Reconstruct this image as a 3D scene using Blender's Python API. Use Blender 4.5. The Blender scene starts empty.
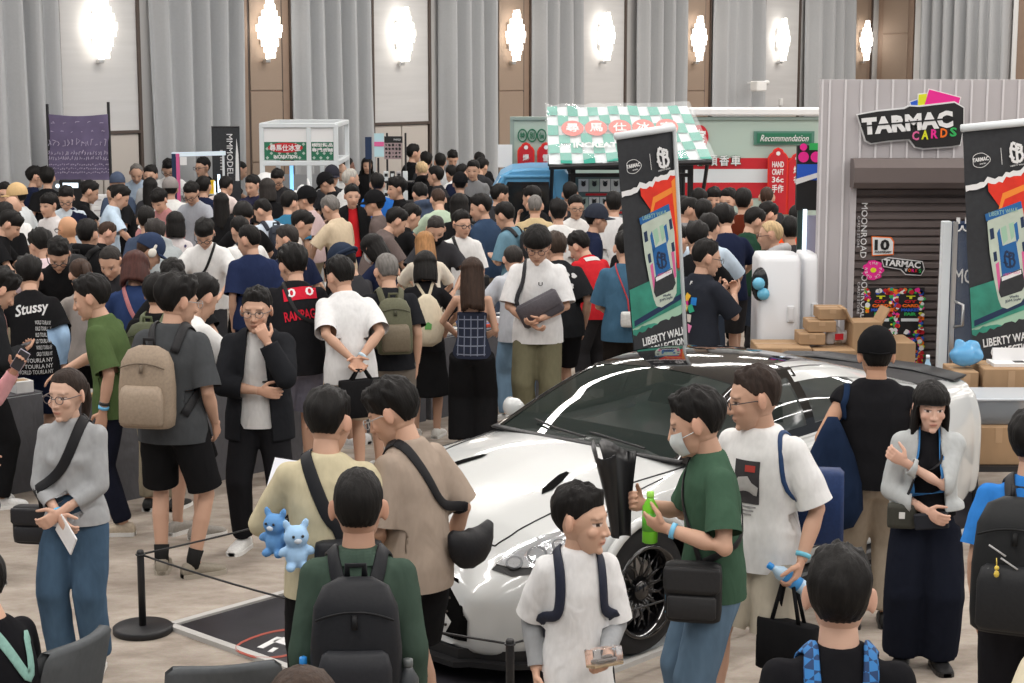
import bpy, math, random
import numpy as np
from mathutils import Vector, Matrix
from mathutils.bvhtree import BVHTree
D = bpy.data
S = bpy.context.scene
COL = S.collection
RNG = random.Random(7)
pi = math.pi
                # --- camera model
FPX, CX, CY, HC = 1750.0, 512.0, 341.5, 3.2
PITCH = math.atan(273.5 / FPX)
cP, sP = math.cos(PITCH), math.sin(PITCH)
def ray(u, v):
 x, y = (u - CX) / FPX, -(v - CY) / FPX
 return np.array([x, cP + y * sP, -sP + y * cP])
def at_z(u, v, z):
 d = ray(u, v)
 return np.array([0, 0, HC]) + d * ((z - HC) / d[2])
def at_y(u, v, Y):
 d = ray(u, v)
 return np.array([0, 0, HC]) + d * (Y / d[1])
def proj(p):
 x, y, z = p[0], p[1], p[2] - HC
 dep = y * cP - z * sP
 return CX + FPX * x / dep, CY - FPX * (y * sP + z * cP) / dep
                # --- properties
def tag(o, label=None, cat=None, group=None, kind=None):
 if label:
  o['label'] = label
 if cat:
  o['category'] = cat
 if group:
  o['group'] = group
 if kind:
  o['kind'] = kind
 return o
def empty(name, loc=(0, 0, 0), rz=0.0, sc=1.0):
 o = D.objects.new(name, None)
 COL.objects.link(o)
 o.location = loc
 o.rotation_euler = (0, 0, rz)
 o.scale = (sc, sc, sc)
 o.empty_display_size = 0.1
 return o
def thing(name, label, cat, loc=(0, 0, 0), rz=0.0, group=None, sc=1.0):
 return tag(empty(name, loc, rz, sc), label, cat, group)
                # --- materials
MATS = {}
def mat(name, col=(.5, .5, .5), rough=.6, metal=0.0, emit=0.0, alpha=1.0, trans=0.0, ior=1.45, coat=0.0, spec=None, noise=0.0, nscale=60.0, bump=0.0, bscale=None, bdist=.01):
 """a plain surface, its colour mottled by noise when asked"""
 if name in MATS:
  return MATS[name]
 m = D.materials.new(name)
 m.use_nodes = True
 nt = m.node_tree
 b = nt.nodes['Principled BSDF']
 c4 = (*col, 1)
 b.inputs['Base Color'].default_value = c4
 b.inputs['Roughness'].default_value = rough
 b.inputs['Metallic'].default_value = metal
 b.inputs['IOR'].default_value = ior
 b.inputs['Coat Weight'].default_value = coat
 b.inputs['Coat Roughness'].default_value = .05
 if spec is not None:
  b.inputs['Specular IOR Level'].default_value = spec
 if alpha < 1:
  b.inputs['Alpha'].default_value = alpha
 if trans:
  b.inputs['Transmission Weight'].default_value = trans
 if emit:
  b.inputs['Emission Color'].default_value = c4
  b.inputs['Emission Strength'].default_value = emit
 if noise or bump:
  tc = nt.nodes.new('ShaderNodeTexCoord')
  nz = nt.nodes.new('ShaderNodeTexNoise')
  nz.inputs['Scale'].default_value = nscale
  nz.inputs['Detail'].default_value = 4
  nt.links.new(tc.outputs['Object'], nz.inputs['Vector'])
  if noise:
   mx = nt.nodes.new('ShaderNodeMix')
   mx.data_type = 'RGBA'
   mx.inputs[6].default_value = tuple(max(0, c * (1 - noise)) for c in col) + (1,)
   mx.inputs[7].default_value = tuple(min(1, c * (1 + noise)) for c in col) + (1,)
   nt.links.new(nz.outputs['Fac'], mx.inputs[0])
   nt.links.new(mx.outputs[2], b.inputs['Base Color'])
  if bump:
   bp = nt.nodes.new('ShaderNodeBump')
   bp.inputs['Strength'].default_value = bump
   bp.inputs['Distance'].default_value = bdist
   if bscale:
    n2 = nt.nodes.new('ShaderNodeTexNoise')
    n2.inputs['Scale'].default_value = bscale
    nt.links.new(tc.outputs['Object'], n2.inputs['Vector'])
    nt.links.new(n2.outputs['Fac'], bp.inputs['Height'])
   else:
    nt.links.new(nz.outputs['Fac'], bp.inputs['Height'])
   nt.links.new(bp.outputs['Normal'], b.inputs['Normal'])
 MATS[name] = m
 return m
def nodes(name):
 m = D.materials.new(name)
 m.use_nodes = True
 MATS[name] = m
 return m, m.node_tree, m.node_tree.nodes['Principled BSDF']
def make_tinted():
 """materials whose colour is the object's own colour: cloth, denim, hair, leather; skin multiplies it with the face colours"""
 for nm, rough, nsc, amt, stretch in (('cloth', .92, 45, .06, (1, 1, .45)), ('denim', .9, 9, .30, (1, 1, .35)), ('hair', .55, 55, .35, (1, 1, .25)), ('nylon', .55, 70, .12, (1, 1, 1)), ('plastic', .35, 20, .04, (1, 1, 1)), ('card', .8, 12, .07, (1, 1, .3))):
  m, nt, b = nodes(nm)
  b.inputs['Roughness'].default_value = rough
  b.inputs['Specular IOR Level'].default_value = {'plastic': .5, 'nylon': .25, 'hair': .16, 'card': .2}.get(nm, .06)
  oi = nt.nodes.new('ShaderNodeObjectInfo')
  tc = nt.nodes.new('ShaderNodeTexCoord')
  mp = nt.nodes.new('ShaderNodeMapping')
  mp.inputs['Scale'].default_value = stretch
  nz = nt.nodes.new('ShaderNodeTexNoise')
  nz.inputs['Scale'].default_value = nsc
  nz.inputs['Detail'].default_value = 3
  nt.links.new(tc.outputs['Object'], mp.inputs['Vector'])
  nt.links.new(mp.outputs['Vector'], nz.inputs['Vector'])
  mr = nt.nodes.new('ShaderNodeMapRange')
  mr.inputs['From Min'].default_value = .25
  mr.inputs['From Max'].default_value = .75
  mr.inputs['To Min'].default_value = 1 - amt
  mr.inputs['To Max'].default_value = 1 + amt
  nt.links.new(nz.outputs['Fac'], mr.inputs['Value'])
  vm = nt.nodes.new('ShaderNodeVectorMath')
  vm.operation = 'SCALE'
  nt.links.new(oi.outputs['Color'], vm.inputs[0])
  nt.links.new(mr.outputs['Result'], vm.inputs['Scale'])
  nt.links.new(vm.outputs['Vector'], b.inputs['Base Color'])
  bp = nt.nodes.new('ShaderNodeBump')
  if nm in ('cloth', 'denim'):
   n2 = nt.nodes.new('ShaderNodeTexNoise')
   n2.inputs['Scale'].default_value = 7
   n2.inputs['Detail'].default_value = 1.5
   n2.inputs['Distortion'].default_value = .8
   mp2 = nt.nodes.new('ShaderNodeMapping')
   mp2.inputs['Scale'].default_value = (1.3, 1.3, .75)
   mp2.inputs['Rotation'].default_value = (.3, .5, 0)
   nt.links.new(tc.outputs['Object'], mp2.inputs['Vector'])
   nt.links.new(mp2.outputs['Vector'], n2.inputs['Vector'])
   nt.links.new(n2.outputs['Fac'], bp.inputs['Height'])
   bp.inputs['Strength'].default_value = .5
   bp.inputs['Distance'].default_value = .025
  elif nm == 'hair':
   nt.links.new(nz.outputs['Fac'], bp.inputs['Height'])
   bp.inputs['Strength'].default_value = .6
   bp.inputs['Distance'].default_value = .01
  else:
   nt.links.new(nz.outputs['Fac'], bp.inputs['Height'])
   bp.inputs['Strength'].default_value = .15
   bp.inputs['Distance'].default_value = .004
  nt.links.new(bp.outputs['Normal'], b.inputs['Normal'])
 m, nt, b = nodes('skin')
 b.inputs['Roughness'].default_value = .55
 b.inputs['Specular IOR Level'].default_value = .35
 b.inputs['Subsurface Weight'].default_value = 0.0
 oi = nt.nodes.new('ShaderNodeObjectInfo')
 va = nt.nodes.new('ShaderNodeVertexColor')
 va.layer_name = 'tone'
 vm = nt.nodes.new('ShaderNodeVectorMath')
 vm.operation = 'MULTIPLY'
 nt.links.new(oi.outputs['Color'], vm.inputs[0])
 nt.links.new(va.outputs['Color'], vm.inputs[1])
 nt.links.new(vm.outputs['Vector'], b.inputs['Base Color'])
make_tinted()
                # --- mesh building
def nrm(a):
 a = np.asarray(a, float)
 return a / max(1e-9, np.linalg.norm(a))
def rotx(t):
 c, s = math.cos(t), math.sin(t)
 return np.array([[1, 0, 0], [0, c, -s], [0, s, c]])
def roty(t):
 c, s = math.cos(t), math.sin(t)
 return np.array([[c, 0, s], [0, 1, 0], [-s, 0, c]])
def rotz(t):
 c, s = math.cos(t), math.sin(t)
 return np.array([[c, -s, 0], [s, c, 0], [0, 0, 1]])
class MB:
 def __init__(s):
  s.v, s.f, s.m, s.n = [], [], [], 0
 def add(s, v, f, m=0):
  v = np.asarray(v, float).reshape(-1, 3)
  s.v.append(v)
  s.f += [tuple(i + s.n for i in q) for q in f]
  s.m += [m] * len(f)
  s.n += len(v)
  return s
 def grid(s, g, m=0, closed_u=False, closed_v=False):
  """g: array (nu, nv, 3)"""
  nu, nv = g.shape[:2]
  f = []
  for i in range(nu if closed_u else nu - 1):
   for j in range(nv if closed_v else nv - 1):
    a, b = i, (i + 1) % nu
    c, d = j, (j + 1) % nv
    f.append((a * nv + c, b * nv + c, b * nv + d, a * nv + d))
  return s.add(g.reshape(-1, 3), f, m)
 def tube(s, pts, rad, seg=12, side=None, m=0, cap=True, sq=2.0):
  pts = [np.asarray(p, float) for p in pts]
  n = len(pts)
  if not isinstance(rad, (list, tuple)):
   rad = [rad] * n
  rings = []
  px = None
  for i in range(n):
   t = nrm(pts[min(i + 1, n - 1)] - pts[max(i - 1, 0)])
   if side is not None:
    x = np.asarray(side[i] if isinstance(side, list) else side, float)
   elif px is not None:
    x = px
   else:
    x = np.array([1.0, 0, 0]) if abs(t[0]) < .8 else np.array([0, 1.0, 0])
   x = nrm(x - t * np.dot(x, t))
   px = x
   y = np.cross(t, x)
   r = rad[i]
   rx, ry = r if isinstance(r, (list, tuple)) else (r, r)
   a = np.arange(seg) * 2 * pi / seg
   ca, sa = np.cos(a), np.sin(a)
   if sq != 2.0:
    ca = np.sign(ca) * np.abs(ca) ** (2 / sq)
    sa = np.sign(sa) * np.abs(sa) ** (2 / sq)
   rings.append(pts[i] + np.outer(ca * rx, x) + np.outer(sa * ry, y))
  v = np.concatenate(rings)
  f = []
  for i in range(n - 1):
   for j in range(seg):
    k = (j + 1) % seg
    f.append((i * seg + j, i * seg + k, (i + 1) * seg + k, (i + 1) * seg + j))
  if cap:
   f.append(tuple(range(seg - 1, -1, -1)))
   f.append(tuple((n - 1) * seg + j for j in range(seg)))
  return s.add(v, f, m)
 def ball(s, c, r, R=None, seg=14, m=0):
  if not isinstance(r, (list, tuple)):
   r = (r, r, r)
  v, f = [], []
  nr = seg // 2
  v.append((0, 0, -1))
  for i in range(1, nr):
   t = -pi / 2 + pi * i / nr
   for j in range(seg):
    a = 2 * pi * j / seg
    v.append((math.cos(t) * math.cos(a), math.cos(t) * math.sin(a), math.sin(t)))
  v.append((0, 0, 1))
  top = len(v) - 1
  for j in range(seg):
   k = (j + 1) % seg
   f.append((0, 1 + k, 1 + j))
   f.append((top, top - seg + j, top - seg + k))
  for i in range(nr - 2):
   for j in range(seg):
    k = (j + 1) % seg
    a = 1 + i * seg
    f.append((a + j, a + k, a + seg + k, a + seg + j))
  v = np.array(v) * np.array(r)
  if R is not None:
   v = v @ np.asarray(R).T
  return s.add(v + np.asarray(c, float), f, m)
 def box(s, c, size, R=None, m=0, bev=0.0):
  """a box, its edges chamfered when bev > 0"""
  hx, hy, hz = size[0] / 2, size[1] / 2, size[2] / 2
  if bev <= 0:
   v = np.array([(x, y, z) for x in (-hx, hx) for y in (-hy, hy) for z in (-hz, hz)])
   f = [(0, 1, 3, 2), (4, 6, 7, 5), (0, 4, 5, 1), (2, 3, 7, 6), (0, 2, 6, 4), (1, 5, 7, 3)]
  else:
   b = min(bev, .49 * min(size))
   v, ix = [], {}
   for sx in (-1, 1):
    for sy in (-1, 1):
     for sz in (-1, 1):
      for k in range(3):
       p = [sx * (hx - b), sy * (hy - b), sz * (hz - b)]
       p[k] = (sx * hx, sy * hy, sz * hz)[k]
       ix[(sx, sy, sz, k)] = len(v)
       v.append(p)
   v = np.array(v)
   f = []
   for k in range(3):
    i, j = [(1, 2), (0, 2), (0, 1)][k]
    for sg in (-1, 1):
     q = []
     for a, bb in ((-1, -1), (1, -1), (1, 1), (-1, 1)):
      t = [0, 0, 0]
      t[k] = sg
      t[i] = a
      t[j] = bb
      q.append(ix[(*t, k)])
     f.append(tuple(q if (sg > 0) == (k != 1) else q[::-1]))
   for k in range(3):
    i, j = [(1, 2), (0, 2), (0, 1)][k]
    for a in (-1, 1):
     for bb in (-1, 1):
      q = []
      for sg in (-1, 1):
       t = [0, 0, 0]
       t[k] = sg
       t[i] = a
       t[j] = bb
       q.append((ix[(*t, i)], ix[(*t, j)]))
      f.append((q[0][0], q[1][0], q[1][1], q[0][1]))
   for sx in (-1, 1):
    for sy in (-1, 1):
     for sz in (-1, 1):
      f.append(tuple(ix[(sx, sy, sz, k)] for k in range(3)))
  if R is not None:
   v = v @ np.asarray(R).T
  return s.add(v + np.asarray(c, float), f, m)
 def prism(s, poly, h0, h1, m=0, axis='z', R=None, t=(0, 0, 0)):
  """a flat outline pushed through from h0 to h1; axis 'y': the outline is (x, z)"""
  n = len(poly)
  if axis == 'z':
   v = [(x, y, h0) for x, y in poly] + [(x, y, h1) for x, y in poly]
  elif axis == 'y':
   v = [(x, h0, y) for x, y in poly] + [(x, h1, y) for x, y in poly]
  else:
   v = [(h0, x, y) for x, y in poly] + [(h1, x, y) for x, y in poly]
  f = [tuple(range(n - 1, -1, -1)), tuple(range(n, 2 * n))] + [(i, (i + 1) % n, n + (i + 1) % n, n + i) for i in range(n)]
  v = np.array(v, float)
  if R is not None:
   v = v @ np.asarray(R).T
  return s.add(v + np.asarray(t, float), f, m)
 def torus(s, c, R, r, ax=None, seg=24, sr=8, m=0, sy=1.0):
  ax = np.eye(3) if ax is None else np.asarray(ax)
  g = np.zeros((seg, sr, 3))
  for i in range(seg):
   a = 2 * pi * i / seg
   for j in range(sr):
    b = 2 * pi * j / sr
    g[i, j] = ((R + r * math.cos(b)) * math.cos(a), (R + r * math.cos(b)) * math.sin(a) * sy, r * math.sin(b))
  g = g @ ax.T + np.asarray(c, float)
  return s.grid(g, m, True, True)
 def arr(s):
  return np.concatenate(s.v) if s.v else np.zeros((0, 3))
 def mesh(s, name, smooth=False):
  me = D.meshes.new(name)
  me.from_pydata(s.arr().tolist(), [], s.f)
  me.polygons.foreach_set('material_index', s.m)
  if smooth:
   me.polygons.foreach_set('use_smooth', [True] * len(s.f))
  me.validate()
  fixn(me)
  return me
 def build(s, name, mats, parent=None, smooth=False, col=None, auto=None):
  me = s.mesh(name, smooth)
  return link(name, me, mats, parent, col, auto)
import bmesh
def fixn(me):
 bm = bmesh.new()
 bm.from_mesh(me)
 bmesh.ops.recalc_face_normals(bm, faces=bm.faces)
 bm.to_mesh(me)
 bm.free()
def link(name, me, mats, parent=None, col=None, auto=None):
 if not isinstance(mats, (list, tuple)):
  mats = [mats]
 if not me.materials:
  for m in mats:
   me.materials.append(MATS[m] if isinstance(m, str) else m)
 o = D.objects.new(name, me)
 COL.objects.link(o)
 if parent is not None:
  o.parent = parent
 if col is not None:
  o.color = (*col, 1)
 if auto:
  md = o.modifiers.new('edges', 'EDGE_SPLIT')
  md.split_angle = math.radians(auto)
 return o
def quadmesh(name, V, Q, smooth=True, tone=None):
 me = D.meshes.new(name)
 n = len(Q)
 k = Q.shape[1]
 me.vertices.add(len(V))
 me.vertices.foreach_set('co', np.ascontiguousarray(V, np.float32).ravel())
 me.loops.add(n * k)
 me.loops.foreach_set('vertex_index', np.ascontiguousarray(Q, np.int32).ravel())
 me.polygons.add(n)
 me.polygons.foreach_set('loop_start', np.arange(0, n * k, k, dtype=np.int32))
 me.update(calc_edges=True)
 if smooth:
  me.polygons.foreach_set('use_smooth', [True] * n)
 if tone is not None:
  a = me.color_attributes.new('tone', 'FLOAT_COLOR', 'POINT')
  a.data.foreach_set('color', np.c_[tone, np.ones(len(V))].astype(np.float32).ravel())
 return me
def lap(V, Q, it, w=.5):
 k = Q.shape[1]
 e = np.concatenate([np.c_[Q[:, i], Q[:, (i + 1) % k]] for i in range(k)])
 e = np.concatenate([e, e[:, ::-1]])
 n = len(V)
 deg = np.bincount(e[:, 0], minlength=n).astype(float)
 deg[deg == 0] = 1
 for _ in range(it):
  acc = np.stack([np.bincount(e[:, 0], weights=V[e[:, 1], c], minlength=n) for c in range(3)], 1)
  V = V + w * (acc / deg[:, None] - V)
 return V
def vnormals(V, Q):
 k = Q.shape[1]
 fn = np.cross(V[Q[:, 2]] - V[Q[:, 0]], V[Q[:, (3 if k == 4 else 1)]] - V[Q[:, 1]])
 n = np.zeros_like(V)
 for i in range(k):
  for c in range(3):
   n[:, c] += np.bincount(Q[:, i], weights=fn[:, c], minlength=len(V))
 return n / np.maximum(1e-12, np.linalg.norm(n, axis=1))[:, None]
def remesh(mb, vox, it=2):
 """one closed skin around everything in mb: (vertices, quads)"""
 me = D.meshes.new('tmp')
 me.from_pydata(mb.arr().tolist(), [], mb.f)
 o = D.objects.new('tmp', me)
 COL.objects.link(o)
 md = o.modifiers.new('r', 'REMESH')
 md.mode = 'VOXEL'
 md.voxel_size = vox
 md.adaptivity = 0
 dg = bpy.context.evaluated_depsgraph_get()
 ev = o.evaluated_get(dg)
 m2 = ev.to_mesh()
 V = np.zeros(len(m2.vertices) * 3, np.float32)
 m2.vertices.foreach_get('co', V)
 V = V.reshape(-1, 3).astype(float)
 Q = np.zeros(len(m2.loops), np.int32)
 m2.loops.foreach_get('vertex_index', Q)
 Q = Q.reshape(-1, 4)
 ev.to_mesh_clear()
 D.objects.remove(o)
 D.meshes.remove(me)
 return (lap(V, Q, it) if it else V), Q
def vnoise(P, seed=0):
 """smooth value noise in -1..1 at every row of P"""
 P = P + seed * 17.31
 i = np.floor(P).astype(np.int64)
 f = P - i
 f = f * f * (3 - 2 * f)
 r = np.zeros(len(P))
 for dx in (0, 1):
  for dy in (0, 1):
   for dz in (0, 1):
    h = (i[:, 0] + dx) * 374761393 + (i[:, 1] + dy) * 668265263 + (i[:, 2] + dz) * 2147483647
    h = (h ^ (h >> 13)) * 1274126177 & 0x7fffffff
    h = ((h ^ (h >> 16)) & 0xffff) / 32767.5 - 1
    w = (f[:, 0] if dx else 1 - f[:, 0]) * (f[:, 1] if dy else 1 - f[:, 1]) * (f[:, 2] if dz else 1 - f[:, 2])
    r += w * h
 return r
def sstep(a, b, x):
 t = np.clip((x - a) / (b - a), 0, 1)
 return t * t * (3 - 2 * t)
def interp(x, xs, ys):
 return np.interp(x, xs, ys)
def text_mesh(txt, size=1.0, font=None, extrude=.01, shear=0.0, bold=0.0, spacing=1.0, res=2):
 """outline lettering as arrays: (vertices, faces), centred on its own box, in the x-y plane"""
 cu = D.curves.new('t', 'FONT')
 cu.body = txt
 cu.size = size
 cu.extrude = extrude
 cu.shear = shear
 cu.offset = bold
 cu.resolution_u = res
 cu.space_character = spacing
 cu.align_x = 'CENTER'
 cu.align_y = 'CENTER'
 o = D.objects.new('t', cu)
 COL.objects.link(o)
 ev = o.evaluated_get(bpy.context.evaluated_depsgraph_get())
 me = ev.to_mesh()
 V = np.array([v.co for v in me.vertices]) if len(me.vertices) else np.zeros((0, 3))
 Fc = [tuple(p.vertices) for p in me.polygons]
 ev.to_mesh_clear()
 D.objects.remove(o)
 D.curves.remove(cu)
 if len(V):
  V[:, :2] -= (V[:, :2].min(0) + V[:, :2].max(0)) / 2
 return V, Fc
def fit_text(mb, txt, w, h, M, t, m=0, extrude=.004, keep=False, **k):
 """lettering fitted to w x h (h None: natural), M the 3x3 frame (right, up, out), t the centre"""
 V, Fc = text_mesh(txt, 1.0, extrude=extrude, **k)
 if not len(V):
  return
 s = V.max(0) - V.min(0)
 sx = w / max(s[0], 1e-6)
 sy = sx if h is None else h / max(s[1], 1e-6)
 if keep:
  sx = sy = min(sx, sy)
 V = V * np.array([sx, sy, 1.0])
 mb.add(V @ np.asarray(M).T + np.asarray(t, float), Fc, m)
                # --- people
SKIN = (.56, .34, .24)
BLACKH = (.0095, .0085, .008)
CACHE = {}
ARMS = {  # hand from the shoulder (out, forward, up), elbow pole, palm direction, finger curl, hand direction
 'down': ((.035, .05, -.51), (.25, -1, 0), (-1, .2, 0), 22, None),
 'loose': ((.05, .13, -.47), (.35, -1, 0), (-1, .1, .1), 28, None),
 'phone': ((-.11, .26, -.20), (.7, -.3, -1), (-.2, -.4, 1), 38, None),
 'table': ((.02, .34, -.33), (1, -.3, -.1), (0, 0, -1), 22, None),
 'reach': ((.02, .44, -.22), (1, -.2, -.4), (0, 0, -1), 18, None),
 'waist': ((-.12, .19, -.38), (1, -.5, -.2), (-.4, -1, .2), 35, None),
 'behind': ((-.13, -.17, -.43), (1, -.5, 0), (.2, -1, .2), 40, None),
 'chin': ((-.08, .19, .10), (.5, .2, -1), (-.2, -1, 0), 45, None),
 'eat': ((-.10, .22, .02), (.6, .1, -1), (-.3, -1, .2), 50, None),
 'fold': ((-.20, .20, -.26), (1, .1, -.5), (0, -1, 0), 25, None),
 'strap': ((-.02, .16, -.12), (.7, -.3, -1), (-.5, -1, 0), 50, None),
 'hip': ((.10, .06, -.42), (1, -.6, 0), (-1, 0, 0), 30, None),
}
HSC = 1.16
def ik(A, B, la, lb, pole):
 d = B - A
 L = np.linalg.norm(d)
 mx = (la + lb) * .995
 if L > mx:
  B = A + d / L * mx
  L = mx
  d = B - A
 u = d / L
 p = nrm(pole - u * np.dot(pole, u))
 x = (la * la - lb * lb + L * L) / (2 * L)
 h = math.sqrt(max(0, la * la - x * x))
 return A + u * x + p * h, B
def make_pose(sex='m', lean=6, twist=0, hy=0, hp=12, hr=0, hs=1.0, L='down', R='down', fl=(-.10, .0), fr=(.10, .02), yl=8, yr=-8, pz=0.0, slim=1.0):
 J = {'sex': sex, 'slim': slim, 'hs': HSC * hs}
 zs = np.linspace(.70, 1.56, 87)
 ang = np.radians(lean) * sstep(.86, 1.30, zs)
 tw = np.radians(twist) * sstep(.95, 1.35, zs)
 pts = np.zeros((87, 3))
 i0 = 22  # z = .92, the hip line
 pts[i0] = (0, 0, .92)
 dz = zs[1] - zs[0]
 for i in range(i0 + 1, 87):
  t = tw[i]
  pts[i] = pts[i - 1] + dz * np.array([-math.sin(t) * math.sin(ang[i]), math.cos(t) * math.sin(ang[i]), math.cos(ang[i])])
 for i in range(i0 - 1, -1, -1):
  pts[i] = pts[i + 1] - np.array([0, 0, dz])
 back = -math.sin(math.radians(lean)) * .18   # hips go back when the chest goes forward
 pts[:, 1] += back
 pts[:, 2] -= pz
 def sp(z):
  k = min(86, max(0, (z - .70) / dz))
  i = min(85, int(k))
  w = k - i
  c = pts[i] * (1 - w) + pts[i + 1] * w
  a = ang[i] * (1 - w) + ang[i + 1] * w
  t = tw[i] * (1 - w) + tw[i + 1] * w
  return c, rotz(t) @ rotx(-a)
 J['sp'] = sp
 shw = (.166 if sex == 'm' else .146) * slim
 J['shw'] = shw
 cc, CR = sp(1.40)
 J['cR'] = CR
 for s, arm, k in ((1, R, 'R'), (-1, L, 'L')):
  a = ARMS[arm] if isinstance(arm, str) else arm
  a = tuple(a) + (None,) * (5 - len(a))
  sh = cc + CR @ np.array([s * shw, -.005, -.022])
  flip = np.array([s, 1, 1])
  tgt = sh + CR @ (np.array(a[0]) * flip)
  el, wr = ik(sh, tgt, .285, .255, CR @ (np.array(a[1], float) * flip))
  fd = nrm(wr - el)
  hd = nrm(CR @ (np.array(a[4], float) * flip)) if a[4] is not None else fd
  n = CR @ (np.array(a[2], float) * flip)
  n = nrm(n - hd * np.dot(n, hd))
  J['sh' + k], J['el' + k], J['wr' + k] = sh, el, wr
  J['hd' + k], J['pn' + k], J['cu' + k] = hd, n, a[3] if a[3] is not None else 25
  J['ha' + k] = wr + hd * .09 + n * .03
 for s, f, yw, k in ((1, fr, yr, 'R'), (-1, fl, yl, 'L')):
  pc, PR = sp(.92)
  hip = pc + np.array([s * .088, 0, -.02])
  ft = np.array([f[0], f[1], .085 if len(f) < 3 else f[2]])
  yd = np.array([-math.sin(math.radians(yw)), math.cos(math.radians(yw)), 0])
  kn, an = ik(hip, ft, .435, .405, yd + np.array([0, 0, .15]))
  J['hip' + k], J['kn' + k], J['an' + k], J['fy' + k] = hip, kn, an, yd
 N, NR = sp(1.475)
 J['N'] = N
 HR = rotz(math.radians(hy + twist)) @ rotx(-math.radians(hp)) @ roty(math.radians(hr))
 piv = N + NR @ np.array([0, .012, .052])
 J['piv'] = piv
 J['HR'] = HR
 J['H'] = piv + HR @ np.array([0, .018, .086 * hs])
 J['top'] = J['H'] + HR @ np.array([0, -.012, .118]) * J['hs']
 return J
# ---- the head, in its own frame: face to +y, centre between the ears
HCN = np.array([0, -.012, .02])
HRD = np.array([.077, .098, .096])
def head_arrays(kind, vox):
 key = ('head', kind, vox)
 if key in CACHE:
  return CACHE[key]
 m = MB()
 f = kind in ('f', 'b')
 jw = .88 if f else 1.0
 m.ball(HCN, tuple(HRD), seg=28)
 m.tube([(0, .022, .03), (0, .026, 0), (0, .031, -.035), (0, .036, -.07), (0, .042, -.098), (0, .05, -.118)], [(.066, .066), (.068 * jw, .066), (.066 * jw, .062), (.057 * jw, .054), (.042 * jw, .042), (.02, .024)], seg=24, side=(1, 0, 0))
 m.tube([(0, -.015, -.02), (0, -.018, -.06), (0, -.02, -.085)], [.058, .050 if f else .053, .035], seg=20, side=(1, 0, 0))
 m.ball((0, .076, -.104), (.019, .014, .014))
 for s in (-1, 1):
  m.ball((s * .036, .062, -.028), (.026, .022, .024))
  m.ball((s * .026, .078, .024), (.026, .009, .007) if not f else (.024, .006, .005))
  m.ball((s * .083, -.014, -.004), (.009, .021, .034), rotz(-s * .5))
 m.tube([(0, .087, .012), (0, .098, -.012), (0, .108, -.034), (0, .096, -.042)], [.008, .0095, .013, .012] if not f else [.006, .0075, .0105, .010], seg=12, side=(1, 0, 0))
 for s in (-1, 1):
  m.ball((s * .0125, .094, -.037), (.009, .010, .008))
 m.ball((0, .087, -.064), (.023, .009, .0065))
 m.ball((0, .085, -.074), (.020, .009, .0065))
 V, Q = remesh(m, vox, 2)
 for s in (-1, 1):
  d = np.sqrt(((V[:, 0] - s * .032) / .02) ** 2 + ((V[:, 2] - .004) / .012) ** 2)
  w = np.exp(-d ** 2) * (V[:, 1] > .04)
  V[:, 1] -= w * .005
 x, y, z = V.T
 tone = np.ones((len(V), 3))
 fr = (y > .045)
 def paint(w, c):
  nonlocal tone
  w = np.clip(w, 0, 1)[:, None]
  tone = tone * (1 - w) + np.array(c) * w
 paint(.35 * np.exp(-(((np.abs(x) - .038) / .022) ** 2 + ((z + .03) / .02) ** 2)) * fr, (1.0, .78, .74))
 for s in (-1, 1):
  ex, ez = (x - s * .032), (z - .002)
  alm = (ex / .0170) ** 2 + (ez / (.0075 if f else .0064)) ** 2
  paint((alm < 1.0) * fr * .95, (1.15, 1.45, 1.75))
  paint((((ex + s * .001) / .0075) ** 2 + (ez / .0075) ** 2 < 1) * (alm < 1.3) * fr, (.05, .05, .05))
  paint((np.abs(ez - .0055) < .0030) * (np.abs(ex) < .017) * fr * .8, (.10, .09, .09))
  bz = z - (.0245 - (.05 if f else .09) * np.abs(ex - s * .004))
  paint(np.exp(-(bz / .0042) ** 2) * (np.abs(ex - s * .001) < .021) * fr * (.45 if f else .7), (.10, .10, .10))
 paint(np.exp(-(((x) / .021) ** 4 + ((z + .069) / .0085) ** 4)) * fr * .75, (.85, .50, .50) if f else (.80, .56, .54))
 paint((np.abs(z + .0688) < .0025) * (np.abs(x) < .021) * fr * .6, (.35, .22, .22))
 for s in (-1, 1):
  paint(np.exp(-(((x - s * .0065) / .004) ** 2 + ((z + .043) / .003) ** 2)) * fr * .6, (.35, .22, .2))
 paint(.25 * (np.abs(x) > .074), (1.05, .75, .7))
 CACHE[key] = (V, Q, tone)
 return CACHE[key]
HAIR = {
 'short': dict(t=(.028, .015, .022), l=(30, 16, -2, 8, -44), mess=.38),
 'fade': dict(t=(.024, .007, .010), l=(36, 22, 2, 10, -34), mess=.4),
 'crew': dict(t=(.016, .007, .009), l=(38, 24, 0, 8, -42), mess=.15),
 'fringe': dict(t=(.030, .018, .020), l=(12, 4, -8, 4, -46), mess=.4),
 'bowl': dict(t=(.032, .026, .020), l=(4, 2, -2, -16, -44), mess=.12),
 'messy': dict(t=(.036, .022, .024), l=(20, 8, -10, -4, -50), mess=.6),
 'buzz': dict(t=(.006, .004, .005), l=(40, 24, 0, 8, -40), mess=.05),
 'thin': dict(t=(.004, .008, .010), l=(58, 34, -6, -18, -46), mess=.1),
 'bob': dict(t=(.024, .022, .024), l=(10, 2, 0, 0, 0), mess=.12, z=-.13),
 'long': dict(t=(.020, .018, .020), l=(30, 10, 0, 0, 0), mess=.12, z=-.30),
 'bangs': dict(t=(.024, .022, .022), l=(8, 0, 0, 0, 0), mess=.12, z=-.27),
 'undercap': dict(t=(.004, .010, .013), l=(12, 6, -6, 4, -44), mess=.1),
 'tied': dict(t=(.014, .010, .014), l=(36, 18, -4, -16, -40), mess=.1),
}
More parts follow.
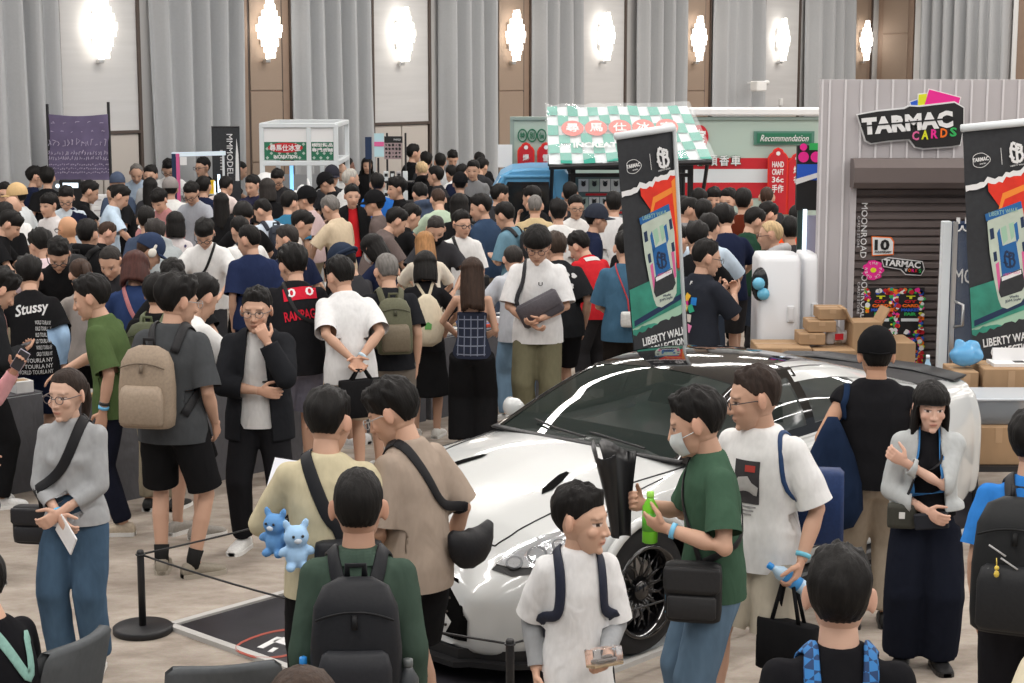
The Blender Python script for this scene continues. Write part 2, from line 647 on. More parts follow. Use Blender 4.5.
def hair_arrays(style, q):
 key = ('hair', style, q)
 if key in CACHE:
  return CACHE[key]
 h = HAIR[style]
 na, ns = ((64, 18), (44, 12), (28, 8))[2 - q] if q < 3 else (64, 18)
 if q == 0:
  na, ns = 28, 8
 az = np.linspace(-pi, pi, na, endpoint=False)
 A = np.degrees(np.abs(az))
 lim = np.interp(A, [0, 36, 60, 80, 102, 125, 180], [h['l'][0], h['l'][0] - 1, h['l'][1], h['l'][2], h['l'][3], h['l'][4], h['l'][4]])
 zl = h.get('z')
 jag = vnoise(np.c_[az * 7, az * 0 + 3, az * 0], 5) * (2 + 6 * h['mess'])
 lim = lim + jag * .6
 fall = np.zeros(na)
 if zl:
  w = sstep(52, 80, A)
  fall = w * (HCN[2] - zl) * (1 + .05 * vnoise(np.c_[az * 3, az, az * 0], 9))
 rows = []
 tt = np.linspace(0, 1, ns)
 for s in tt:
  e = np.radians(90 - s * (90 - lim))
  tk = np.interp(A, [0, 60, 95, 180], [h['t'][0] * 1.0, h['t'][1] * 1.15, h['t'][1], h['t'][2]])
  tk = h['t'][0] + (tk - h['t'][0]) * sstep(.15, .75, np.full(na, s))
  tp = .35 if style in ('bowl', 'bob', 'long', 'bangs') else .9
  tk = tk * (1 - tp * sstep(.55 if tp > .5 else .85, 1, np.full(na, s)))
  P = np.c_[np.sin(az), np.cos(az), np.zeros(na)]
  ce = np.cos(e)[:, None] * P
  nz = .8 * vnoise(np.c_[ce[:, 0] * 3.2, ce[:, 1] * 3.2, np.full(na, s * 2.0)], 3) + .9 * vnoise(np.c_[ce[:, 0] * 9, ce[:, 1] * 9, np.full(na, s * 4.0)], 8)
  tk = tk * (1 + h['mess'] * nz) + .0015 * np.sin(az * 23 + s * 9)
  R = HRD[None, :] + tk[:, None]
  rows.append(HCN + np.c_[P[:, 0] * np.cos(e) * R[:, 0], P[:, 1] * np.cos(e) * R[:, 1], np.sin(e) * R[:, 2]])
 if zl:
  last = rows[-1]
  for k in range(1, 9):
   w = k / 8
   p = last.copy()
   p[:, 2] -= fall * w
   out = 1 + .10 * math.sin(w * 2.4) - .06 * w
   p[:, 0] *= out * (1 + .04 * np.sin(az * 15 + 2 * w))
   p[:, 1] = p[:, 1] * (1 + .05 * math.sin(w * 3)) - .006 * w + .004 * np.sin(az * 17) * w
   rows.append(p)
 no = len(rows)
 inner = []
 for r in rows[::-1]:
  c = np.array([0, -.012, 0])
  v = r - c
  v[:, 2] = 0
  L = np.linalg.norm(v, axis=1)[:, None]
  u = v / np.maximum(L, 1e-6)
  rr = r - u * np.minimum(L * .6, .03)
  rr[:, 2] += .004
  inner.append(rr)
 G = np.array(rows + inner[:max(3, no // 2)])
 m = MB()
 m.grid(G, closed_v=True)
 if style == 'tied':
  m.tube([(0, -.10, .02), (0, -.145, .01), (.0, -.155, -.06), (.01, -.14, -.16), (.015, -.13, -.22)], [.018, .026, .026, .02, .006], seg=10)
 CACHE[key] = (m.arr(), m.f)
 return CACHE[key]
def cap_arrays(style):
 key = ('cap', style)
 if key in CACHE:
  return CACHE[key]
 m = MB()
 na = 40
 az = np.linspace(-pi, pi, na, endpoint=False)
 rows = []
 for e in np.radians([90, 80, 66, 50, 34, 18, 6, -4, -8]):
  k = .022 if e > .3 else .018
  rows.append(HCN + np.c_[np.sin(az) * math.cos(e) * (HRD[0] + k), np.cos(az) * math.cos(e) * (HRD[1] + k), np.full(na, math.sin(e) * (HRD[2] + k + .006) + .012)])
 for r in rows[::-1][:4]:
  p = r.copy()
  p[:, :2] = p[:, :2] * .92
  rows = rows + [p]
 m.grid(np.array(rows), closed_v=True)
 m.ball((0, -.012, .147), (.008, .008, .005))
 if style == 'cap':
  g = []
  for i in range(9):
   t = i / 8
   a = np.linspace(-1.15, 1.15, 15)
   rr = 1 + t * .75 * np.cos(a) ** .8
   g.append(np.c_[np.sin(a) * (HRD[0] + .018), -.012 + np.cos(a) * (HRD[1] + .014) * rr, .034 - .010 * t - .018 * np.abs(a) ** 2 * .6])
  g = np.array(g)
  b = g[::-1].copy()
  b[:, :, 2] -= .006
  m.grid(np.concatenate([g, b]))
 elif style == 'beret':
  m.torus((0, -.012, .045), .108, .016, sy=1.15)
 elif style == 'strapcap':   # seen from behind: adjuster opening
  m.tube([(-.05, -.115, .022), (0, -.135, .016), (.05, -.115, .022)], [(.004, .010)] * 3, seg=8, side=(0, 0, 1))
  g = []
  for i in range(9):
   t = i / 8
   a = np.linspace(-1.15, 1.15, 15)
   rr = 1 + t * .75 * np.cos(a) ** .8
   g.append(np.c_[np.sin(a) * (HRD[0] + .018), -.012 + np.cos(a) * (HRD[1] + .014) * rr, .034 - .010 * t - .018 * np.abs(a) ** 2 * .6])
  g = np.array(g)
  b = g[::-1].copy()
  b[:, :, 2] -= .006
  m.grid(np.concatenate([g, b]))
 CACHE[key] = (m.arr(), m.f)
 return CACHE[key]
# ---- bodies and clothes
def hand_mb(J, k, s):
 m = MB()
 W, d, n, cu = J['wr' + k], J['hd' + k], J['pn' + k], math.radians(J['cu' + k])
 th = nrm(np.cross(d, n)) * s
 fa = nrm(J['wr' + k] - J['el' + k])
 m.tube([W - fa * .07, W - fa * .02, W + d * .02, W + d * .055, W + d * .092], [(.031, .024), (.027, .021), (.030, .018), (.040, .016), (.041, .013)], seg=14, side=th)
 for off, ln in zip((.030, .0105, -.010, -.0295), (.074, .082, .076, .06)):
  p = W + d * .086 + th * off
  ps, rs = [p], [.0105]
  for i, fr in enumerate((.45, .32, .23)):
   a = cu * (i + .6)
   dr = d * math.cos(a) + n * math.sin(a) + th * off * 1.2
   p = p + nrm(dr) * ln * fr
   ps.append(p)
   rs.append(.0098 - .0012 * i)
  m.tube(ps, rs, seg=8, side=th)
  m.ball(ps[-1], rs[-1], seg=8)
 p0 = W + d * .03 + th * .026
 d1 = nrm(d * .55 + th * .75 + n * .35)
 d2 = nrm(d * .85 + th * .25 + n * (.3 + .3 * math.sin(cu)))
 p1 = p0 + d1 * .042
 p2 = p1 + d2 * .034
 p3 = p2 + nrm(d2 + n * .2) * .024
 m.tube([p0, p1, p2, p3], [.016, .0125, .0105, .008], seg=8, side=n)
 m.ball(p3, .008, seg=8)
 return m
def body_arrays(J, q, kind):
 m = MB()
 sp = J['sp']
 f = J['sex'] == 'f'
 w = J['slim']
 zs = [.80, .88, .95, 1.05, 1.18, 1.28, 1.36, 1.42, 1.47]
 rx = [.13, .155, .15, .122, .135, .15, .15, .10, .06] if not f else [.13, .16, .15, .112, .122, .132, .125, .085, .05]
 ry = [.085, .105, .10, .085, .095, .10, .09, .065, .055] if not f else [.085, .11, .10, .08, .088, .095, .085, .06, .048]
 fr = [sp(z) for z in zs]
 m.tube([c for c, _ in fr], [(a * w, b) for a, b in zip(rx, ry)], seg=20, side=[R[:, 0] for _, R in fr])
 nr = .058 if not f else .048
 m.tube([sp(1.42)[0], J['N'], J['piv'], J['piv'] + J['HR'] @ np.array([0, .005, .05])], [nr + .016, nr + .004, nr - .002, nr - .004], seg=18)
 g = 1.0 if not f else .82
 for k in 'LR':
  sh, el, wr = J['sh' + k], J['el' + k], J['wr' + k]
  inn = sp(1.38)[0] * .35 + sh * .65
  m.tube([inn, sh, sh * .6 + el * .4, el, el * .65 + wr * .35, wr], [.048 * g, .047 * g, .045 * g, .038 * g, .041 * g, .026 * g], seg=14)
  m.ball(sh, (.055 if J.get('bare') else .047) * g)
  m.ball(el, .039 * g)
  hp, kn, an = J['hip' + k], J['kn' + k], J['an' + k]
  m.tube([hp, hp * .6 + kn * .4, kn, kn * .65 + an * .35 + np.array([0, -.012, 0]), an], [.078, .068, .047, .050, .034], seg=14)
  m.ball(kn, .048)
  m.tube([an + np.array([0, 0, .03]), an - np.array([0, 0, .03]) + J['fy' + k] * .02, an + J['fy' + k] * .10 - np.array([0, 0, .05])], [.036, .036, .028], seg=10)
  if q < 2:
   h = hand_mb(J, k, 1 if k == 'R' else -1)
   m.add(h.arr(), h.f)
 V, Q = remesh(m, (.021, .015, .010)[q], 2)
 T = np.ones((len(V), 3))
 out = [(V, Q, T)]
 if q == 2:
  for k in 'LR':
   V2, Q2 = remesh(hand_mb(J, k, 1 if k == 'R' else -1), .0055, 1)
   out.append((V2, Q2, np.tile([1.0, .95, .93], (len(V2), 1))))
 hv, hq, ht = head_arrays(kind, (.011, .0075, .0045)[q])
 out.append((hv * J['hs'] @ J['HR'].T + J['H'], hq, ht))
 n, Vs, Qs, Ts = 0, [], [], []
 for V, Q, T in out:
  Vs.append(V)
  Qs.append(Q + n)
  Ts.append(T)
  n += len(V)
 return np.concatenate(Vs), np.concatenate(Qs), np.concatenate(Ts)
def fold(V, Q, amp, seed, tight=1.0):
 N = vnormals(V, Q)
 P = V * np.array([8, 8, 4]) * tight
 P[:, 2] += V[:, 0] * 5
 n = vnoise(P, seed) * .6 + .5 * vnoise(np.c_[V[:, 0] * 12 + V[:, 2] * 8, V[:, 1] * 12, V[:, 2] * 10 - V[:, 0] * 5] * tight, seed + 3)
 return V + N * (amp * n)[:, None]
def cut(V, Q, p, d, rad):
 """open the cloth at the plane through p: a clean hem or cuff"""
 C = V[Q].mean(1) - p
 h = C @ d
 near = np.linalg.norm(C - np.outer(h, d), axis=1) < rad
 gone = near & (h > 0) & (h < .12)
 if not gone.any():
  return V, Q
 e = np.intersect1d(Q[~gone].ravel(), Q[gone].ravel())
 V = V.copy()
 V[e] -= np.outer((V[e] - p) @ d, d)
 return V, Q[~gone]
TOPS = {  # hem z, widths of the rings, sleeve end (0 none, <1 of the upper arm, <2 of the forearm), sleeve radius
 'tee': dict(hem=.84, e=0.0, sl=.78, sr=.082),
 'oversize': dict(hem=.53, e=.016, sl=.94, sr=.080),
 'boxy': dict(hem=.81, e=.013, sl=.92, sr=.086),
 'tucked': dict(hem=.96, e=-.004, sl=.78, sr=.08),
 'long': dict(hem=.84, e=.004, sl=1.93, sr=.060),
 'rolled': dict(hem=.88, e=.012, sl=1.62, sr=.062),
 'hoodie': dict(hem=.86, e=.022, sl=1.95, sr=.068, hood=True),
 'sleeves': dict(hem=.86, e=-.014, sl=1.9, sr=.052),
 'inner': dict(hem=.84, e=-.012, sl=.0, sr=0),
 'innertucked': dict(hem=.96, e=-.014, sl=.0, sr=0),
 'tank': dict(hem=.85, e=.006, sl=.14, sr=.075),
 'cami': dict(hem=.86, e=-.012, sl=0, sr=0, low=1.27),
 'jacket': dict(hem=.76, e=.026, sl=1.93, sr=.066, open=.075),
 'cropped': dict(hem=1.00, e=.022, sl=1.90, sr=.064, open=.085),
 'vest': dict(hem=.86, e=.022, sl=.10, sr=.075),
}
def top_arrays(J, q, typ, seed=1):
 t = TOPS[typ]
 m = MB()
 sp = J['sp']
 f = J['sex'] == 'f'
 w = J['slim']
 e = t['e']
 zs = [t['hem'], .92, 1.05, 1.16, 1.27, 1.36, 1.415, 1.455, 1.483]
 rx = [.198, .194, .174, .168, .174, .172, .142, .104, .072]
 ry = [.146, .143, .128, .124, .126, .110, .090, .080, .068]
 if f:
  rx = [.192, .186, .148, .146, .152, .148, .120, .088, .062]
  ry = [.150, .142, .116, .112, .120, .104, .084, .070, .058]
 if t['hem'] < .7:
  rx[0] += .035
  ry[0] += .03
 if t['hem'] >= .92:
  zs[1] = t['hem'] + .03
 if t.get('low'):
  zs, rx, ry = zs[:5], rx[:5], ry[:5]
  zs[4] = t['low']
 cuts = [(sp(zs[0])[0], -sp(zs[0])[1][:, 2], .4)]
 zs[0] -= .03
 fr = [sp(z) for z in zs]
 m.tube([c for c, _ in fr], [((a + e) * w, b + e * .8) for a, b in zip(rx, ry)], seg=24, side=[R[:, 0] for _, R in fr])
 if f and not t.get('low'):
  c, R = sp(1.25)
  for s in (-1, 1):
   m.ball(c + R @ np.array([s * .065, .075, 0]), (.062, .058, .062), R)
 for k in 'LR':
  if not t['sl']:
   continue
  sh, el, wr = J['sh' + k], J['el' + k], J['wr' + k]
  inn = sp(1.375)[0] * .4 + sh * .6
  r0 = .062 if not f else .054
  r0 += e * .5
  sr = t['sr'] * (1 if not f else .9)
  if t['sl'] < 1:
   end = sh + (el - sh) * t['sl']
   dd = nrm(el - sh)
   if t['sl'] > .3:
    cuts.append((end, dd, sr * 1.5))
   m.tube([inn, sh, (sh + end) / 2, end, end + dd * .035], [r0, r0, (r0 + sr) / 2 + .002, sr, sr], seg=16)
  else:
   end = el + (wr - el) * (t['sl'] - 1)
   m.tube([inn, sh, (sh + el) / 2, el], [r0, r0, (r0 + sr) / 2, sr], seg=16)
   dd = nrm(wr - el)
   cuts.append((end, dd, sr * 1.4))
   m.tube([el, (el + end) / 2, end, end + dd * .03], [sr, sr * .93, sr * .78, sr * .78], seg=16)
   m.ball(el, sr)
  m.ball(sh, r0)
 if t.get('hood'):
  c, R = sp(1.46)
  m.tube([c + R @ np.array([-.10, .05, .015]), c + R @ np.array([-.10, -.06, .03]), c + R @ np.array([0, -.12, .02]), c + R @ np.array([.10, -.06, .03]), c + R @ np.array([.10, .05, .015])], [.025, .045, .055, .045, .025], seg=12)
 V, Q = remesh(m, (.028, .021, .013)[q], 3 if q else 2)
 V = fold(V, Q, (.006, .007, .0075)[q], seed)
 for p, d, r in cuts:
  V, Q = cut(V, Q, p, d, r)
 c0, R0 = sp(t['hem'])
 C = V[Q].mean(1)
 keep = np.ones(len(Q), bool)
 if t.get('open'):
  c, R = sp(1.2)
  loc = (C - c) @ R
  top = (sp(1.47)[0] - c) @ R
  wid = t['open'] * np.interp(loc[:, 2], [-.45, 0, .2], [1.5, 1.0, .75])
  keep &= ~((np.abs(loc[:, 0]) < wid) & (loc[:, 1] > .0))
  low = (C - c0) @ R0
  keep &= ~(low[:, 2] < .0)
  edge = np.intersect1d(Q[keep].ravel(), Q[~keep].ravel())
  lv = (V - c) @ R
  lv0 = (V - c0) @ R0
  fe = edge[(lv[edge, 1] > .02) & (lv0[edge, 2] > .03)]
  we = t['open'] * np.interp(lv[fe, 2], [-.45, 0, .2], [1.5, 1.0, .75])
  lv[fe, 0] = np.sign(lv[fe, 0]) * np.where(np.abs(np.abs(lv[fe, 0]) - we) < .03, we, np.abs(lv[fe, 0]))
  V = lv @ R.T + c
  Q = Q[keep]
 return V, Q
BOTTOMS = {
 'pants': dict(end=.98, r=(.110, .090, .074), e=0),
 'slim': dict(end=.97, r=(.104, .080, .064), e=0),
 'straight': dict(end=.97, r=(.112, .096, .086), e=.004),
 'wide': dict(end=.985, r=(.125, .122, .125), e=.008),
 'shorts': dict(end=-.10, r=(.118, .108, .105), e=.006),
 'skirt': dict(hem=.42, e=.01),
}
def bottom_arrays(J, q, typ, seed=2):
 b = BOTTOMS[typ]
 m = MB()
 sp = J['sp']
 e = b['e']
 f = J['sex'] == 'f'
 zs = [.79, .86, .93, 1.0, 1.05]
 rx = [.13, .168, .166, .150, .140] if not f else [.13, .166, .162, .132, .115]
 ry = [.09, .114, .112, .102, .094] if not f else [.09, .118, .112, .096, .082]
 fr = [sp(z) for z in zs]
 m.tube([c for c, _ in fr], [(a + e, c + e) for a, c in zip(rx, ry)], seg=22, side=[R[:, 0] for _, R in fr])
 cuts = []
 if typ == 'skirt':
  c0, R = sp(.9)
  mid = (J['anL'] + J['anR']) / 2
  p1 = np.array([c0[0] * .4 + mid[0] * .6, c0[1] * .4 + mid[1] * .6, b['hem']])
  m.tube([c0, c0 * .5 + p1 * .5, p1], [(.18, .13), (.205, .165), (.235, .20)], seg=24, side=(1, 0, 0))
 else:
  for k in 'LR':
   hp, kn, an = J['hip' + k], J['kn' + k], J['an' + k]
   r = b['r']
   hp2 = hp + np.array([0, 0, -.02])
   if b['end'] < 0:
    end = kn + (hp - kn) * -b['end']
    dd = nrm(kn - hp)
    cuts.append((end, dd, r[2] * 1.35))
    m.tube([hp, (hp + end) / 2, end, end + dd * .04], [r[0] - .006, r[1] + .004, r[2], r[2]], seg=18)
   else:
    end = kn + (an - kn) * b['end']
    m.tube([hp2, hp * .5 + kn * .5, kn, (kn + end) / 2, end], [r[0] - .006, (r[0] + r[1]) / 2, r[1], (r[1] + r[2]) / 2, r[2]], seg=18)
    m.ball(kn, r[1])
 V, Q = remesh(m, (.028, .022, .014)[q], 3 if q else 2)
 V = fold(V, Q, .006 if q < 2 else .007, seed, .9)
 for p, d, rr in cuts:
  V, Q = cut(V, Q, p, d, rr)
 return V, Q
def shoe_arrays():
 if 'shoe' in CACHE:
  return CACHE['shoe']
 m = MB()
 ys = [-.075, -.06, -.02, .03, .09, .14, .18, .195]
 hs = [.06, .085, .095, .09, .07, .058, .045, .03]
 ws = [.028, .037, .04, .042, .049, .05, .042, .024]
 rows = []
 for y, h, w in zip(ys, hs, ws):
  a = np.linspace(0, 2 * pi, 18, endpoint=False)
  x = np.sign(np.cos(a)) * np.abs(np.cos(a)) ** .75 * w
  z = np.maximum(h / 2 + np.sign(np.sin(a)) * np.abs(np.sin(a)) ** .8 * h / 2, 0)
  rows.append(np.c_[x, np.full(18, y), z])
 g = np.array(rows)
 m.grid(g, 0, closed_v=True)
 m.f += [tuple(range(17, -1, -1)), tuple(7 * 18 + i for i in range(18))]
 m.m += [0, 0]
 s = MB()
 pts = [(w * 1.10 * c, y) for y, w, c in [(ys[i], ws[i], 1) for i in range(8)]] + [(-ws[i] * 1.10, ys[i]) for i in range(7, -1, -1)]
 s.prism(pts, 0, .026, m=1)
 CACHE['shoe'] = (m, s)
 return CACHE['shoe']
def arrays_mesh(name, V, F):
 me = D.meshes.new(name)
 me.from_pydata(V.tolist(), [], F)
 me.polygons.foreach_set('use_smooth', [True] * len(F))
 me.update()
 return me
def cached_mesh(key, fn):
 if key not in CACHE:
  CACHE[key] = fn()
 return CACHE[key]
class Person:
 pass
NPERS = [0]
def person(label, spot, face=0, pose=None, h=1.72, sex='m', kind=None, top=('tee', (.5, .5, .5)), bottom=('pants', (.03, .03, .035)), hair='short', hc=BLACKH, skin=SKIN, shoes=(.75, .75, .74), sole=(.8, .8, .78), cap=None, glasses=None, mask=None, inner=None, phones=None, q=1, group=None, socks=None, fabric='cloth', bfab='cloth', seed=None):
 """spot: ('head', u, v) the top of the head in the photograph, or ('feet', x, y)"""
 pose = pose or {}
 kind = kind or sex
 pk = (sex, tuple(sorted((k, str(v)) for k, v in pose.items())))
 J = cached_mesh(('pose', pk), lambda: make_pose(sex, **pose))
 if seed is None:
  NPERS[0] += 1
  sd = NPERS[0] % 3
 else:
  sd = seed
 sc = h / 1.74
 rz = math.radians(face)
 if spot[0] == 'head':
  t = J['top'] * sc
  ht = .02 * sc if hair not in (None, 'buzz', 'thin') or cap else 0
  p = at_z(spot[1], spot[2], t[2] + ht)
  o = rotz(rz) @ t
  loc = (p[0] - o[0], p[1] - o[1], 0)
 else:
  loc = (spot[1], spot[2], 0)
 P = Person()
 root = thing('person', label, 'person', loc, rz, group, sc)
 P.root, P.J, P.sc, P.q = root, J, sc, q
 P.M = Matrix.Translation(loc) @ Matrix.Rotation(rz, 4, 'Z') @ Matrix.Scale(sc, 4)
 P.body = link('body', cached_mesh(('body', pk, kind, q), lambda: quadmesh('body', *body_arrays(J, q, kind)[:2], tone=body_arrays_last(J, q, kind))), 'skin', root, skin)
 if hair and cap:
  hair = 'undercap'
 if hair:
  V, Fc = hair_arrays(hair, q)
  P.hair = link('hair', cached_mesh(('hairm', hair, q), lambda: arrays_mesh('hair', V, Fc)), 'hair', root, hc)
  seat(P.hair, J)
 if cap:
  V, Fc = cap_arrays(cap[0])
  c = link('cap', cached_mesh(('capm', cap[0]), lambda: arrays_mesh('cap', V, Fc)), 'cloth', root, cap[1])
  seat(c, J)
 if inner:
  ik_ = ('top', pk, inner[0], q, 0)
  link('undershirt', cached_mesh(ik_, lambda: quadmesh('undershirt', *top_arrays(J, q, inner[0]))), fabric, root, inner[1])
 P.top = None
 if top:
  tk = ('top', pk, top[0], q, sd)
  nm = {'jacket': 'jacket', 'cropped': 'cardigan', 'hoodie': 'hoodie', 'tank': 'vest', 'cami': 'camisole', 'long': 'shirt', 'rolled': 'shirt', 'vest': 'waistcoat'}.get(top[0], 't_shirt')
  P.top = link(nm, cached_mesh(tk, lambda: quadmesh(nm, *top_arrays(J, q, top[0], 1 + sd))), top[2] if len(top) > 2 else fabric, root, top[1])
  if TOPS[top[0]].get('open'):
   md = P.top.modifiers.new('thickness', 'SOLIDIFY')
   md.thickness = .012
   md.offset = 1
 bk = ('bot', pk, bottom[0], q, sd)
 bn = {'shorts': 'shorts', 'skirt': 'skirt'}.get(bottom[0], 'trousers')
 P.bottom = link(bn, cached_mesh(bk, lambda: quadmesh(bn, *bottom_arrays(J, q, bottom[0], 2 + sd))), bfab, root, bottom[1])
 if shoes:
  up, so = shoe_arrays()
  for k in 'LR':
   y = J['fy' + k]
   s = link('shoe', cached_mesh('shoem', lambda: up.mesh('shoe', True)), 'nylon', root, shoes)
   a = J['an' + k]
   s.location = (a[0], a[1], a[2] - .085)
   s.rotation_euler = (0, 0, math.atan2(-y[0], y[1]))
   if q:
    s2 = link('sole', cached_mesh('solem', lambda: so.mesh('sole')), 'plastic', s, sole)
   if socks:
    mb = MB()
    mb.tube([a + np.array([0, 0, -.03]), a + np.array([0, -.002, .02]), a * .8 + J['kn' + k] * .2], [.042, .041, .045], seg=14)
    mb.build('sock', 'cloth', root, True, socks)
 if glasses:
  g = link('glasses', cached_mesh(('glm', q), lambda: glasses_mb(q).mesh('glasses', True)), 'plastic', root, glasses)
  seat(g, J)
 if mask:
  mm = cached_mesh('maskm', lambda: mask_mb().mesh('mask', True))
  seat(link('face_mask', mm, 'cloth', root, mask), J)
 if phones:
  mm = cached_mesh('phonesm', lambda: phones_mb().mesh('headphones', True))
  seat(link('headphones', mm, 'plastic', root, phones), J)
 return P
_last = {}
def body_arrays_last(J, q, kind):
 k = (id(J), q, kind)
 return _last[k]
_ba = body_arrays
def body_arrays(J, q, kind):
 r = _ba(J, q, kind)
 _last[(id(J), q, kind)] = r[2]
 return r
def seat(o, J):
 M = np.eye(4)
 M[:3, :3] = J['HR'] * J['hs']
 M[:3, 3] = J['H']
 o.matrix_local = Matrix(M.tolist())
def glasses_mb(q):
 m = MB()
 r = .0022 if q == 2 else .0035
 ax = np.array([[1, 0, 0], [0, 0, 1], [0, 1, 0]]).T.astype(float)
 for s in (-1, 1):
  m.torus((s * .034, .106, .0), .0225, r, ax=np.array([[1, 0, 0], [0, 0, -1], [0, .85, 0]]), seg=22, sr=6)
  m.tube([(s * .057, .102, .006), (s * .076, .085, .008), (s * .088, .01, .008), (s * .088, -.02, -.004)], r, seg=6)
 m.tube([(-.012, .107, .004), (0, .112, .006), (.012, .107, .004)], r, seg=6)
 return m
def mask_mb():
 m = MB()
 g = []
 for i in range(9):
  t = i / 8
  z = -.018 - .092 * t
  a = np.linspace(-1.3, 1.3, 17)
  w = np.interp(t, [0, .5, 1], [.074, .07, .048])
  dp = np.interp(t, [0, .3, .7, 1], [.066, .082, .072, .052])
  g.append(np.c_[np.sin(a) * w, .034 + np.cos(a) * dp, np.full(17, z) + .008 * np.abs(a)])
 g = np.array(g)
 b = g[::-1].copy()
 b[:, :, 1] -= .004
 m.grid(np.concatenate([g, b, g[:1]]))
 for s in (-1, 1):
  m.tube([(s * .07, .05, -.03), (s * .083, .01, -.02), (s * .088, -.02, -.01)], .002, seg=5)
 return m
def phones_mb():
 m = MB()
 for s in (-1, 1):
  m.ball((s * .094, -.008, -.004), (.018, .034, .038))
 pts = [(math.sin(a) * .098, -.012, .02 + math.cos(a) * .125) for a in np.linspace(-1.6, 1.6, 15)]
 m.tube(pts, [(.012, .004)] * 15, seg=8, side=(0, 1, 0))
 return m
                # --- the hall
ALF = math.radians(42.8)
RH = np.array([math.sin(ALF), math.cos(ALF), 0])
LH = np.array([-math.cos(ALF), math.sin(ALF), 0])
RZ = pi / 2 - ALF          # turns local x onto RH and local y onto LH
WB = 23.0                  # how far along LH the back wall stands
def rm(a, b, z=0.0):
 return RH * a + LH * b + np.array([0, 0, z])
def ab(p):
 return float(np.dot(p, RH)), float(np.dot(p, LH))
def on_wall(u, v, b=WB):
 """the point of the plane b = const seen at the pixel: (a, z)"""
 d = ray(u, v)
 t = b / np.dot(d, LH)
 p = d * t
 return float(np.dot(p, RH)), float(p[2] + HC)
def wa(u, b=WB, v=60):
 return on_wall(u, v, b)[0]
RM = np.stack([RH, LH, np.array([0, 0, 1])], 1)   # columns: room axes
def rbox(mb, a0, a1, b0, b1, z0, z1, m=0, bev=0):
 mb.box(rm((a0 + a1) / 2, (b0 + b1) / 2, (z0 + z1) / 2), (abs(a1 - a0), abs(b1 - b0), z1 - z0), RM, m, bev)
def structure(name, mb, mats, smooth=False):
 o = mb.build(name, mats, None, smooth)
 o['kind'] = 'structure'
 return o
def carpet():
 m, nt, b = nodes('carpet')
 tc = nt.nodes.new('ShaderNodeTexCoord')
 mp = nt.nodes.new('ShaderNodeMapping')
 mp.inputs['Rotation'].default_value = (0, 0, -RZ)
 mp.inputs['Scale'].default_value = (1.6, 3.2, 1)
 n1 = nt.nodes.new('ShaderNodeTexNoise')
 n1.inputs['Scale'].default_value = 1.6
 n1.inputs['Detail'].default_value = 7
 n1.inputs['Roughness'].default_value = .65
 n2 = nt.nodes.new('ShaderNodeTexNoise')
 n2.inputs['Scale'].default_value = 90
 cr = nt.nodes.new('ShaderNodeValToRGB')
 cr.color_ramp.elements[0].position = .36
 cr.color_ramp.elements[0].color = (.30, .25, .205, 1)
 cr.color_ramp.elements[1].position = .62
 cr.color_ramp.elements[1].color = (.47, .41, .35, 1)
 mx = nt.nodes.new('ShaderNodeMix')
 mx.data_type = 'RGBA'
 mx.blend_type = 'MULTIPLY'
 mx.inputs[0].default_value = .25
 nt.links.new(tc.outputs['Object'], mp.inputs['Vector'])
 nt.links.new(mp.outputs['Vector'], n1.inputs['Vector'])
 nt.links.new(tc.outputs['Object'], n2.inputs['Vector'])
 nt.links.new(n1.outputs['Fac'], cr.inputs['Fac'])
 nt.links.new(cr.outputs['Color'], mx.inputs[6])
 nt.links.new(n2.outputs['Color'], mx.inputs[7])
 nt.links.new(mx.outputs[2], b.inputs['Base Color'])
 b.inputs['Roughness'].default_value = .95
 bp = nt.nodes.new('ShaderNodeBump')
 bp.inputs['Strength'].default_value = .3
 bp.inputs['Distance'].default_value = .004
 nt.links.new(n2.outputs['Fac'], bp.inputs['Height'])
 nt.links.new(bp.outputs['Normal'], b.inputs['Normal'])
carpet()
m_ = MB()
rbox(m_, -6, 50, -12, WB + .3, -.1, 0)
structure('floor', m_, 'carpet')
mat('wall paint', (.50, .495, .49), .8)
mat('fabric panel', (.56, .555, .55), .85, noise=.10, nscale=3)
for nd in [n for n in MATS['fabric panel'].node_tree.nodes if n.type == 'TEX_NOISE']:
 mpn = MATS['fabric panel'].node_tree.nodes.new('ShaderNodeMapping')
 mpn.inputs['Scale'].default_value = (.25, .25, 4)
 lk = nd.inputs['Vector'].links[0]
 MATS['fabric panel'].node_tree.links.new(lk.from_socket, mpn.inputs['Vector'])
 MATS['fabric panel'].node_tree.links.new(mpn.outputs['Vector'], nd.inputs['Vector'])
mat('dark trim', (.075, .055, .045), .5)
mat('bronze frame', (.27, .19, .14), .5, noise=.1, nscale=8)
mat('bronze panel', (.30, .225, .17), .6, noise=.06, nscale=40)
mat('door leaf', (.50, .46, .42), .6)
mat('lamp glass', (1, .95, .88), .3, emit=4)
mat('steel', (.6, .6, .6), .3, 1)
mat('ceiling paint', (.55, .54, .52), .9)
mat('curtain cloth', (.42, .43, .44), .9, noise=.06, nscale=30)
a_l, a_r = wa(-60), wa(868)
m_ = MB()
rbox(m_, a_l - 14, a_r + .3, WB, WB + .3, 0, 7.2)
structure('wall_back', m_, 'wall paint')
m_ = MB()
rbox(m_, a_r, a_r + .3, WB - 20, WB, 0, 7.2)
structure('wall_right', m_, 'wall paint')
m_ = MB()
rbox(m_, -6, a_r + .3, -12, WB + .3, 7.2, 7.4)
structure('ceiling', m_, 'ceiling paint')
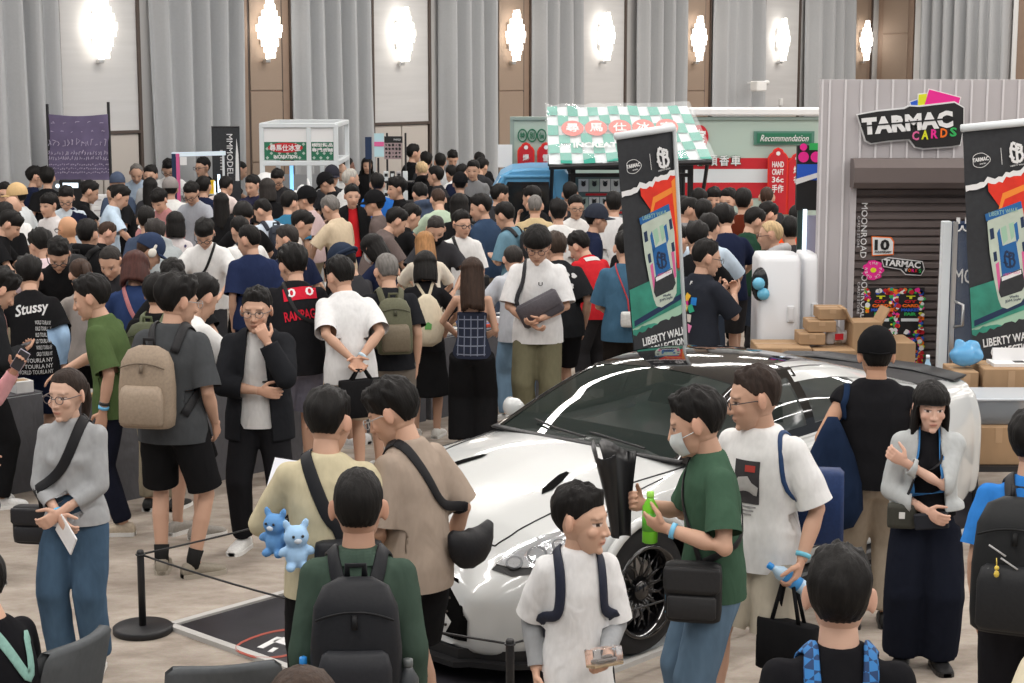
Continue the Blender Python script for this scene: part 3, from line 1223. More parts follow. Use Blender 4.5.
def drape(a0, a1, n, seed, b=WB, along=None, label='', z1=6.9):
 """a full-height curtain gathered into n soft folds"""
 r = random.Random(seed)
 nu = n * 10
 us = np.linspace(0, 1, nu)
 ph = np.cumsum([r.uniform(.6, 1.4) for _ in range(nu)])
 ph = ph / ph[-1] * n * 2 * pi
 amp = .13 + .07 * vnoise(np.c_[us * 7, us * 0, us * 0], seed)
 rows = []
 for z in np.linspace(.03, z1, 9):
  sway = .05 * vnoise(np.c_[us * 4, us * 0 + z * .25, us * 0], seed + 4)
  d = amp * np.sin(ph + .15 * z) + sway
  if along is None:
   rows.append(np.array([rm(a0 + (a1 - a0) * t, b - .24 + e, z) for t, e in zip(us, d)]))
  else:
   rows.append(np.array([rm(along - .24 + e, a0 + (a1 - a0) * t, z) for t, e in zip(us, d)]))
 g = np.array(rows)
 m = MB().grid(g)
 o = m.build('curtain', 'curtain cloth', None, True)
 md = o.modifiers.new('thickness', 'SOLIDIFY')
 md.thickness = .02
 tag(o, label, 'curtain', 'grey wall curtains')
 rail = MB()
 return o
CURT = [(-55, 52, 6, 'grey floor-length curtain at the left edge, beside the purple banner'),
  (147, 235, 5, 'grey curtain between the purple banner bay and the black vertical banner'),
  (287, 362, 5, 'grey curtain hanging behind the white show booth'),
  (435, 488, 4, 'grey curtain above the nose of the blue mini truck'),
  (527, 572, 4, 'grey curtain directly above the left end of the pale green stand'),
  (631, 676, 4, 'grey curtain above the right half of the checkered awning'),
  (708, 754, 4, 'grey curtain over the middle of the pale green stand'),
  (801, 846, 4, 'grey curtain just left of the last wall lamp, above the corrugated booth')]
for i, (u0, u1, n, lb) in enumerate(CURT):
 drape(wa(u0), wa(u1), n, 20 + i, label=lb)
NT = [0]
def trim(mb, mt, nm='trim'):
 NT[0] += 1
 return structure('%s_%d' % (nm, NT[0]), mb, mt)
z_door = on_wall(100, 131)[1]
for u0, u1, uj in ((58, 135, 0), (371, 426, 365), (579, 622, 0), (762, 796, 0)):
 a0, a1 = wa(u0), wa(u1)
 m = MB()
 rbox(m, a0, a1, WB - .05, WB - .002, z_door, 7.1)
 trim(m, 'fabric panel')
 m = MB()
 for x in (a0 - .05, a1):
  rbox(m, x, x + .05, WB - .09, WB - .002, 0, 7.1)
 rbox(m, a0, a1, WB - .09, WB - .002, z_door - .05, z_door)
 trim(m, 'dark trim')
 m = MB()
 w = (a1 - a0 - .06) / 2
 for k in (0, 1):
  rbox(m, a0 + .02 + k * (w + .02), a0 + .02 + k * (w + .02) + w, WB - .06, WB - .004, .02, z_door - .06, 0, .01)
 NT[0] += 1
 o = m.build('door_%d' % NT[0], 'door leaf')
 o['kind'] = 'structure'
 h = MB()
 c = (a0 + a1) / 2
 for k in (-1, 1):
  h.tube([rm(c + k * .07, WB - .06, .95), rm(c + k * .07, WB - .11, .97), rm(c + k * .07, WB - .11, 1.23), rm(c + k * .07, WB - .06, 1.25)], .012, seg=6)
 h.build('door_handle', 'steel', o)
for u0, u1 in ((238, 286), (489, 526), (677, 706), (847, 867)):
 a0, a1 = wa(u0), wa(u1)
 w = a1 - a0
 m = MB()
 rbox(m, a0, a1, WB - .08, WB - .002, 0, 7.1, 0)
 trim(m, 'bronze frame')
 m = MB()
 zs = [0.05] + [on_wall((u0 + u1) / 2, y)[1] for y in (162, 91)] + [7.05]
 for z0, z1 in zip(zs[:-1], zs[1:]):
  rbox(m, a0 + .17 * w, a1 - .17 * w, WB - .10, WB - .081, z0 + .012, z1 - .012, 0, .006)
 trim(m, 'bronze panel')
 m = MB()
 rbox(m, a0 - .06, a0, WB - .14, WB - .002, 0, 7.1)
 rbox(m, a1, a1 + .03, WB - .12, WB - .002, 0, 7.1)
 rbox(m, a0 + .14 * w, a0 + .17 * w, WB - .084, WB - .078, 0, 7.1)
 rbox(m, a1 - .17 * w, a1 - .14 * w, WB - .084, WB - .078, 0, 7.1)
 trim(m, 'dark trim')
ua = a_r
def wb_at(u, v=60):
 d = ray(u, v)
 t = ua / np.dot(d, RH)
 return float(np.dot(d * t, LH))
m = MB()
rbox(m, ua - .08, ua - .002, wb_at(914), wb_at(879), 0, 7.1)
trim(m, 'bronze frame')
m = MB()
rbox(m, ua - .10, ua - .081, wb_at(909), wb_at(884), .1, 4.0, 0, .006)
rbox(m, ua - .10, ua - .081, wb_at(909), wb_at(884), 4.03, 7.0, 0, .006)
trim(m, 'bronze panel')
m = MB()
rbox(m, ua - .08, ua - .002, wb_at(1060), wb_at(1018), 0, 7.1)
trim(m, 'bronze frame')
mat('white strip', (.78, .78, .77), .7)
m = MB()
rbox(m, ua - .06, ua - .002, wb_at(922), wb_at(915), 0, 7.1)
rbox(m, ua - .06, ua - .002, wb_at(1017.5), wb_at(1012.5), 0, 7.1)
trim(m, 'white strip')
drape(wb_at(923), wb_at(1012), 8, 51, along=ua, label='wide grey curtain at the right end, above the large cards sign')
def sconce(a, z, label, b=WB):
 r = thing('wall_lamp', label, 'wall lamp', rm(a, b, z), RZ, 'stepped crystal wall lamps')
 p = MB()
 p.box((0, -.05, 0), (.16, .10, .5), bev=.01)
 p.box((0, -.08, -.50), (.10, .10, .06), bev=.01)
 p.build('back_plate', 'steel', r)
 g = MB()
 steps = [(-.40, .10), (-.30, .13), (-.20, .18), (-.08, .24), (.04, .27), (.16, .22), (.27, .16), (.36, .11), (.43, .08)]
 for i, (zc, w) in enumerate(steps):
  k = max(2, int(w / .038))
  for j in range(k):
   x = -w + 2 * w * (j + .5) / k
   y = -.12 - .07 * math.sqrt(max(0, 1 - (x / (w + .02)) ** 2))
   g.box((x, y, zc + .012 * ((j * 7 + i * 3) % 3 - 1)), (2 * w / k * .8, .05, .115), bev=.006)
 g.build('crystal_rods', 'lamp glass', r)
 return r
for u, v, bz, lb in ((98, 28, 'p', 'crystal wall lamp glowing on the pale panel above the purple banner'),
     (263, 30, 'b', 'crystal wall lamp glowing on the bronze panel above the white show booth'),
     (400, 35, 'p', 'crystal wall lamp glowing on the pale panel above the poster rack'),
     (509.5, 36, 'b', 'crystal wall lamp glowing on the bronze panel left of the checkered awning'),
     (602, 37, 'p', 'crystal wall lamp glowing on the pale panel straight above the checkered awning'),
     (693, 39, 'b', 'crystal wall lamp glowing on the bronze panel above the tall promotional flag'),
     (779, 40, 'p', 'crystal wall lamp glowing on the pale panel above the small white wall box'),
     (860.5, 41, 'b', 'crystal wall lamp glowing on the bronze panel above the corrugated booth')):
 a, z = on_wall(u, v, WB - .1)
 sconce(a, z, lb, WB - (.05 if bz == 'p' else .10))
a, z = on_wall(778, 102)
b_ = MB()
b_.box((0, -.03, 0), (.10, .06, .17), bev=.01)
b_.box((0, -.062, 0), (.06, .01, .12), bev=.004)
o = b_.build('wall_box', 'white strip')
o.location = rm(a, WB - .05, z)
o.rotation_euler = (0, 0, RZ)
tag(o, 'small white control box fixed to the pale wall panel', 'switch box')
a, z = on_wall(749, 86, WB - .6)
r = thing('speaker', 'small white speaker on a bracket in front of the curtain', 'speaker', rm(a, WB - .85, z), RZ)
b_ = MB()
b_.box((0, 0, 0), (.36, .2, .22), bev=.02)
b_.build('cabinet', 'white strip', r)
b_ = MB()
b_.tube([(.15, .1, .02), (.28, .12, .06), (.30, .5, .06)], .02, seg=8)
b_.ball((.28, -.02, .08), (.09, .05, .05))
b_.build('bracket', 'white strip', r)
                # --- light: long ceiling strips, as the windscreen mirrors them
def strip(a, b, la, lb, e):
 l = D.lights.new('ceiling_strip', 'AREA')
 l.shape = 'RECTANGLE'
 l.size, l.size_y = la, lb
 l.energy = e
 l.color = (1, .965, .93)
 o = D.objects.new('ceiling_strip', l)
 COL.objects.link(o)
 o.location = rm(a, b, 7.15)
 o.rotation_euler = (0, 0, RZ)
for b in (-6, -1, 4, 9, 14, 19):
 for a in (2, 12, 22, 32):
  strip(a, b, 8.5, .35, 335)
w = D.worlds.new('hall air')
S.world = w
w.use_nodes = True
w.node_tree.nodes['Background'].inputs[0].default_value = (.80, .86, .95, 1)
w.node_tree.nodes['Background'].inputs[1].default_value = .40
cam = D.cameras.new('camera')
co = D.objects.new('camera', cam)
COL.objects.link(co)
co.location = (0, 0, HC)
co.rotation_euler = (pi / 2 - PITCH, 0, 0)
cam.sensor_width = 36
cam.lens = FPX / 1024 * 36
cam.clip_end = 200
S.camera = co
S.view_settings.view_transform = 'Standard'
S.view_settings.look = 'None'
S.view_settings.gamma = 1
S.view_settings.exposure = -.2
S.view_settings.use_curve_mapping = False
S.cycles.use_denoising = True
S.cycles.max_bounces = 6
S.cycles.transparent_max_bounces = 12
S.cycles.sample_clamp_indirect = 4
                # --- prints, straps and bags
def bvh_of(*objs):
 vs, fs, n = [], [], 0
 for o in objs:
  me = o.data
  V = np.zeros(len(me.vertices) * 3, np.float32)
  me.vertices.foreach_get('co', V)
  V = V.reshape(-1, 3)
  vs += V.tolist()
  fs += [tuple(i + n for i in p.vertices) for p in me.polygons]
  n += len(V)
 return BVHTree.FromPolygons(vs, fs)
def shell(P):
 if not hasattr(P, 'bvh'):
  P.bvh = bvh_of(*[o for o in (P.top, P.bottom) if o])
 return P.bvh
def chest(P, z=1.25):
 c, R = P.J['sp'](z)
 return c, R
def blob(poly, rings=5, dens=None):
 """an outline filled by shrinking rings"""
 poly = np.array(poly, float)
 if dens:
  q = []
  for a, b in zip(poly, np.roll(poly, -1, 0)):
   k = max(1, int(np.linalg.norm(b - a) / dens))
   q += [a + (b - a) * i / k for i in range(k)]
  poly = np.array(q)
 c = poly.mean(0)
 n = len(poly)
 V = np.concatenate([c + (poly - c) * (1 - i / rings) for i in range(rings)] + [c[None]])
 f = []
 for i in range(rings - 1):
  for j in range(n):
   k = (j + 1) % n
   f.append((i * n + j, i * n + k, (i + 1) * n + k, (i + 1) * n + j))
 for j in range(n):
  f.append(((rings - 1) * n + j, (rings - 1) * n + (j + 1) % n, rings * n))
 return V, f
def lay(bvh, V2, f, org, ax, ay, dr, off=.005, far=.6):
 """lay a flat pattern on a surface: shot along dr from beyond it"""
 out, ok = [], True
 org, ax, ay, dr = (np.asarray(t, float) for t in (org, ax, ay, dr))
 for x, y in V2[:, :2]:
  p = org + ax * x + ay * y - dr * far
  h = bvh.ray_cast(Vector(p), Vector(dr), far * 2)
  if h[0] is None:
   h = bvh.find_nearest(Vector(org + ax * x + ay * y))
   out.append(np.array(h[0]) - dr * off)
  else:
   out.append(np.array(h[0]) - dr * off)
 return np.array(out), f
def on_chest(P, side, z, V2, f, mats, dx=0, tilt=0, off=.006, name='print', col=None):
 """a print on the front (side 1) or back (-1) of a top"""
 c, R = chest(P, z)
 c = c + R[:, 0] * dx
 ax = R[:, 0] * (-side)
 ay = R[:, 2]
 if tilt:
  t = math.radians(tilt)
  ax, ay = ax * math.cos(t) + ay * math.sin(t), ay * math.cos(t) - ax * math.sin(t)
 V, f = lay(shell(P), V2, f, c, ax, ay, -R[:, 1] * side, off)
 m = MB().add(V, f)
 return m.build(name, mats, P.top, False, col)
def txt2(t, w, h=None, **k):
 V, f = text_mesh(t, 1.0, extrude=0, **k)
 s = V.max(0) - V.min(0)
 sx = w / s[0]
 return np.c_[V[:, 0] * sx, V[:, 1] * (sx if h is None else h / s[1])], f
def rect2(w, h, x=0, y=0, n=6):
 g = np.array([[(x - w / 2 + w * i / n, y - h / 2 + h * j / n, 0) for j in range(n + 1)] for i in range(n + 1)])
 m = MB().grid(g)
 return m.arr()[:, :2], m.f
def catmull(pts, k=6):
 P = [np.asarray(p, float) for p in pts]
 P = [2 * P[0] - P[1]] + P + [2 * P[-1] - P[-2]]
 out = []
 for i in range(1, len(P) - 2):
  for j in range(k):
   t = j / k
   a, b, c, d = P[i - 1:i + 3]
   out.append(.5 * (2 * b + (c - a) * t + (2 * a - 5 * b + 4 * c - d) * t * t + (3 * b - a - 3 * c + d) * t ** 3))
 out.append(P[-2])
 return out
def strap_mb(P, pts, w=.035, th=.006, snap=.16, mb=None, k=6, off=.004):
 b = shell(P)
 path, nr = [], []
 for p in catmull(pts, k):
  h = b.find_nearest(Vector(p), snap)
  if h[0] is not None:
   n = np.array(h[1])
   q = np.array(h[0])
   if np.dot(p - q, n) < 0 or np.linalg.norm(p - q) < snap:
    p = q + n * (th / 2 + off)
  else:
   n = nrm(p - P.J['sp'](1.2)[0])
  path.append(p)
  nr.append(n)
 path = np.array(path)
 for _ in range(2):
  path[1:-1] = path[1:-1] * .5 + (path[2:] + path[:-2]) * .25
 nr = np.array(nr)
 for _ in range(3):
  nr[1:-1] = nr[1:-1] * .5 + (nr[2:] + nr[:-2]) * .25
 m = mb or MB()
 sd = []
 for i in range(len(path)):
  t = nrm(path[min(i + 1, len(path) - 1)] - path[max(i - 1, 0)])
  sd.append(np.cross(t, nrm(nr[i])))
 m.tube(list(path), [(w / 2, th / 2)] * len(path), seg=8, side=sd, sq=4)
 return m
def worn(P, name, label, cat, base, group=None):
 """a top-level thing in the wearer's own coordinates, its root at base"""
 loc = P.M @ Vector(base)
 r = thing(name, label, cat, loc, P.root.rotation_euler[2], group, P.sc)
 r['_b'] = 0
 del r['_b']
 return r, np.asarray(base, float)
def put(mb, r, base, name, mats, col=None, smooth=True, auto=None):
 mb.v = [v - base for v in mb.v]
 return mb.build(name, mats, r, smooth, col, auto)
def backpack(P, label, col, z=1.20, w=.30, hh=.46, dep=.15, strap=None, pocket=None, side=0, straps=True, fab='nylon', scol=None, extra=True):
 c, R = chest(P, z)
 J = P.J
 sb = shell(P)
 hit = sb.ray_cast(Vector(c - R[:, 1] * .6), Vector(R[:, 1]), 1.0)
 yb = float((np.array(hit[0]) - c) @ R[:, 1]) if hit[0] is not None else -.14
 base = c + R @ np.array([side, yb - dep / 2, -hh / 2])
 r, b = worn(P, 'backpack', label, 'backpack', base)
 m = MB()
 ctr = c + R @ np.array([side, yb - dep / 2 - .012, 0])
 zs = [-.5, -.47, -.35, 0, .3, .44, .5]
 ws = [.42, .48, .5, .5, .46, .36, .18]
 ds = [.40, .48, .5, .5, .42, .30, .14]
 m.tube([ctr + R @ np.array([0, .12 * dep * (t > .3) * (t - .3) * 5, t * hh]) for t in zs], [(a * w, d * dep) for a, d in zip(ws, ds)], seg=24, side=R[:, 0], sq=3.4)
 put(m, r, b, 'body', fab, col)
 pc = pocket or tuple(v * 1.25 for v in col)
 m = MB()
 m.tube([ctr + R @ np.array([0, -dep * .5, t * hh]) for t in (-.46, -.42, -.1, .0, .03)], [(w * a, d * .05) for a, d in zip((.36, .40, .40, .36, .30), (.5, .9, 1, .7, .2))], seg=20, side=R[:, 0], sq=3.4)
 put(m, r, b, 'front_pocket', fab, pc)
 if extra:
  m = MB()
  m.tube([ctr + R @ np.array([x * w, -dep * .5 - .002 + .02 * abs(x), .30 * hh - .35 * x * x * hh]) for x in np.linspace(-.42, .42, 9)], .0045, seg=6)
  m.tube([ctr + R @ np.array([0, -dep * .5, .28 * hh]), ctr + R @ np.array([0, -dep * .55, .18 * hh])], [(.012, .006)] * 2, seg=8, side=R[:, 0])
  put(m, r, b, 'zipper', 'nylon', tuple(v * .5 for v in col))
  m = MB()
  m.tube([ctr + R @ np.array(q) for q in ((-.03, .03, .47 * hh), (-.03, .02, .58 * hh), (.03, .02, .58 * hh), (.03, .03, .47 * hh))], [(.012, .004)] * 4, seg=8)
  put(m, r, b, 'handle', fab, scol or col)
 if straps:
  for s in ((-1, 1) if straps is True else straps):
   x = .085
   pts = [R @ np.array([s * .07, yb - .01, hh * .42]) + c]
   n0, NR = J['sp'](1.45)
   pts += [n0 + NR @ np.array([s * (x + .015), -.07, .02]), n0 + NR @ np.array([s * (x + .02), .0, .03])]
   n1, N1 = J['sp'](1.36)
   pts += [n1 + N1 @ np.array([s * (x + .03), .12, .02])]
   n1, N1 = J['sp'](1.20)
   pts += [n1 + N1 @ np.array([s * (x + .05), .14, 0]), n1 + N1 @ np.array([s * .18, .03, -.05])]
   pts += [c + R @ np.array([s * .13, yb + .0, -hh * .36])]
   put(strap_mb(P, pts, .052, .012), r, b, 'shoulder_strap', fab, scol or strap or col)
 return r, b, ctr, R
def crossbody(P, label, col, shoulder=1, bagpos=(.2, .0, .95), size=(.20, .07, .24), name='shoulder_bag', bag='box', sw=.03, front=True, scol=None, fab='nylon', rot=0, flap=True):
 """strap over one shoulder (1 = the wearer's right) down to a bag at bagpos"""
 J = P.J
 bp = np.array(bagpos, float)
 n0, NR = J['sp'](1.455)
 sh = n0 + NR @ np.array([shoulder * .085, 0, .03])
 R = rotz(math.radians(rot))
 r, b = worn(P, name, label, 'bag', bp - np.array([0, 0, size[2] / 2]))
 m = MB()
 w, d, h = size
 if bag == 'box':
  m.tube([bp + R @ np.array([0, 0, t * h]) for t in (-.5, -.46, -.3, .3, .46, .5)], [(a * w, a2 * d) for a, a2 in zip((.40, .48, .5, .5, .48, .40), (.34, .48, .5, .48, .44, .3))], seg=20, side=R[:, 0], sq=4)
 else:   # sling: a soft crescent
  m.tube([bp + R @ np.array([t * w, 0, .25 * h - h * (1 - (2 * t) ** 2) * .5]) for t in np.linspace(-.5, .5, 9)], [(d * .5 * a, h * .5 * a) for a in (.25, .6, .85, .98, 1, .98, .85, .6, .25)], seg=14, side=R[:, 1])
 put(m, r, b, 'bag_body', fab, col)
 if flap and bag == 'box':
  m = MB()
  m.tube([bp + R @ np.array([0, .50 * d + .004, t * h]) for t in (.46, .40, .10, .02)], [(w * .47, .008), (w * .49, .010), (w * .49, .010), (w * .42, .006)], seg=16, side=R[:, 0], sq=5)
  m.tube([bp + R @ np.array([0, .50 * d, t * h]) for t in (-.02, -.06, -.38, -.42)], [(w * .38, .004), (w * .42, .012), (w * .42, .012), (w * .36, .004)], seg=16, side=R[:, 0], sq=5)
  put(m, r, b, 'flap', fab, tuple(min(1, v * 1.35 + .004) for v in col))
 top = bp + R @ np.array([0, 0, size[2] * .42])
 c1, R1 = J['sp'](1.22)
 t = shoulder
 e1 = bp + R @ np.array([-w * .45, 0, h * .40])
 e2 = bp + R @ np.array([w * .45, 0, h * .40])
 fe, be = (e1, e2)
 sgn = -1 if bp[0] < 0 else 1
 midf = c1 + R1 @ np.array([shoulder * .02 + sgn * .03, .16, 0])
 midb = c1 + R1 @ np.array([shoulder * .02 + sgn * .03, -.16, 0])
 lowf = np.array([bp[0] * .75, max(.10, bp[1] * .6 + .10), (bp[2] + 1.22) / 2 + .05])
 lowb = np.array([bp[0] * .75, min(-.10, bp[1] * .6 - .10), (bp[2] + 1.22) / 2 + .05])
 put(strap_mb(P, [sh, n0 + NR @ np.array([shoulder * .075, .09, -.03]), midf, lowf, top], sw), r, b, 'strap', fab, scol or col)
 put(strap_mb(P, [sh, n0 + NR @ np.array([shoulder * .075, -.09, -.03]), midb, lowb, top], sw), r, b, 'strap', fab, scol or col)
 return r, b
def tote(P, label, col, hand='R', size=(.34, .10, .36), drop=.16, col2=None, hang=None, rot=0, name='tote_bag', soft=False, fab='cloth'):
 """a bag hanging from a hand (or from the point hang)"""
 J = P.J
 h = np.array(hang if hang is not None else J['ha' + hand], float)
 w, d, hh = size
 R = rotz(math.radians(rot))
 ctr = h + np.array([0, 0, -drop - hh / 2])
 r, b = worn(P, name, label, 'bag', ctr - np.array([0, 0, hh / 2]))
 m = MB()
 if soft:
  m.tube([ctr + np.array([0, 0, t * hh]) for t in (.5, .35, .1, -.2, -.42, -.5)], [(a * w, a2 * d) for a, a2 in zip((.16, .30, .44, .5, .42, .2), (.3, .4, .5, .55, .45, .2))], seg=20, side=R[:, 0])
 else:
  m.tube([ctr + np.array([0, 0, t * hh]) for t in (-.5, -.47, 0, .47, .5)], [(a * w, a2 * d) for a, a2 in zip((.47, .5, .5, .5, .49), (.42, .5, .5, .42, .36))], seg=20, side=R[:, 0], sq=6)
 put(m, r, b, 'bag_body', fab, col)
 for s in (-1, 1):
  m = MB()
  p = [ctr + R @ np.array([-w * (.10 if soft else .24), s * d * .25, hh * .46]), h + R @ np.array([-.03, s * .012, -.03]), h + R @ np.array([.03, s * .012, -.03]), ctr + R @ np.array([w * (.10 if soft else .24), s * d * .25, hh * .46])]
  m.tube(p, [(.011, .004)] * 4, seg=8)
  put(m, r, b, 'handle', fab, col2 or col)
 return r, b
def phone(P, label, hand='R', col=(.02, .02, .022), size=(.075, .155, .009), up=None, screen=True, off=(0, 0, 0)):
 J = P.J
 k = hand
 n, d = J['pn' + k], J['hd' + k]
 c = J['wr' + k] + d * .10 + n * .030 + np.array(off)
 x = np.cross(d, n)
 R = np.stack([x, d, n], 1)
 r, b = worn(P, 'phone', label, 'phone', c)
 put(MB().box(c, size, R, bev=.004), r, b, 'case', 'plastic', col, False)
 if screen:
  put(MB().box(c + n * .005, (size[0] * .9, size[1] * .94, .002), R), r, b, 'screen', 'plastic', (.03, .035, .045), False)
 return r
def bottle(P, label, col, hand='R', liquid=None, capc=(.8, .8, .8), h=.20, rad=.032, tilt=None, ct=None, lab=None):
 J = P.J
 k = hand
 c = J['ha' + k] if ct is None else np.array(ct, float)
 r, b = worn(P, 'bottle', label, 'bottle', c - np.array([0, 0, h / 2]))
 R = np.eye(3) if tilt is None else tilt
 m = MB()
 f = lambda z: c + R @ np.array([0, 0, z * h])
 m.tube([f(z) for z in (-.5, -.48, -.1, 0, .22, .36, .42)], [rad * a for a in (.8, 1, 1, .94, 1, .5, .38)], seg=16, side=R[:, 0])
 put(m, r, b, 'bottle_body', 'plastic', col)
 m = MB()
 m.tube([f(z) for z in (.41, .43, .52, .53)], [rad * a for a in (.44, .48, .46, .3)], seg=14, side=R[:, 0])
 put(m, r, b, 'bottle_cap', 'plastic', capc)
 if lab:
  m = MB()
  m.tube([f(z) for z in (-.25, .12)], [rad * 1.03] * 2, seg=16, side=R[:, 0])
  put(m, r, b, 'bottle_label', 'plastic', lab)
 return r
def band(P, hand, col, at=.82, name='wristband'):
 J = P.J
 p = J['el' + hand] * (1 - at) + J['wr' + hand] * at
 d = nrm(J['wr' + hand] - J['el' + hand])
 m = MB()
 m.tube([p - d * .010, p + d * .010], [.036, .035], seg=16)
 o = m.build(name, 'plastic', P.root, True, col)
 return o
                # --- the crowd
C_ = dict(W=(.72, .72, .71), K=(.011, .011, .012), N=(.014, .019, .045), G=(.22, .22, .23), LG=(.46, .47, .48), B=(.07, .19, .36), LB=(.38, .53, .70), OL=(.10, .12, .06), BG=(.56, .46, .33), OR=(.90, .085, .015), R=(.62, .025, .03), BR=(.125, .098, .092), DG=(.036, .036, .04), T=(.05, .19, .30), CR=(.68, .62, .52), GN=(.02, .055, .035), PK=(.75, .52, .50), SL=(.055, .075, .12), PG=(.42, .52, .40), KH=(.30, .26, .19))
HC_ = dict(k=BLACKH, b=(.045, .026, .018), r=(.06, .022, .018), g=(.16, .15, .14), w=(.42, .40, .36), y=(.50, .36, .20), c=(.30, .15, .06), d=(.03, .026, .024))
POSE = {
 'up': dict(hp=6),
 'dn': dict(lean=12, hp=34, L='table', R='table'),
 'ph': dict(lean=8, hp=36, L='waist', R='phone'),
 'bend': dict(lean=34, hp=30, L='table', R='reach'),
 'lt': dict(lean=8, hy=48, hp=16, L='down', R='loose'),
 'rt': dict(lean=8, hy=-48, hp=16, L='loose', R='down'),
 'ltd': dict(lean=14, hy=38, hp=34, L='table', R='waist'),
 'rtd': dict(lean=14, hy=-38, hp=34, L='waist', R='table'),
 'beh': dict(lean=10, hp=22, L='behind', R='behind'),
 'rch': dict(lean=16, hp=24, L='down', R='reach'),
 'fld': dict(lean=4, hp=10, L='fold', R='fold'),
}
PLACED = []
def place_h(u, v, face, pose, sex, h0, hair, need=.60):
 """of the heights near h0, the one that keeps this person clear of those already standing"""
 J = cached_mesh(('pose', (sex, tuple(sorted((k, str(x)) for k, x in pose.items())))), lambda: make_pose(sex, **pose))
 best = None
 for k in (0, .015, -.015, .03, -.03, .045, -.045, .06, -.06, .075, -.075, .09, -.09, .105, -.105, .12, -.12, -.13, -.16, -.19):
  h = h0 + k
  t = J['top'] * (h / 1.74)
  p = at_z(u, v, t[2] + (.02 if hair else 0))
  o = rotz(math.radians(face)) @ (t * np.array([.55, .55, 1]))
  q = (p[0] - o[0], p[1] - o[1])
  d = min([math.hypot(q[0] - x, q[1] - y) for x, y in PLACED], default=9)
  if ab((q[0], q[1], 0))[1] > WB - .75:
   d = -1 + k * -.1
  if best is None or d > best[0] + .01:
   best = (d, h, q)
  if d >= need:
   best = (d, h, q)
   break
 PLACED.append(best[2])
 return best[1]
def crowd(u, v, face, pose, hair, top, col, label, hcol='k', sex='m', h=None, bot=None, bcol=None, need=.60, q=None, **kw):
 po = POSE[pose] if isinstance(pose, str) else pose
 h0 = h or (1.73 if sex == 'm' else 1.63)
 hh = place_h(u, v, face, po, sex, h0, hair and hair not in ('buzz', 'thin'), need)
 d = at_z(u, v, 1.6)[1]
 if q is None:
  q = 2 if d < 10.5 else (1 if d < 17.5 else 0)
 i = len(PLACED)
 b = bot or ('pants', 'shorts', 'slim', 'straight')[i % 4]
 bc = bcol or (C_['K'], C_['N'], C_['DG'], (.06, .08, .12), C_['KH'])[i % 5]
 c = C_[col] if isinstance(col, str) else col
 sk = kw.pop('skin', None) or tuple(s * (0.90 + .04 * (i * 7 % 5)) for s in SKIN)
 sh = ((.7, .7, .7), (.03, .03, .03), (.3, .28, .25))[i % 3]
 return person(label, ('head', u, v), face, po, hh, sex, top=(top, c), bottom=(b, bc), hair=hair, hc=HC_[hcol], skin=sk, shoes=sh, q=q, **kw)
GL = (.02, .02, .022)
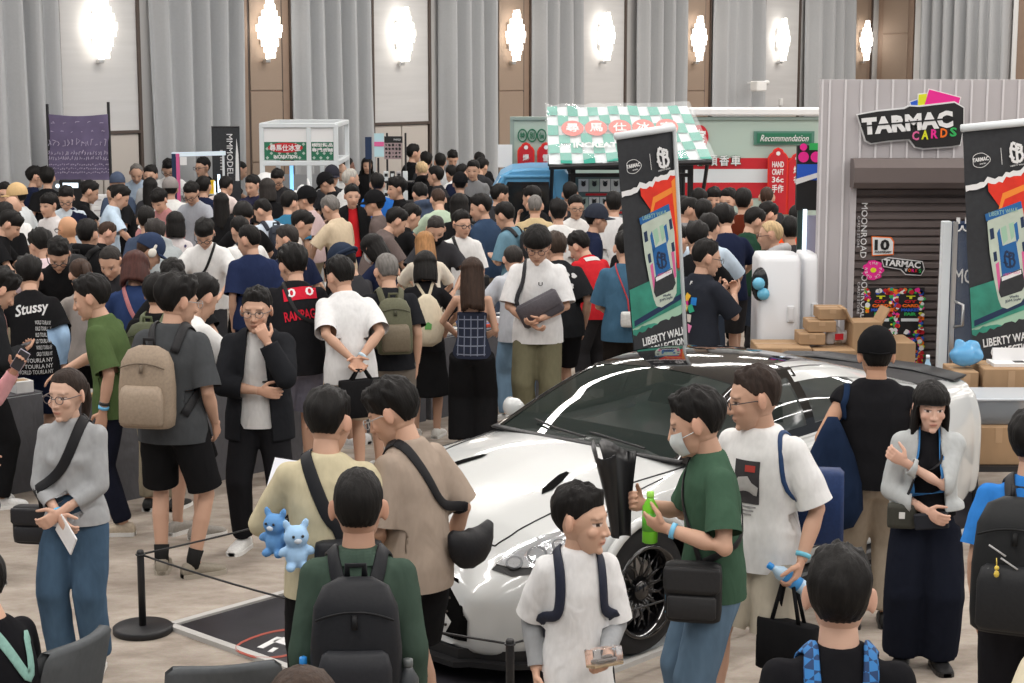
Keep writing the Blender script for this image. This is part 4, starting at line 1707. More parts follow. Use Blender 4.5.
ROWS = [
 (36, 166, -60, 'fld', 'short', 'tee', 'N', 'person in navy tee with folded arms facing the purple banner', dict(glasses=GL)),
 (47, 167, 10, 'up', 'messy', 'tee', 'K', 'person with dark hair seen from behind, against the left post of the purple banner', {}),
 (4, 182, 200, 'up', 'short', 'tee', 'DG', 'person in glasses at the far left edge, behind the cream cap', dict(glasses=GL)),
 (16, 184, 80, 'up', 'crew', 'boxy', (.60, .63, .64), 'person in cream baseball cap and pale grey tee', dict(cap=('cap', (.62, .43, .22)))),
 (12, 196, 10, 'up', None, 'tee', 'W', 'bald person in white seen from behind, just below the cream cap', {}),
 (5, 202, 5, 'up', 'short', 'tee', 'K', 'person with plain black hair at the left edge, in front of the bald head', {}),
 (48, 193, 150, 'up', 'fringe', 'boxy', (.68, .66, .66), 'person in white tee with black backpack straps and a long fringe', {}),
 (65, 187, 185, dict(lean=8, hp=28, L='down', R='waist'), 'short', 'tee', 'N', 'person in glasses and navy tee over pale sleeves facing the camera, below the purple banner', dict(glasses=GL, inner=('long', (.55, .62, .68)))),
 (93, 181, -70, 'rch', 'short', 'tee', 'K', 'person in black stretching out a bare arm under the purple banner', {}),
 (117, 173, 20, 'up', None, 'tee', 'SL', 'person in slate blue beanie beside the purple banner', dict(cap=('beanie', (.07, .09, .14)))),
 (136, 165, 190, 'dn', 'thin', 'rolled', (.40, .50, .62), 'balding person in light blue shirt before the pale door', dict(hcol='g')),
 (150, 165, 175, 'up', 'short', 'tee', 'LG', 'dark haired person peeking up between the balding man and the grey curtain', dict(h=1.66)),
 (150, 177, 5, 'up', 'long', 'long', 'DG', 'person with long black hair seen from behind, in front of the balding light blue shirt', dict(sex='f')),
 (110, 186, 120, 'dn', 'thin', 'tee', 'K', 'bald person in black looking down beside the light blue tee', dict(hcol='k')),
 (125, 186, -75, 'dn', 'short', 'boxy', (.50, .62, .74), 'person in light blue tee with dark strap, seen in profile', {}),
 (156, 190, 160, 'dn', 'fringe', 'rolled', (.42, .20, .20), 'smiling person in open red plaid shirt over white', dict(inner=('tee', (.7, .7, .7)))),
 (168, 160, 185, 'dn', 'short', 'tee', 'W', 'vendor in glasses just left of the pink and white display stand', dict(glasses=GL)),
 (202, 157, 140, 'up', 'short', 'tee', 'K', 'vendor in glasses behind the yellow box on the display stand', dict(glasses=GL)),
 (170, 178, 20, 'up', 'short', 'boxy', (.70, .70, .68), 'person in grey cap and white shirt seen from behind, near the display stand', dict(cap=('cap', (.25, .23, .22)))),
 (189, 183, 165, 'dn', 'short', 'rolled', (.36, .38, .42), 'person in glasses and grey striped shirt reading at the stand', dict(glasses=GL)),
 (204, 176, -5, 'up', 'short', 'tee', 'N', 'person in navy tee seen from behind, right under the yellow box', {}),
 (175, 211, 10, 'up', 'bob', 'tee', (.62, .58, .58), 'person with black bob and white floral blouse', dict(sex='f')),
 (146, 206, 10, 'up', 'short', 'tee', 'SL', 'person with short black hair seen from behind, left of the floral blouse', {}),
 (153, 221, 30, 'bend', 'messy', 'hoodie', (.34, .37, .38), 'person bending in pale grey hooded top', dict(hcol='d')),
 (156, 236, -60, 'dn', 'fringe', 'tee', 'DG', 'person in navy cap and white headphones', dict(cap=('cap', (.03, .045, .09)), phones=(.75, .72, .65), hcol='b')),
 (203, 221, 180, dict(lean=8, hp=38, L='table', R='table'), 'fringe', 'boxy', 'W', 'person in white tee with thin black crossbody strap looking down, facing the camera', dict(glasses=GL)),
 (67, 216, 50, 'up', None, 'tee', 'DG', 'bald tanned person in charcoal tee and glasses seen from behind', dict(glasses=GL, skin=(.55, .30, .17))),
 (16, 212, -80, 'dn', 'fringe', 'tee', 'K', 'person in black tee looking down in profile at the left edge, side parted hair', {}),
 (37, 231, 40, 'dn', 'messy', 'tee', (.65, .52, .55), 'person with shaggy black hair and pink collar, left of the tanned bald head', {}),
 (88, 219, -15, 'up', 'short', 'hoodie', 'K', 'person in black hooded top with short hair, right of the tanned bald head', {}),
 (112, 222, -55, 'dn', 'crew', 'tee', 'K', 'person with brown crew cut and beard in black', dict(hcol='b', skin=(.62, .36, .27))),
 (58, 241, 195, dict(lean=22, hp=42, L='table', R='table'), 'short', 'tee', 'K', 'person in glasses bending forward in black tee with small pocket mark', dict(glasses=GL)),
 (107, 249, 170, dict(lean=18, hp=36, L='table', R='reach'), 'buzz', 'tee', 'DG', 'person with shaved hair bowing in charcoal tee', dict(hcol='d')),
 (78, 259, 30, 'dn', 'tied', 'tee', (.30, .27, .25), 'person with tied brown hair between the bowed heads and the green tee', dict(sex='f', hcol='b')),
 (28, 258, 18, dict(lean=24, hp=30, L='table', R='loose'), 'messy', 'tee', 'K', 'person bending in black tee with large white print on the back and pale blue sleeves', dict(h=1.74, inner=('sleeves', (.36, .53, .74)))),
 (136, 252, 5, 'dn', 'bob', 'long', (.025, .045, .12), 'person with reddish brown bob and navy jacket', dict(sex='f', hcol='r', h=1.66)),
 (172, 262, 190, 'dn', 'short', 'tee', 'K', 'person in black bowing just behind the khaki backpack', {}),
 (158, 273, -10, 'up', 'short', 'tee', 'K', 'person in black tee wearing a khaki green backpack', {}),
 (209, 276, -40, dict(lean=22, hp=34, L='reach', R='reach'), 'short', 'boxy', 'W', 'person leaning in white tee with red script on the back', {}),
 (243, 162, -70, dict(lean=14, hp=26, L='reach', R='down'), 'buzz', 'tee', 'DG', 'bearded person with shaved head reaching out in front of the black vertical banner', dict(hcol='k')),
 (251, 175, 200, 'rt', 'short', 'tee', (.03, .03, .06), 'person in dark tee with orange collar looking up, left of the white booth', {}),
 (228, 177, -20, 'bend', 'short', 'boxy', (.70, .60, .57), 'person bending in pale pink tee', {}),
 (221, 192, 5, 'up', 'long', 'long', 'K', 'person with very long black hair in front of the pale pink tee', dict(sex='f')),
 (267, 178, 25, 'up', 'bob', 'tee', 'K', 'person with dark bob in black tee, before the white booth', dict(hcol='d')),
 (276, 170, 170, 'dn', 'short', 'tee', 'DG', 'person in dark top looking down right against the white booth', dict(glasses=GL)),
 (291, 191, 15, 'rt', 'short', 'tee', (.04, .17, .29), 'person in teal blue tee seen from behind', {}),
 (242, 203, 20, 'dn', 'bowl', 'tee', 'K', 'person with round black hair next to the light blue shoulder', {}),
 (258, 200, 30, 'ltd', 'fade', 'boxy', (.56, .63, .72), 'person in light blue tee with dark vertical strap and faded hair', {}),
 (237, 218, 35, 'dn', 'short', 'boxy', 'W', 'person in white tee with broad black strap seen from behind, above the navy tee', {}),
 (246, 224, 15, 'lt', 'crew', 'boxy', (.018, .027, .07), 'broad person in plain navy tee seen from behind', dict(h=1.76)),
 (284, 225, 35, 'lt', 'fade', 'tee', 'N', 'person in navy tee with white patch on the shoulder', dict(hcol='d')),
 (308, 212, -80, 'dn', 'short', 'boxy', (.62, .57, .52), 'person in cream tee with dark strap in profile, left of the grey haired beige tee', {}),
 (306, 187, 70, 'up', 'short', 'tee', (.55, .42, .42), 'person in black cap with pink top before the booth counter', dict(cap=('cap', C_['K']))),
 (322, 174, 70, 'dn', 'short', 'tee', 'K', 'person in black cap and plain black tee beside the right post of the white booth', dict(cap=('cap', C_['K']))),
 (332, 166, 200, 'up', 'short', 'tee', 'DG', 'person in dark cap standing inside the white booth', dict(cap=('cap', (.03, .03, .04)))),
 (348, 157, -70, 'up', 'crew', 'tee', 'G', 'dark skinned person before the grey curtain right of the booth', dict(skin=(.20, .10, .07))),
 (341, 163, 200, 'up', None, 'tee', 'W', 'bald person right beside the booth post', {}),
 (351, 168, -60, 'up', 'crew', 'boxy', 'W', 'silver haired person in white tee', dict(hcol='w')),
 (367, 157, 190, 'up', 'long', 'hoodie', 'K', 'person with long black hair in black hooded top under the poster rack', dict(sex='f', h=1.66)),
 (352, 184, 195, 'up', 'short', 'jacket', 'K', 'person in red tee under an open black shirt', dict(inner=('inner', (.55, .022, .028)))),
 (377, 173, 10, 'up', 'fringe', 'tee', (.03, .16, .55), 'person in bright blue tee seen from behind, under the poster rack', {}),
 (396, 177, 110, 'up', 'messy', 'tee', 'K', 'person with wavy black hair looking over, right of the bright blue tee', {}),
 (374, 191, 75, 'up', 'crew', 'long', 'BR', 'person in black cap and brown long sleeved top', dict(cap=('cap', C_['K']))),
 (326, 197, 55, 'dn', 'short', 'boxy', 'BG', 'grey haired person in sand beige tee', dict(hcol='g', h=1.74)),
 (402, 209, -65, dict(lean=30, hp=34, L='table', R='reach'), 'short', 'boxy', 'BR', 'person leaning forward in taupe brown tee', dict(h=1.76)),
 (368, 235, 55, 'dn', 'bob', 'tee', 'N', 'person with black hair and white face mask in front of the taupe tee', dict(sex='f', mask=(.75, .75, .75))),
 (337, 246, 60, 'dn', 'short', 'tee', 'DG', 'person in navy beret', dict(cap=('beret', (.025, .035, .06)))),
 (414, 144, -60, 'up', 'short', 'tee', 'K', 'person in black standing tallest beside the poster rack', dict(h=1.78)),
 (426, 152, 10, 'up', 'messy', 'tee', 'DG', 'person with tousled hair behind the blond head', {}),
 (440, 153, 10, 'up', 'short', 'tee', 'LG', 'person in light grey tee facing the curtain, left of two close heads', {}),
 (453, 151, 190, 'dn', 'short', 'tee', 'G', 'person facing out with lowered face before the curtain, right of two close heads', {}),
 (479, 152, 15, 'up', 'short', 'tee', 'K', 'person in black against the curtain, nearest to the blue cab roof', {}),
 (421, 163, 15, 'dn', 'fringe', 'hoodie', 'K', 'blond person in black hooded top seen from behind', dict(hcol='y')),
 (435, 166, 70, 'up', 'short', 'tee', 'DG', 'person in dark tee in profile, right of the blond head', {}),
 (450, 166, 30, 'bend', 'short', 'boxy', 'W', 'person bending in white tee with small black print', {}),
 (465, 165, -40, 'dn', 'short', 'tee', 'N', 'person with neat black hair and navy tee behind the black cap', {}),
 (460, 173, 5, 'up', 'crew', 'tee', 'K', 'person in black cap seen from behind near the blue cab windscreen', dict(cap=('strapcap', C_['K']))),
 (484, 159, -30, 'dn', 'messy', 'tee', 'DG', 'person with bushy hair leaning by the blue cab windscreen', {}),
 (473, 160, 170, 'up', 'short', 'tee', 'G', 'person whose face shows between two dark heads by the curtain', {}),
 (418, 184, 25, 'dn', 'short', 'hoodie', 'SL', 'person in slate blue hooded jacket seen from behind', dict(h=1.76)),
 (437, 189, 15, 'dn', 'crew', 'tee', 'PG', 'person with reddish crew cut and pale green tee', dict(hcol='b')),
 (459, 193, 20, 'up', 'bob', 'tee', 'K', 'person with straight black hair and black top, left of the denim jacket', {}),
 (478, 194, 40, 'lt', 'short', 'long', (.035, .06, .11), 'person in dark denim jacket with white collar', {}),
 (436, 217, 185, 'dn', 'crew', 'tee', 'DG', 'person in black face mask facing the camera', dict(mask=(.012, .012, .014), hcol='d')),
 (424, 232, 10, 'dn', 'long', 'tee', 'CR', 'person with long light brown hair', dict(sex='f', hcol='c')),
 (462, 210, 190, dict(lean=4, hy=20, hp=6, L='waist', R='loose'), 'short', 'boxy', 'W', 'person in glasses and white tee with black shoulder bag, hands together, centre of the crowd', dict(glasses=GL, h=1.76)),
 (501, 203, 55, dict(lean=12, hp=26, L='phone', R='phone'), 'short', 'boxy', (.13, .24, .31), 'person in dusty teal tee with black backpack strap and watch', dict(h=1.74)),
 (416, 205, -60, 'dn', 'short', 'tee', 'K', 'person in black with bowed head between the taupe tee and the slate hooded jacket', {}),
 (502, 184, -15, 'rt', 'short', 'tee', 'DG', 'person with black hair looking into the blue cab window', {}),
 (530, 186, 60, dict(lean=8, hp=14, L='eat', R='loose'), 'short', 'tee', 'K', 'person in black tee lifting a phone before the blue door', {}),
 (535, 195, 0, 'up', 'buzz', 'boxy', (.52, .41, .24), 'person with grey buzz cut and tan shirt', dict(hcol='g')),
 (570, 182, 0, 'up', 'short', 'tee', 'DG', 'person with round black hair right against the poster wall of the truck', dict(h=1.76)),
 (558, 199, 5, 'up', 'messy', 'boxy', 'W', 'person in white tee with messy hair seen from behind, right of the tan shirt', {}),
 (576, 195, 190, 'up', 'short', 'boxy', 'W', 'smiling person in glasses and white tee facing the camera near the truck', dict(glasses=(.1, .08, .06))),
 (597, 205, -70, 'up', 'crew', 'tee', 'N', 'person in dark cap with yellow brim', dict(cap=('cap', (.03, .035, .05)))),
 (614, 191, 0, 'up', 'short', 'boxy', (.63, .63, .63), 'person in pale grey white tee seen from behind, left of the tall flag', dict(h=1.78)),
 (628, 222, 10, 'up', 'bob', 'tee', 'K', 'person with dark bob half hidden behind the tall flag', dict(sex='f')),
 (684, 196, -20, 'up', 'short', 'boxy', 'W', 'person in white shirt just right of the tall flag pole', {}),
 (693, 197, -40, 'rt', 'crew', 'tee', 'G', 'person with short cropped hair looking right, behind the white shirt', dict(h=1.76)),
 (704, 199, -10, 'up', 'short', 'tee', (.30, .22, .14), 'person in brown tee with thick black hair before the red stripe', {}),
 (699, 188, 10, 'up', 'short', 'tee', 'K', 'person with smooth black hair under the street characters on the green stand', {}),
 (714, 187, 175, 'up', 'fringe', 'tee', 'K', 'person with black hair and pale face half hidden under the red stripe', dict(sex='f', h=1.68)),
 (728, 188, 150, 'up', 'short', 'boxy', 'OR', 'person in bright orange tee with black strap facing the camera', dict(h=1.76)),
 (744, 188, -15, 'up', 'short', 'tee', (.10, .02, .01), 'person with round black hair in front of the white stripe, right of the orange tee', {}),
 (767, 187, -10, 'up', 'buzz', 'tee', 'DG', 'person with brown buzz cut before the red hand craft tag', dict(hcol='b')),
 (773, 203, -65, 'dn', 'short', 'tee', 'K', 'person in black looking down in profile below the red hand craft tag', {}),
 (760, 209, -25, 'rtd', 'short', 'tee', 'GN', 'person in dark green tee seen from behind', {}),
 (770, 221, 75, dict(lean=4, hp=8), 'buzz', 'hoodie', (.42, .42, .43), 'bleach blond person in glasses and grey hooded top', dict(hcol='y', glasses=(.12, .05, .03), h=1.74)),
 (790, 216, 5, 'up', 'short', 'tee', 'DG', 'person with black hair beside the neon edged screen', {}),
 (797, 204, -10, 'up', 'crew', 'tee', 'OR', 'person in orange tee half hidden by the neon edged screen', {}),
 (721, 206, 15, 'dn', 'messy', 'tee', 'N', 'person in navy striped jersey in front of the orange tee', {}),
 (711, 215, -20, 'dn', 'short', 'boxy', (.52, .62, .72), 'person in light blue tee with navy vest', dict(h=1.74)),
 (683, 227, -55, 'dn', 'messy', 'long', (.03, .06, .09), 'person with curly hair and dark teal shirt right of the flag pole', {}),
 (698, 224, -10, 'dn', 'messy', 'tee', 'K', 'person with bushy curls behind the colourful back print', {}),
]
                # --- the people in front, each by hand
def stand(uf, vf, vh, pose, sex='m', hair=True):
 """feet seen at (uf, vf), head top at row vh: spot and height"""
 p = at_z(uf, vf, 0)
 J = make_pose(sex, **pose)
 lo, hi = 1.3, 2.1
 for _ in range(30):
  m = (lo + hi) / 2
  t = J['top'] * m / 1.74
  if proj((p[0], p[1], t[2] + .02))[1] > vh:
   lo = m
  else:
   hi = m
 return ('feet', p[0], p[1]), lo
def front(label, u, v, face, pose, h, sex='m', q=2, **kw):
 P = person(label, ('head', u, v), face, pose, h, sex, q=q, **kw)
 PLACED.append((P.root.location[0], P.root.location[1]))
 return P
def at_root(P, p):
 return tuple(P.M @ Vector(p))
def px_at(u, v, like):
 """the point at the pixel, as far away as the point like"""
 return at_y(u, v, like[1])
def blue_check():
 m, nt, b = nodes('blue check')
 tc = nt.nodes.new('ShaderNodeTexCoord')
 ck = nt.nodes.new('ShaderNodeTexChecker')
 ck.inputs['Scale'].default_value = 38
 ck.inputs['Color1'].default_value = (.03, .20, .52, 1)
 ck.inputs['Color2'].default_value = (.010, .045, .14, 1)
 nt.links.new(tc.outputs['Object'], ck.inputs['Vector'])
 nt.links.new(ck.outputs['Color'], b.inputs['Base Color'])
 b.inputs['Roughness'].default_value = .7
 return m
JEAN = (.060, .105, .165)
# --- left edge
P = front('person in black hooded top with pink lanyard, looking at a phone at the left edge', 9, 271, -55, dict(lean=10, hp=36, L='waist', R='phone'), 1.76, q=2, top=('hoodie', (.02, .021, .023)), bottom=('pants', C_['K']), hair='messy')
phone(P, 'phone held by the person with the pink lanyard', 'R')
m = MB()
c, R = chest(P, 1.3)
strap_mb(P, [P.J['sp'](1.46)[0] + R @ np.array([-.07, .0, .02]), c + R @ np.array([-.06, .15, .05]), c + R @ np.array([0, .17, -.18])], .018, .003, mb=m)
strap_mb(P, [P.J['sp'](1.46)[0] + R @ np.array([.07, .0, .02]), c + R @ np.array([.06, .15, .05]), c + R @ np.array([0, .17, -.18])], .018, .003, mb=m)
m.build('lanyard', 'cloth', P.root, True, (.70, .38, .36))
P = front('person in pink sleeve mostly outside the left edge, holding up a phone', -22, 318, -78, dict(lean=4, hp=18, L=((.02, .30, .02), (.4, .2, -1), (-1, 0, .2), 42, None), R='loose'), 1.66, sex='f', top=('long', (.72, .40, .42)), bottom=('pants', (.02, .02, .022)), hair='long', shoes=(.04, .04, .045), sole=(.75, .75, .75))
phone(P, 'phone raised in a pink sleeved hand at the left edge', 'L', (.35, .33, .40))
crossbody(P, 'black shoulder bag of the person at the left edge', (.012, .012, .013), 1, (-.22, .02, .92), (.26, .09, .22))
# --- woman in the grey shirt
P = front('person in glasses and light grey linen shirt with blue jeans, waiting with a tablet', 66, 367, 172, dict(lean=1, hy=-14, hp=4, L=((-.15, .20, -.40), (1, -.5, -.2), (-.2, -1, .3), 35, None), R=((-.13, .20, -.42), (1, -.5, -.2), (-.4, -1, .2), 35, None)), 1.63, sex='f', top=('rolled', (.36, .37, .38)), bottom=('straight', JEAN), bfab='denim', hair='tied', hc=(.03, .02, .016), glasses=(.10, .08, .08), skin=(.62, .40, .30))
crossbody(P, 'black crossbody bag on the hip of the grey linen shirt', (.012, .012, .014), -1, (.22, .04, .86), (.26, .09, .22), sw=.06)
band(P, 'R', (.10, .45, .75), .9)
phone(P, 'white backed tablet held low by the person in grey linen', 'R', (.75, .75, .76), (.13, .20, .010), off=(.02, .03, -.03))
# --- green tee
po = dict(lean=13, hy=6, hp=16, L=((.06, .06, -.50), (.5, -1, 0), (-1, .2, 0), 25, None), R='reach', fl=(-.10, -.10), fr=(.10, .30))
P = front('person in olive green tee in profile with beige trainers, at the sales table', 86, 275, 82, po, stand(112, 530, 275, po)[1], top=('boxy', (.075, .115, .045)), bottom=('slim', (.014, .016, .028)), hair='short', shoes=(.52, .44, .34))
band(P, 'L', (.02, .02, .02), .78, 'watch')
band(P, 'L', (.15, .5, .8), .9)
# --- tan backpack
po = dict(lean=6, hy=-38, hp=12, L='down', R='loose', fl=(-.11, .02), fr=(.11, -.03), yl=20, yr=-45)
P = front('person in charcoal tee and black shorts carrying a tan backpack', 180, 274, -12, po, stand(190, 570, 274, po)[1], top=('boxy', (.062, .066, .070)), bottom=('shorts', (.012, .012, .013)), hair='messy', shoes=(.27, .24, .19), sole=(.40, .36, .30), socks=(.02, .02, .02), glasses=(.3, .3, .3))
backpack(P, 'tan backpack hanging low on the charcoal tee', (.29, .225, .165), z=1.14, w=.32, hh=.46, dep=.17, side=-.05, scol=(.02, .02, .022), pocket=(.33, .26, .195))
# --- black blazer
po = dict(lean=0, hp=4, L=((-.07, .20, .05), (.5, .1, -1), (-.3, -1, .2), 50, None), R=((-.20, .20, -.27), (1, .1, -.5), (0, -1, 0), 25, None), fl=(-.13, 0), fr=(.12, .04), yl=18, yr=-14)
sp_, h_ = stand(243, 549, 287, po)
P = front('person in black blazer over white tee, hand raised to the chin', 256, 287, 178, po, h_, top=('jacket', (.017, .018, .021)), inner=('inner', (.74, .74, .73)), bottom=('pants', (.014, .014, .016)), hair='short', shoes=(.78, .78, .76), glasses=(.12, .11, .10))
# --- row at the tables
po = dict(lean=18, twist=-22, hy=30, hp=26, L='waist', R=((.16, .14, -.48), (.6, -1, 0), (-1, .1, .1), 28, None))
P = front('tall person in black tee with red printed back and grey shorts', 289, 246, 26, po, 1.84, top=('boxy', (.014, .014, .016)), bottom=('shorts', (.17, .17, .22)), hair='messy')
V2, f2 = rect2(.24, .10, 0, .05)
on_chest(P, -1, 1.33, V2, f2, 'cloth', dx=.04, tilt=8, col=(.55, .02, .04))
V2, f2 = txt2('RAMPAGE', .26, .075, bold=.02)
on_chest(P, -1, 1.22, V2, f2, 'cloth', dx=.04, tilt=8, col=(.55, .02, .04))
V2, f2 = txt2('0  0', .19, .07, bold=.02)
on_chest(P, -1, 1.39, V2, f2, 'cloth', dx=.04, tilt=8, off=.009, col=(.75, .75, .75))
crossbody(P, 'thin black crossbody strap and pouch on the red printed tee', (.012, .012, .013), -1, (.22, .05, .98), (.16, .06, .20))
band(P, 'R', (.5, .5, .55), .93)
po = dict(lean=20, twist=-10, hy=24, hp=24, L='behind', R='behind')
P = front('person in plain white tee with both hands behind the back', 336, 257, 28, po, 1.78, top=('boxy', (.70, .70, .70)), bottom=('shorts', (.42, .34, .26)), hair='short')
tote(P, 'black shopping bag held behind the plain white tee', (.012, .012, .013), 'L', (.34, .10, .28), .10)
band(P, 'R', (.5, .65, .75), .93)
P = front('person in black tee with grey hair and a camouflage backpack', 385, 253, 12, dict(lean=12, hy=10, hp=22, L='table', R='down'), 1.74, top=('tee', (.016, .017, .02)), bottom=('shorts', (.17, .15, .13)), hair='crew', hc=HC_['g'])
r, b, c, R = backpack(P, 'camouflage backpack in olive and brown on the black tee', (.10, .10, .06), z=1.17, w=.28, hh=.44, pocket=(.16, .13, .09))
P = front('person with black bob in black dress and white shoes', 425, 251, -6, dict(lean=8, hy=12, hp=20, L='table', R='table'), 1.62, sex='f', top=('tee', (.014, .014, .016)), bottom=('skirt', (.012, .012, .013)), hair='bob', shoes=(.75, .74, .70))
c, R = chest(P, 1.12)
J = P.J
r, b = worn(P, 'drawstring_bag', 'cream drawstring backpack on the black dress', 'bag', c + R @ np.array([.05, -.22, -.22]))
m = MB()
ctr = c + R @ np.array([.05, -.22, 0])
m.tube([ctr + R @ np.array([0, 0, t]) for t in (.25, .20, .08, -.08, -.18, -.23)], [(.03, .02), (.09, .05), (.15, .085), (.165, .10), (.14, .085), (.06, .03)], seg=18, side=R[:, 0])
put(m, r, b, 'bag_body', 'cloth', (.62, .55, .42))
for s in (-1, 1):
 n0, NR = J['sp'](1.45)
 put(strap_mb(P, [ctr + R @ np.array([s * .03, 0, .25]), n0 + NR @ np.array([s * .09, -.06, .02]), n0 + NR @ np.array([s * .10, .02, .02]), J['sp'](1.25)[0] + R @ np.array([s * .14, .12, 0]), c + R @ np.array([s * .17, -.05, 0]), ctr + R @ np.array([s * .12, .02, -.16])], .028, .006), r, b, 'shoulder_strap', 'cloth', (.60, .53, .40))
V2, f2 = blob([(-.03, -.03), (.03, -.03), (.035, .02), (0, .04), (-.03, .02)], 3)
m = MB().add(np.array([ctr + R @ np.array([x + .03, -.104, y - .04]) for x, y in V2]), f2)
put(m, r, b, 'badge', 'cloth', (.12, .32, .10), False)
P = front('person with long brown hair in navy plaid camisole and wide black trousers', 472, 257, -4, dict(lean=8, hy=8, hp=20, L='table', R='waist'), 1.62, sex='f', top=('cami', (.025, .03, .05)), bottom=('wide', (.011, .011, .012)), hair='long', hc=(.035, .02, .014), shoes=(.02, .02, .02))
for s in (-1, 1):
 m = strap_mb(P, [P.J['sp'](1.27)[0] + np.array([s * .07, -.10, 0]), P.J['sp'](1.40)[0] + np.array([s * .075, -.075, 0]), P.J['sp'](1.43)[0] + np.array([s * .08, .0, .012]), P.J['sp'](1.28)[0] + np.array([s * .07, .11, 0])], .012, .004, snap=.02)
 m.build('camisole_strap', 'cloth', P.top, True, (.015, .015, .02))
for k in range(5):
 V2, f2 = rect2(.26, .010, 0, 0, 10)
 on_chest(P, -1, 1.20 - .075 * k, V2, f2, 'cloth', off=.004, name='plaid_stripe', col=(.20, .22, .28))
for k in range(5):
 V2, f2 = rect2(.010, .36, -.12 + .06 * k, 0, 10)
 on_chest(P, -1, 1.06, V2, f2, 'cloth', off=.0035, name='plaid_stripe', col=(.16, .18, .24))
P = front('person with thinning hair, grey white tee and light blue jeans', 512, 246, 14, dict(lean=22, hp=26, L='table', R='table'), 1.64, top=('boxy', (.46, .48, .52)), bottom=('straight', (.17, .27, .38)), bfab='denim', hair='thin', hc=HC_['d'])
po = dict(lean=2, hp=24, L=((-.13, .24, -.34), (1, -.4, -.3), (-.3, -.4, 1), 40, None), R=((-.12, .22, -.38), (1, -.4, -.3), (-.3, -.3, 1), 40, None))
P = front('person with black bowl cut, glasses and white tee holding a grey pouch', 537, 227, 176, po, 1.86, top=('boxy', (.73, .73, .73)), bottom=('straight', (.16, .15, .095)), hair='bowl', glasses=(.05, .02, .02), shoes=(.6, .6, .58))
c, R = chest(P, 1.08)
r, b = worn(P, 'sling_pouch', 'slate grey sling pouch held across the white tee', 'bag', c + R @ np.array([-.03, .19, -.05]))
Q = R @ roty(math.radians(28))
put(MB().box(c + R @ np.array([-.03, .20, .03]), (.36, .055, .20), Q, bev=.022), r, b, 'bag_body', 'nylon', (.085, .078, .090))
put(MB().box(c + R @ np.array([-.03, .232, .055]), (.33, .012, .12), Q, bev=.005), r, b, 'flap', 'nylon', (.10, .092, .105))
put(strap_mb(P, [c + Q @ np.array([.18, .17, .05]), P.J['sp'](1.36)[0] + np.array([.12, .13, 0]), P.J['sp'](1.46)[0] + np.array([.10, 0, .03]), P.J['sp'](1.30)[0] + np.array([.05, -.14, 0])], .035), r, b, 'strap', 'nylon', (.03, .03, .035))
V2, f2 = txt2('U', .035, .03, bold=.03)
on_chest(P, 1, 1.30, V2, f2, 'cloth', dx=-.03, col=(.06, .06, .06))
band(P, 'R', (.35, .6, .7), .9)
P = front('person with brown hair and black tee with white back print', 553, 232, 26, dict(lean=24, twist=-14, hy=14, hp=20, L='table', R='loose'), 1.75, top=('boxy', (.017, .018, .02)), bottom=('shorts', (.012, .012, .014)), hair='short', hc=(.04, .027, .02))
for k in range(9):
 a, rr = k * 2.4, .025 + .011 * k
 V2, f2 = blob([(math.cos(t) * (.028 + .008 * math.sin(3 * t + k)), math.sin(t) * .026) for t in np.linspace(0, 2 * pi, 10, endpoint=False)], 2)
 V2 = V2 + np.array([math.cos(a) * rr, math.sin(a) * rr * 1.25])
 on_chest(P, -1, 1.27, V2, f2, 'cloth', col=(.60, .60, .60))
P = front('person with bowed head in red and grey varsity jacket', 573, 233, 34, dict(lean=30, hy=24, hp=36, L='table', R='table'), 1.68, top=('long', (.50, .022, .03)), bottom=('pants', C_['DG']), hair='short')
on_chest(P, -1, 1.42, *rect2(.18, .05), 'cloth', name='collar', col=(.62, .60, .58))
P = front('person in steel blue tee with red cord and white camera bag', 625, 231, -6, dict(lean=5, hy=10, hp=18, L='waist', R='waist'), 1.76, top=('boxy', (.055, .125, .20)), bottom=('pants', (.022, .018, .016)), hair='short')
crossbody(P, 'white camera bag hanging on a red cord over the steel blue tee', (.66, .66, .64), -1, (.05, -.21, 1.02), (.16, .08, .13), sw=.013, scol=(.45, .05, .06), flap=False)
po = dict(lean=4, hy=-26, hp=12, L=((-.10, .28, -.06), (.6, -.2, -1), (-.5, -.2, 1), 55, None), R=((-.06, .30, -.06), (.7, -.2, -1), (-.5, -.2, 1), 55, None))
P = front('person in washed black tee with colourful block print on the back, hands raised', 709, 239, -50, po, 1.78, top=('boxy', (.024, .027, .036)), bottom=('shorts', (.015, .015, .016)), hair='fade', glasses=GL)
cols = [(.75, .45, .05), (.60, .03, .25), (.03, .20, .55), (.80, .62, .10), (.05, .40, .25), (.75, .10, .08), (.60, .55, .50), (.75, .25, .45)]
for k, cc in enumerate(cols):
 x, y = (-.06, .0, .06, -.03, .05, -.05, .02, .06)[k], (.11, .08, .10, .03, .02, -.05, -.04, -.11)[k]
 on_chest(P, -1, 1.17, *rect2(.052, .062, x, y, 3), 'cloth', tilt=(k * 37) % 50 - 25, col=cc)
on_chest(P, -1, 1.41, *txt2('F', .022, .03, bold=.02), 'cloth', col=(.7, .7, .7))
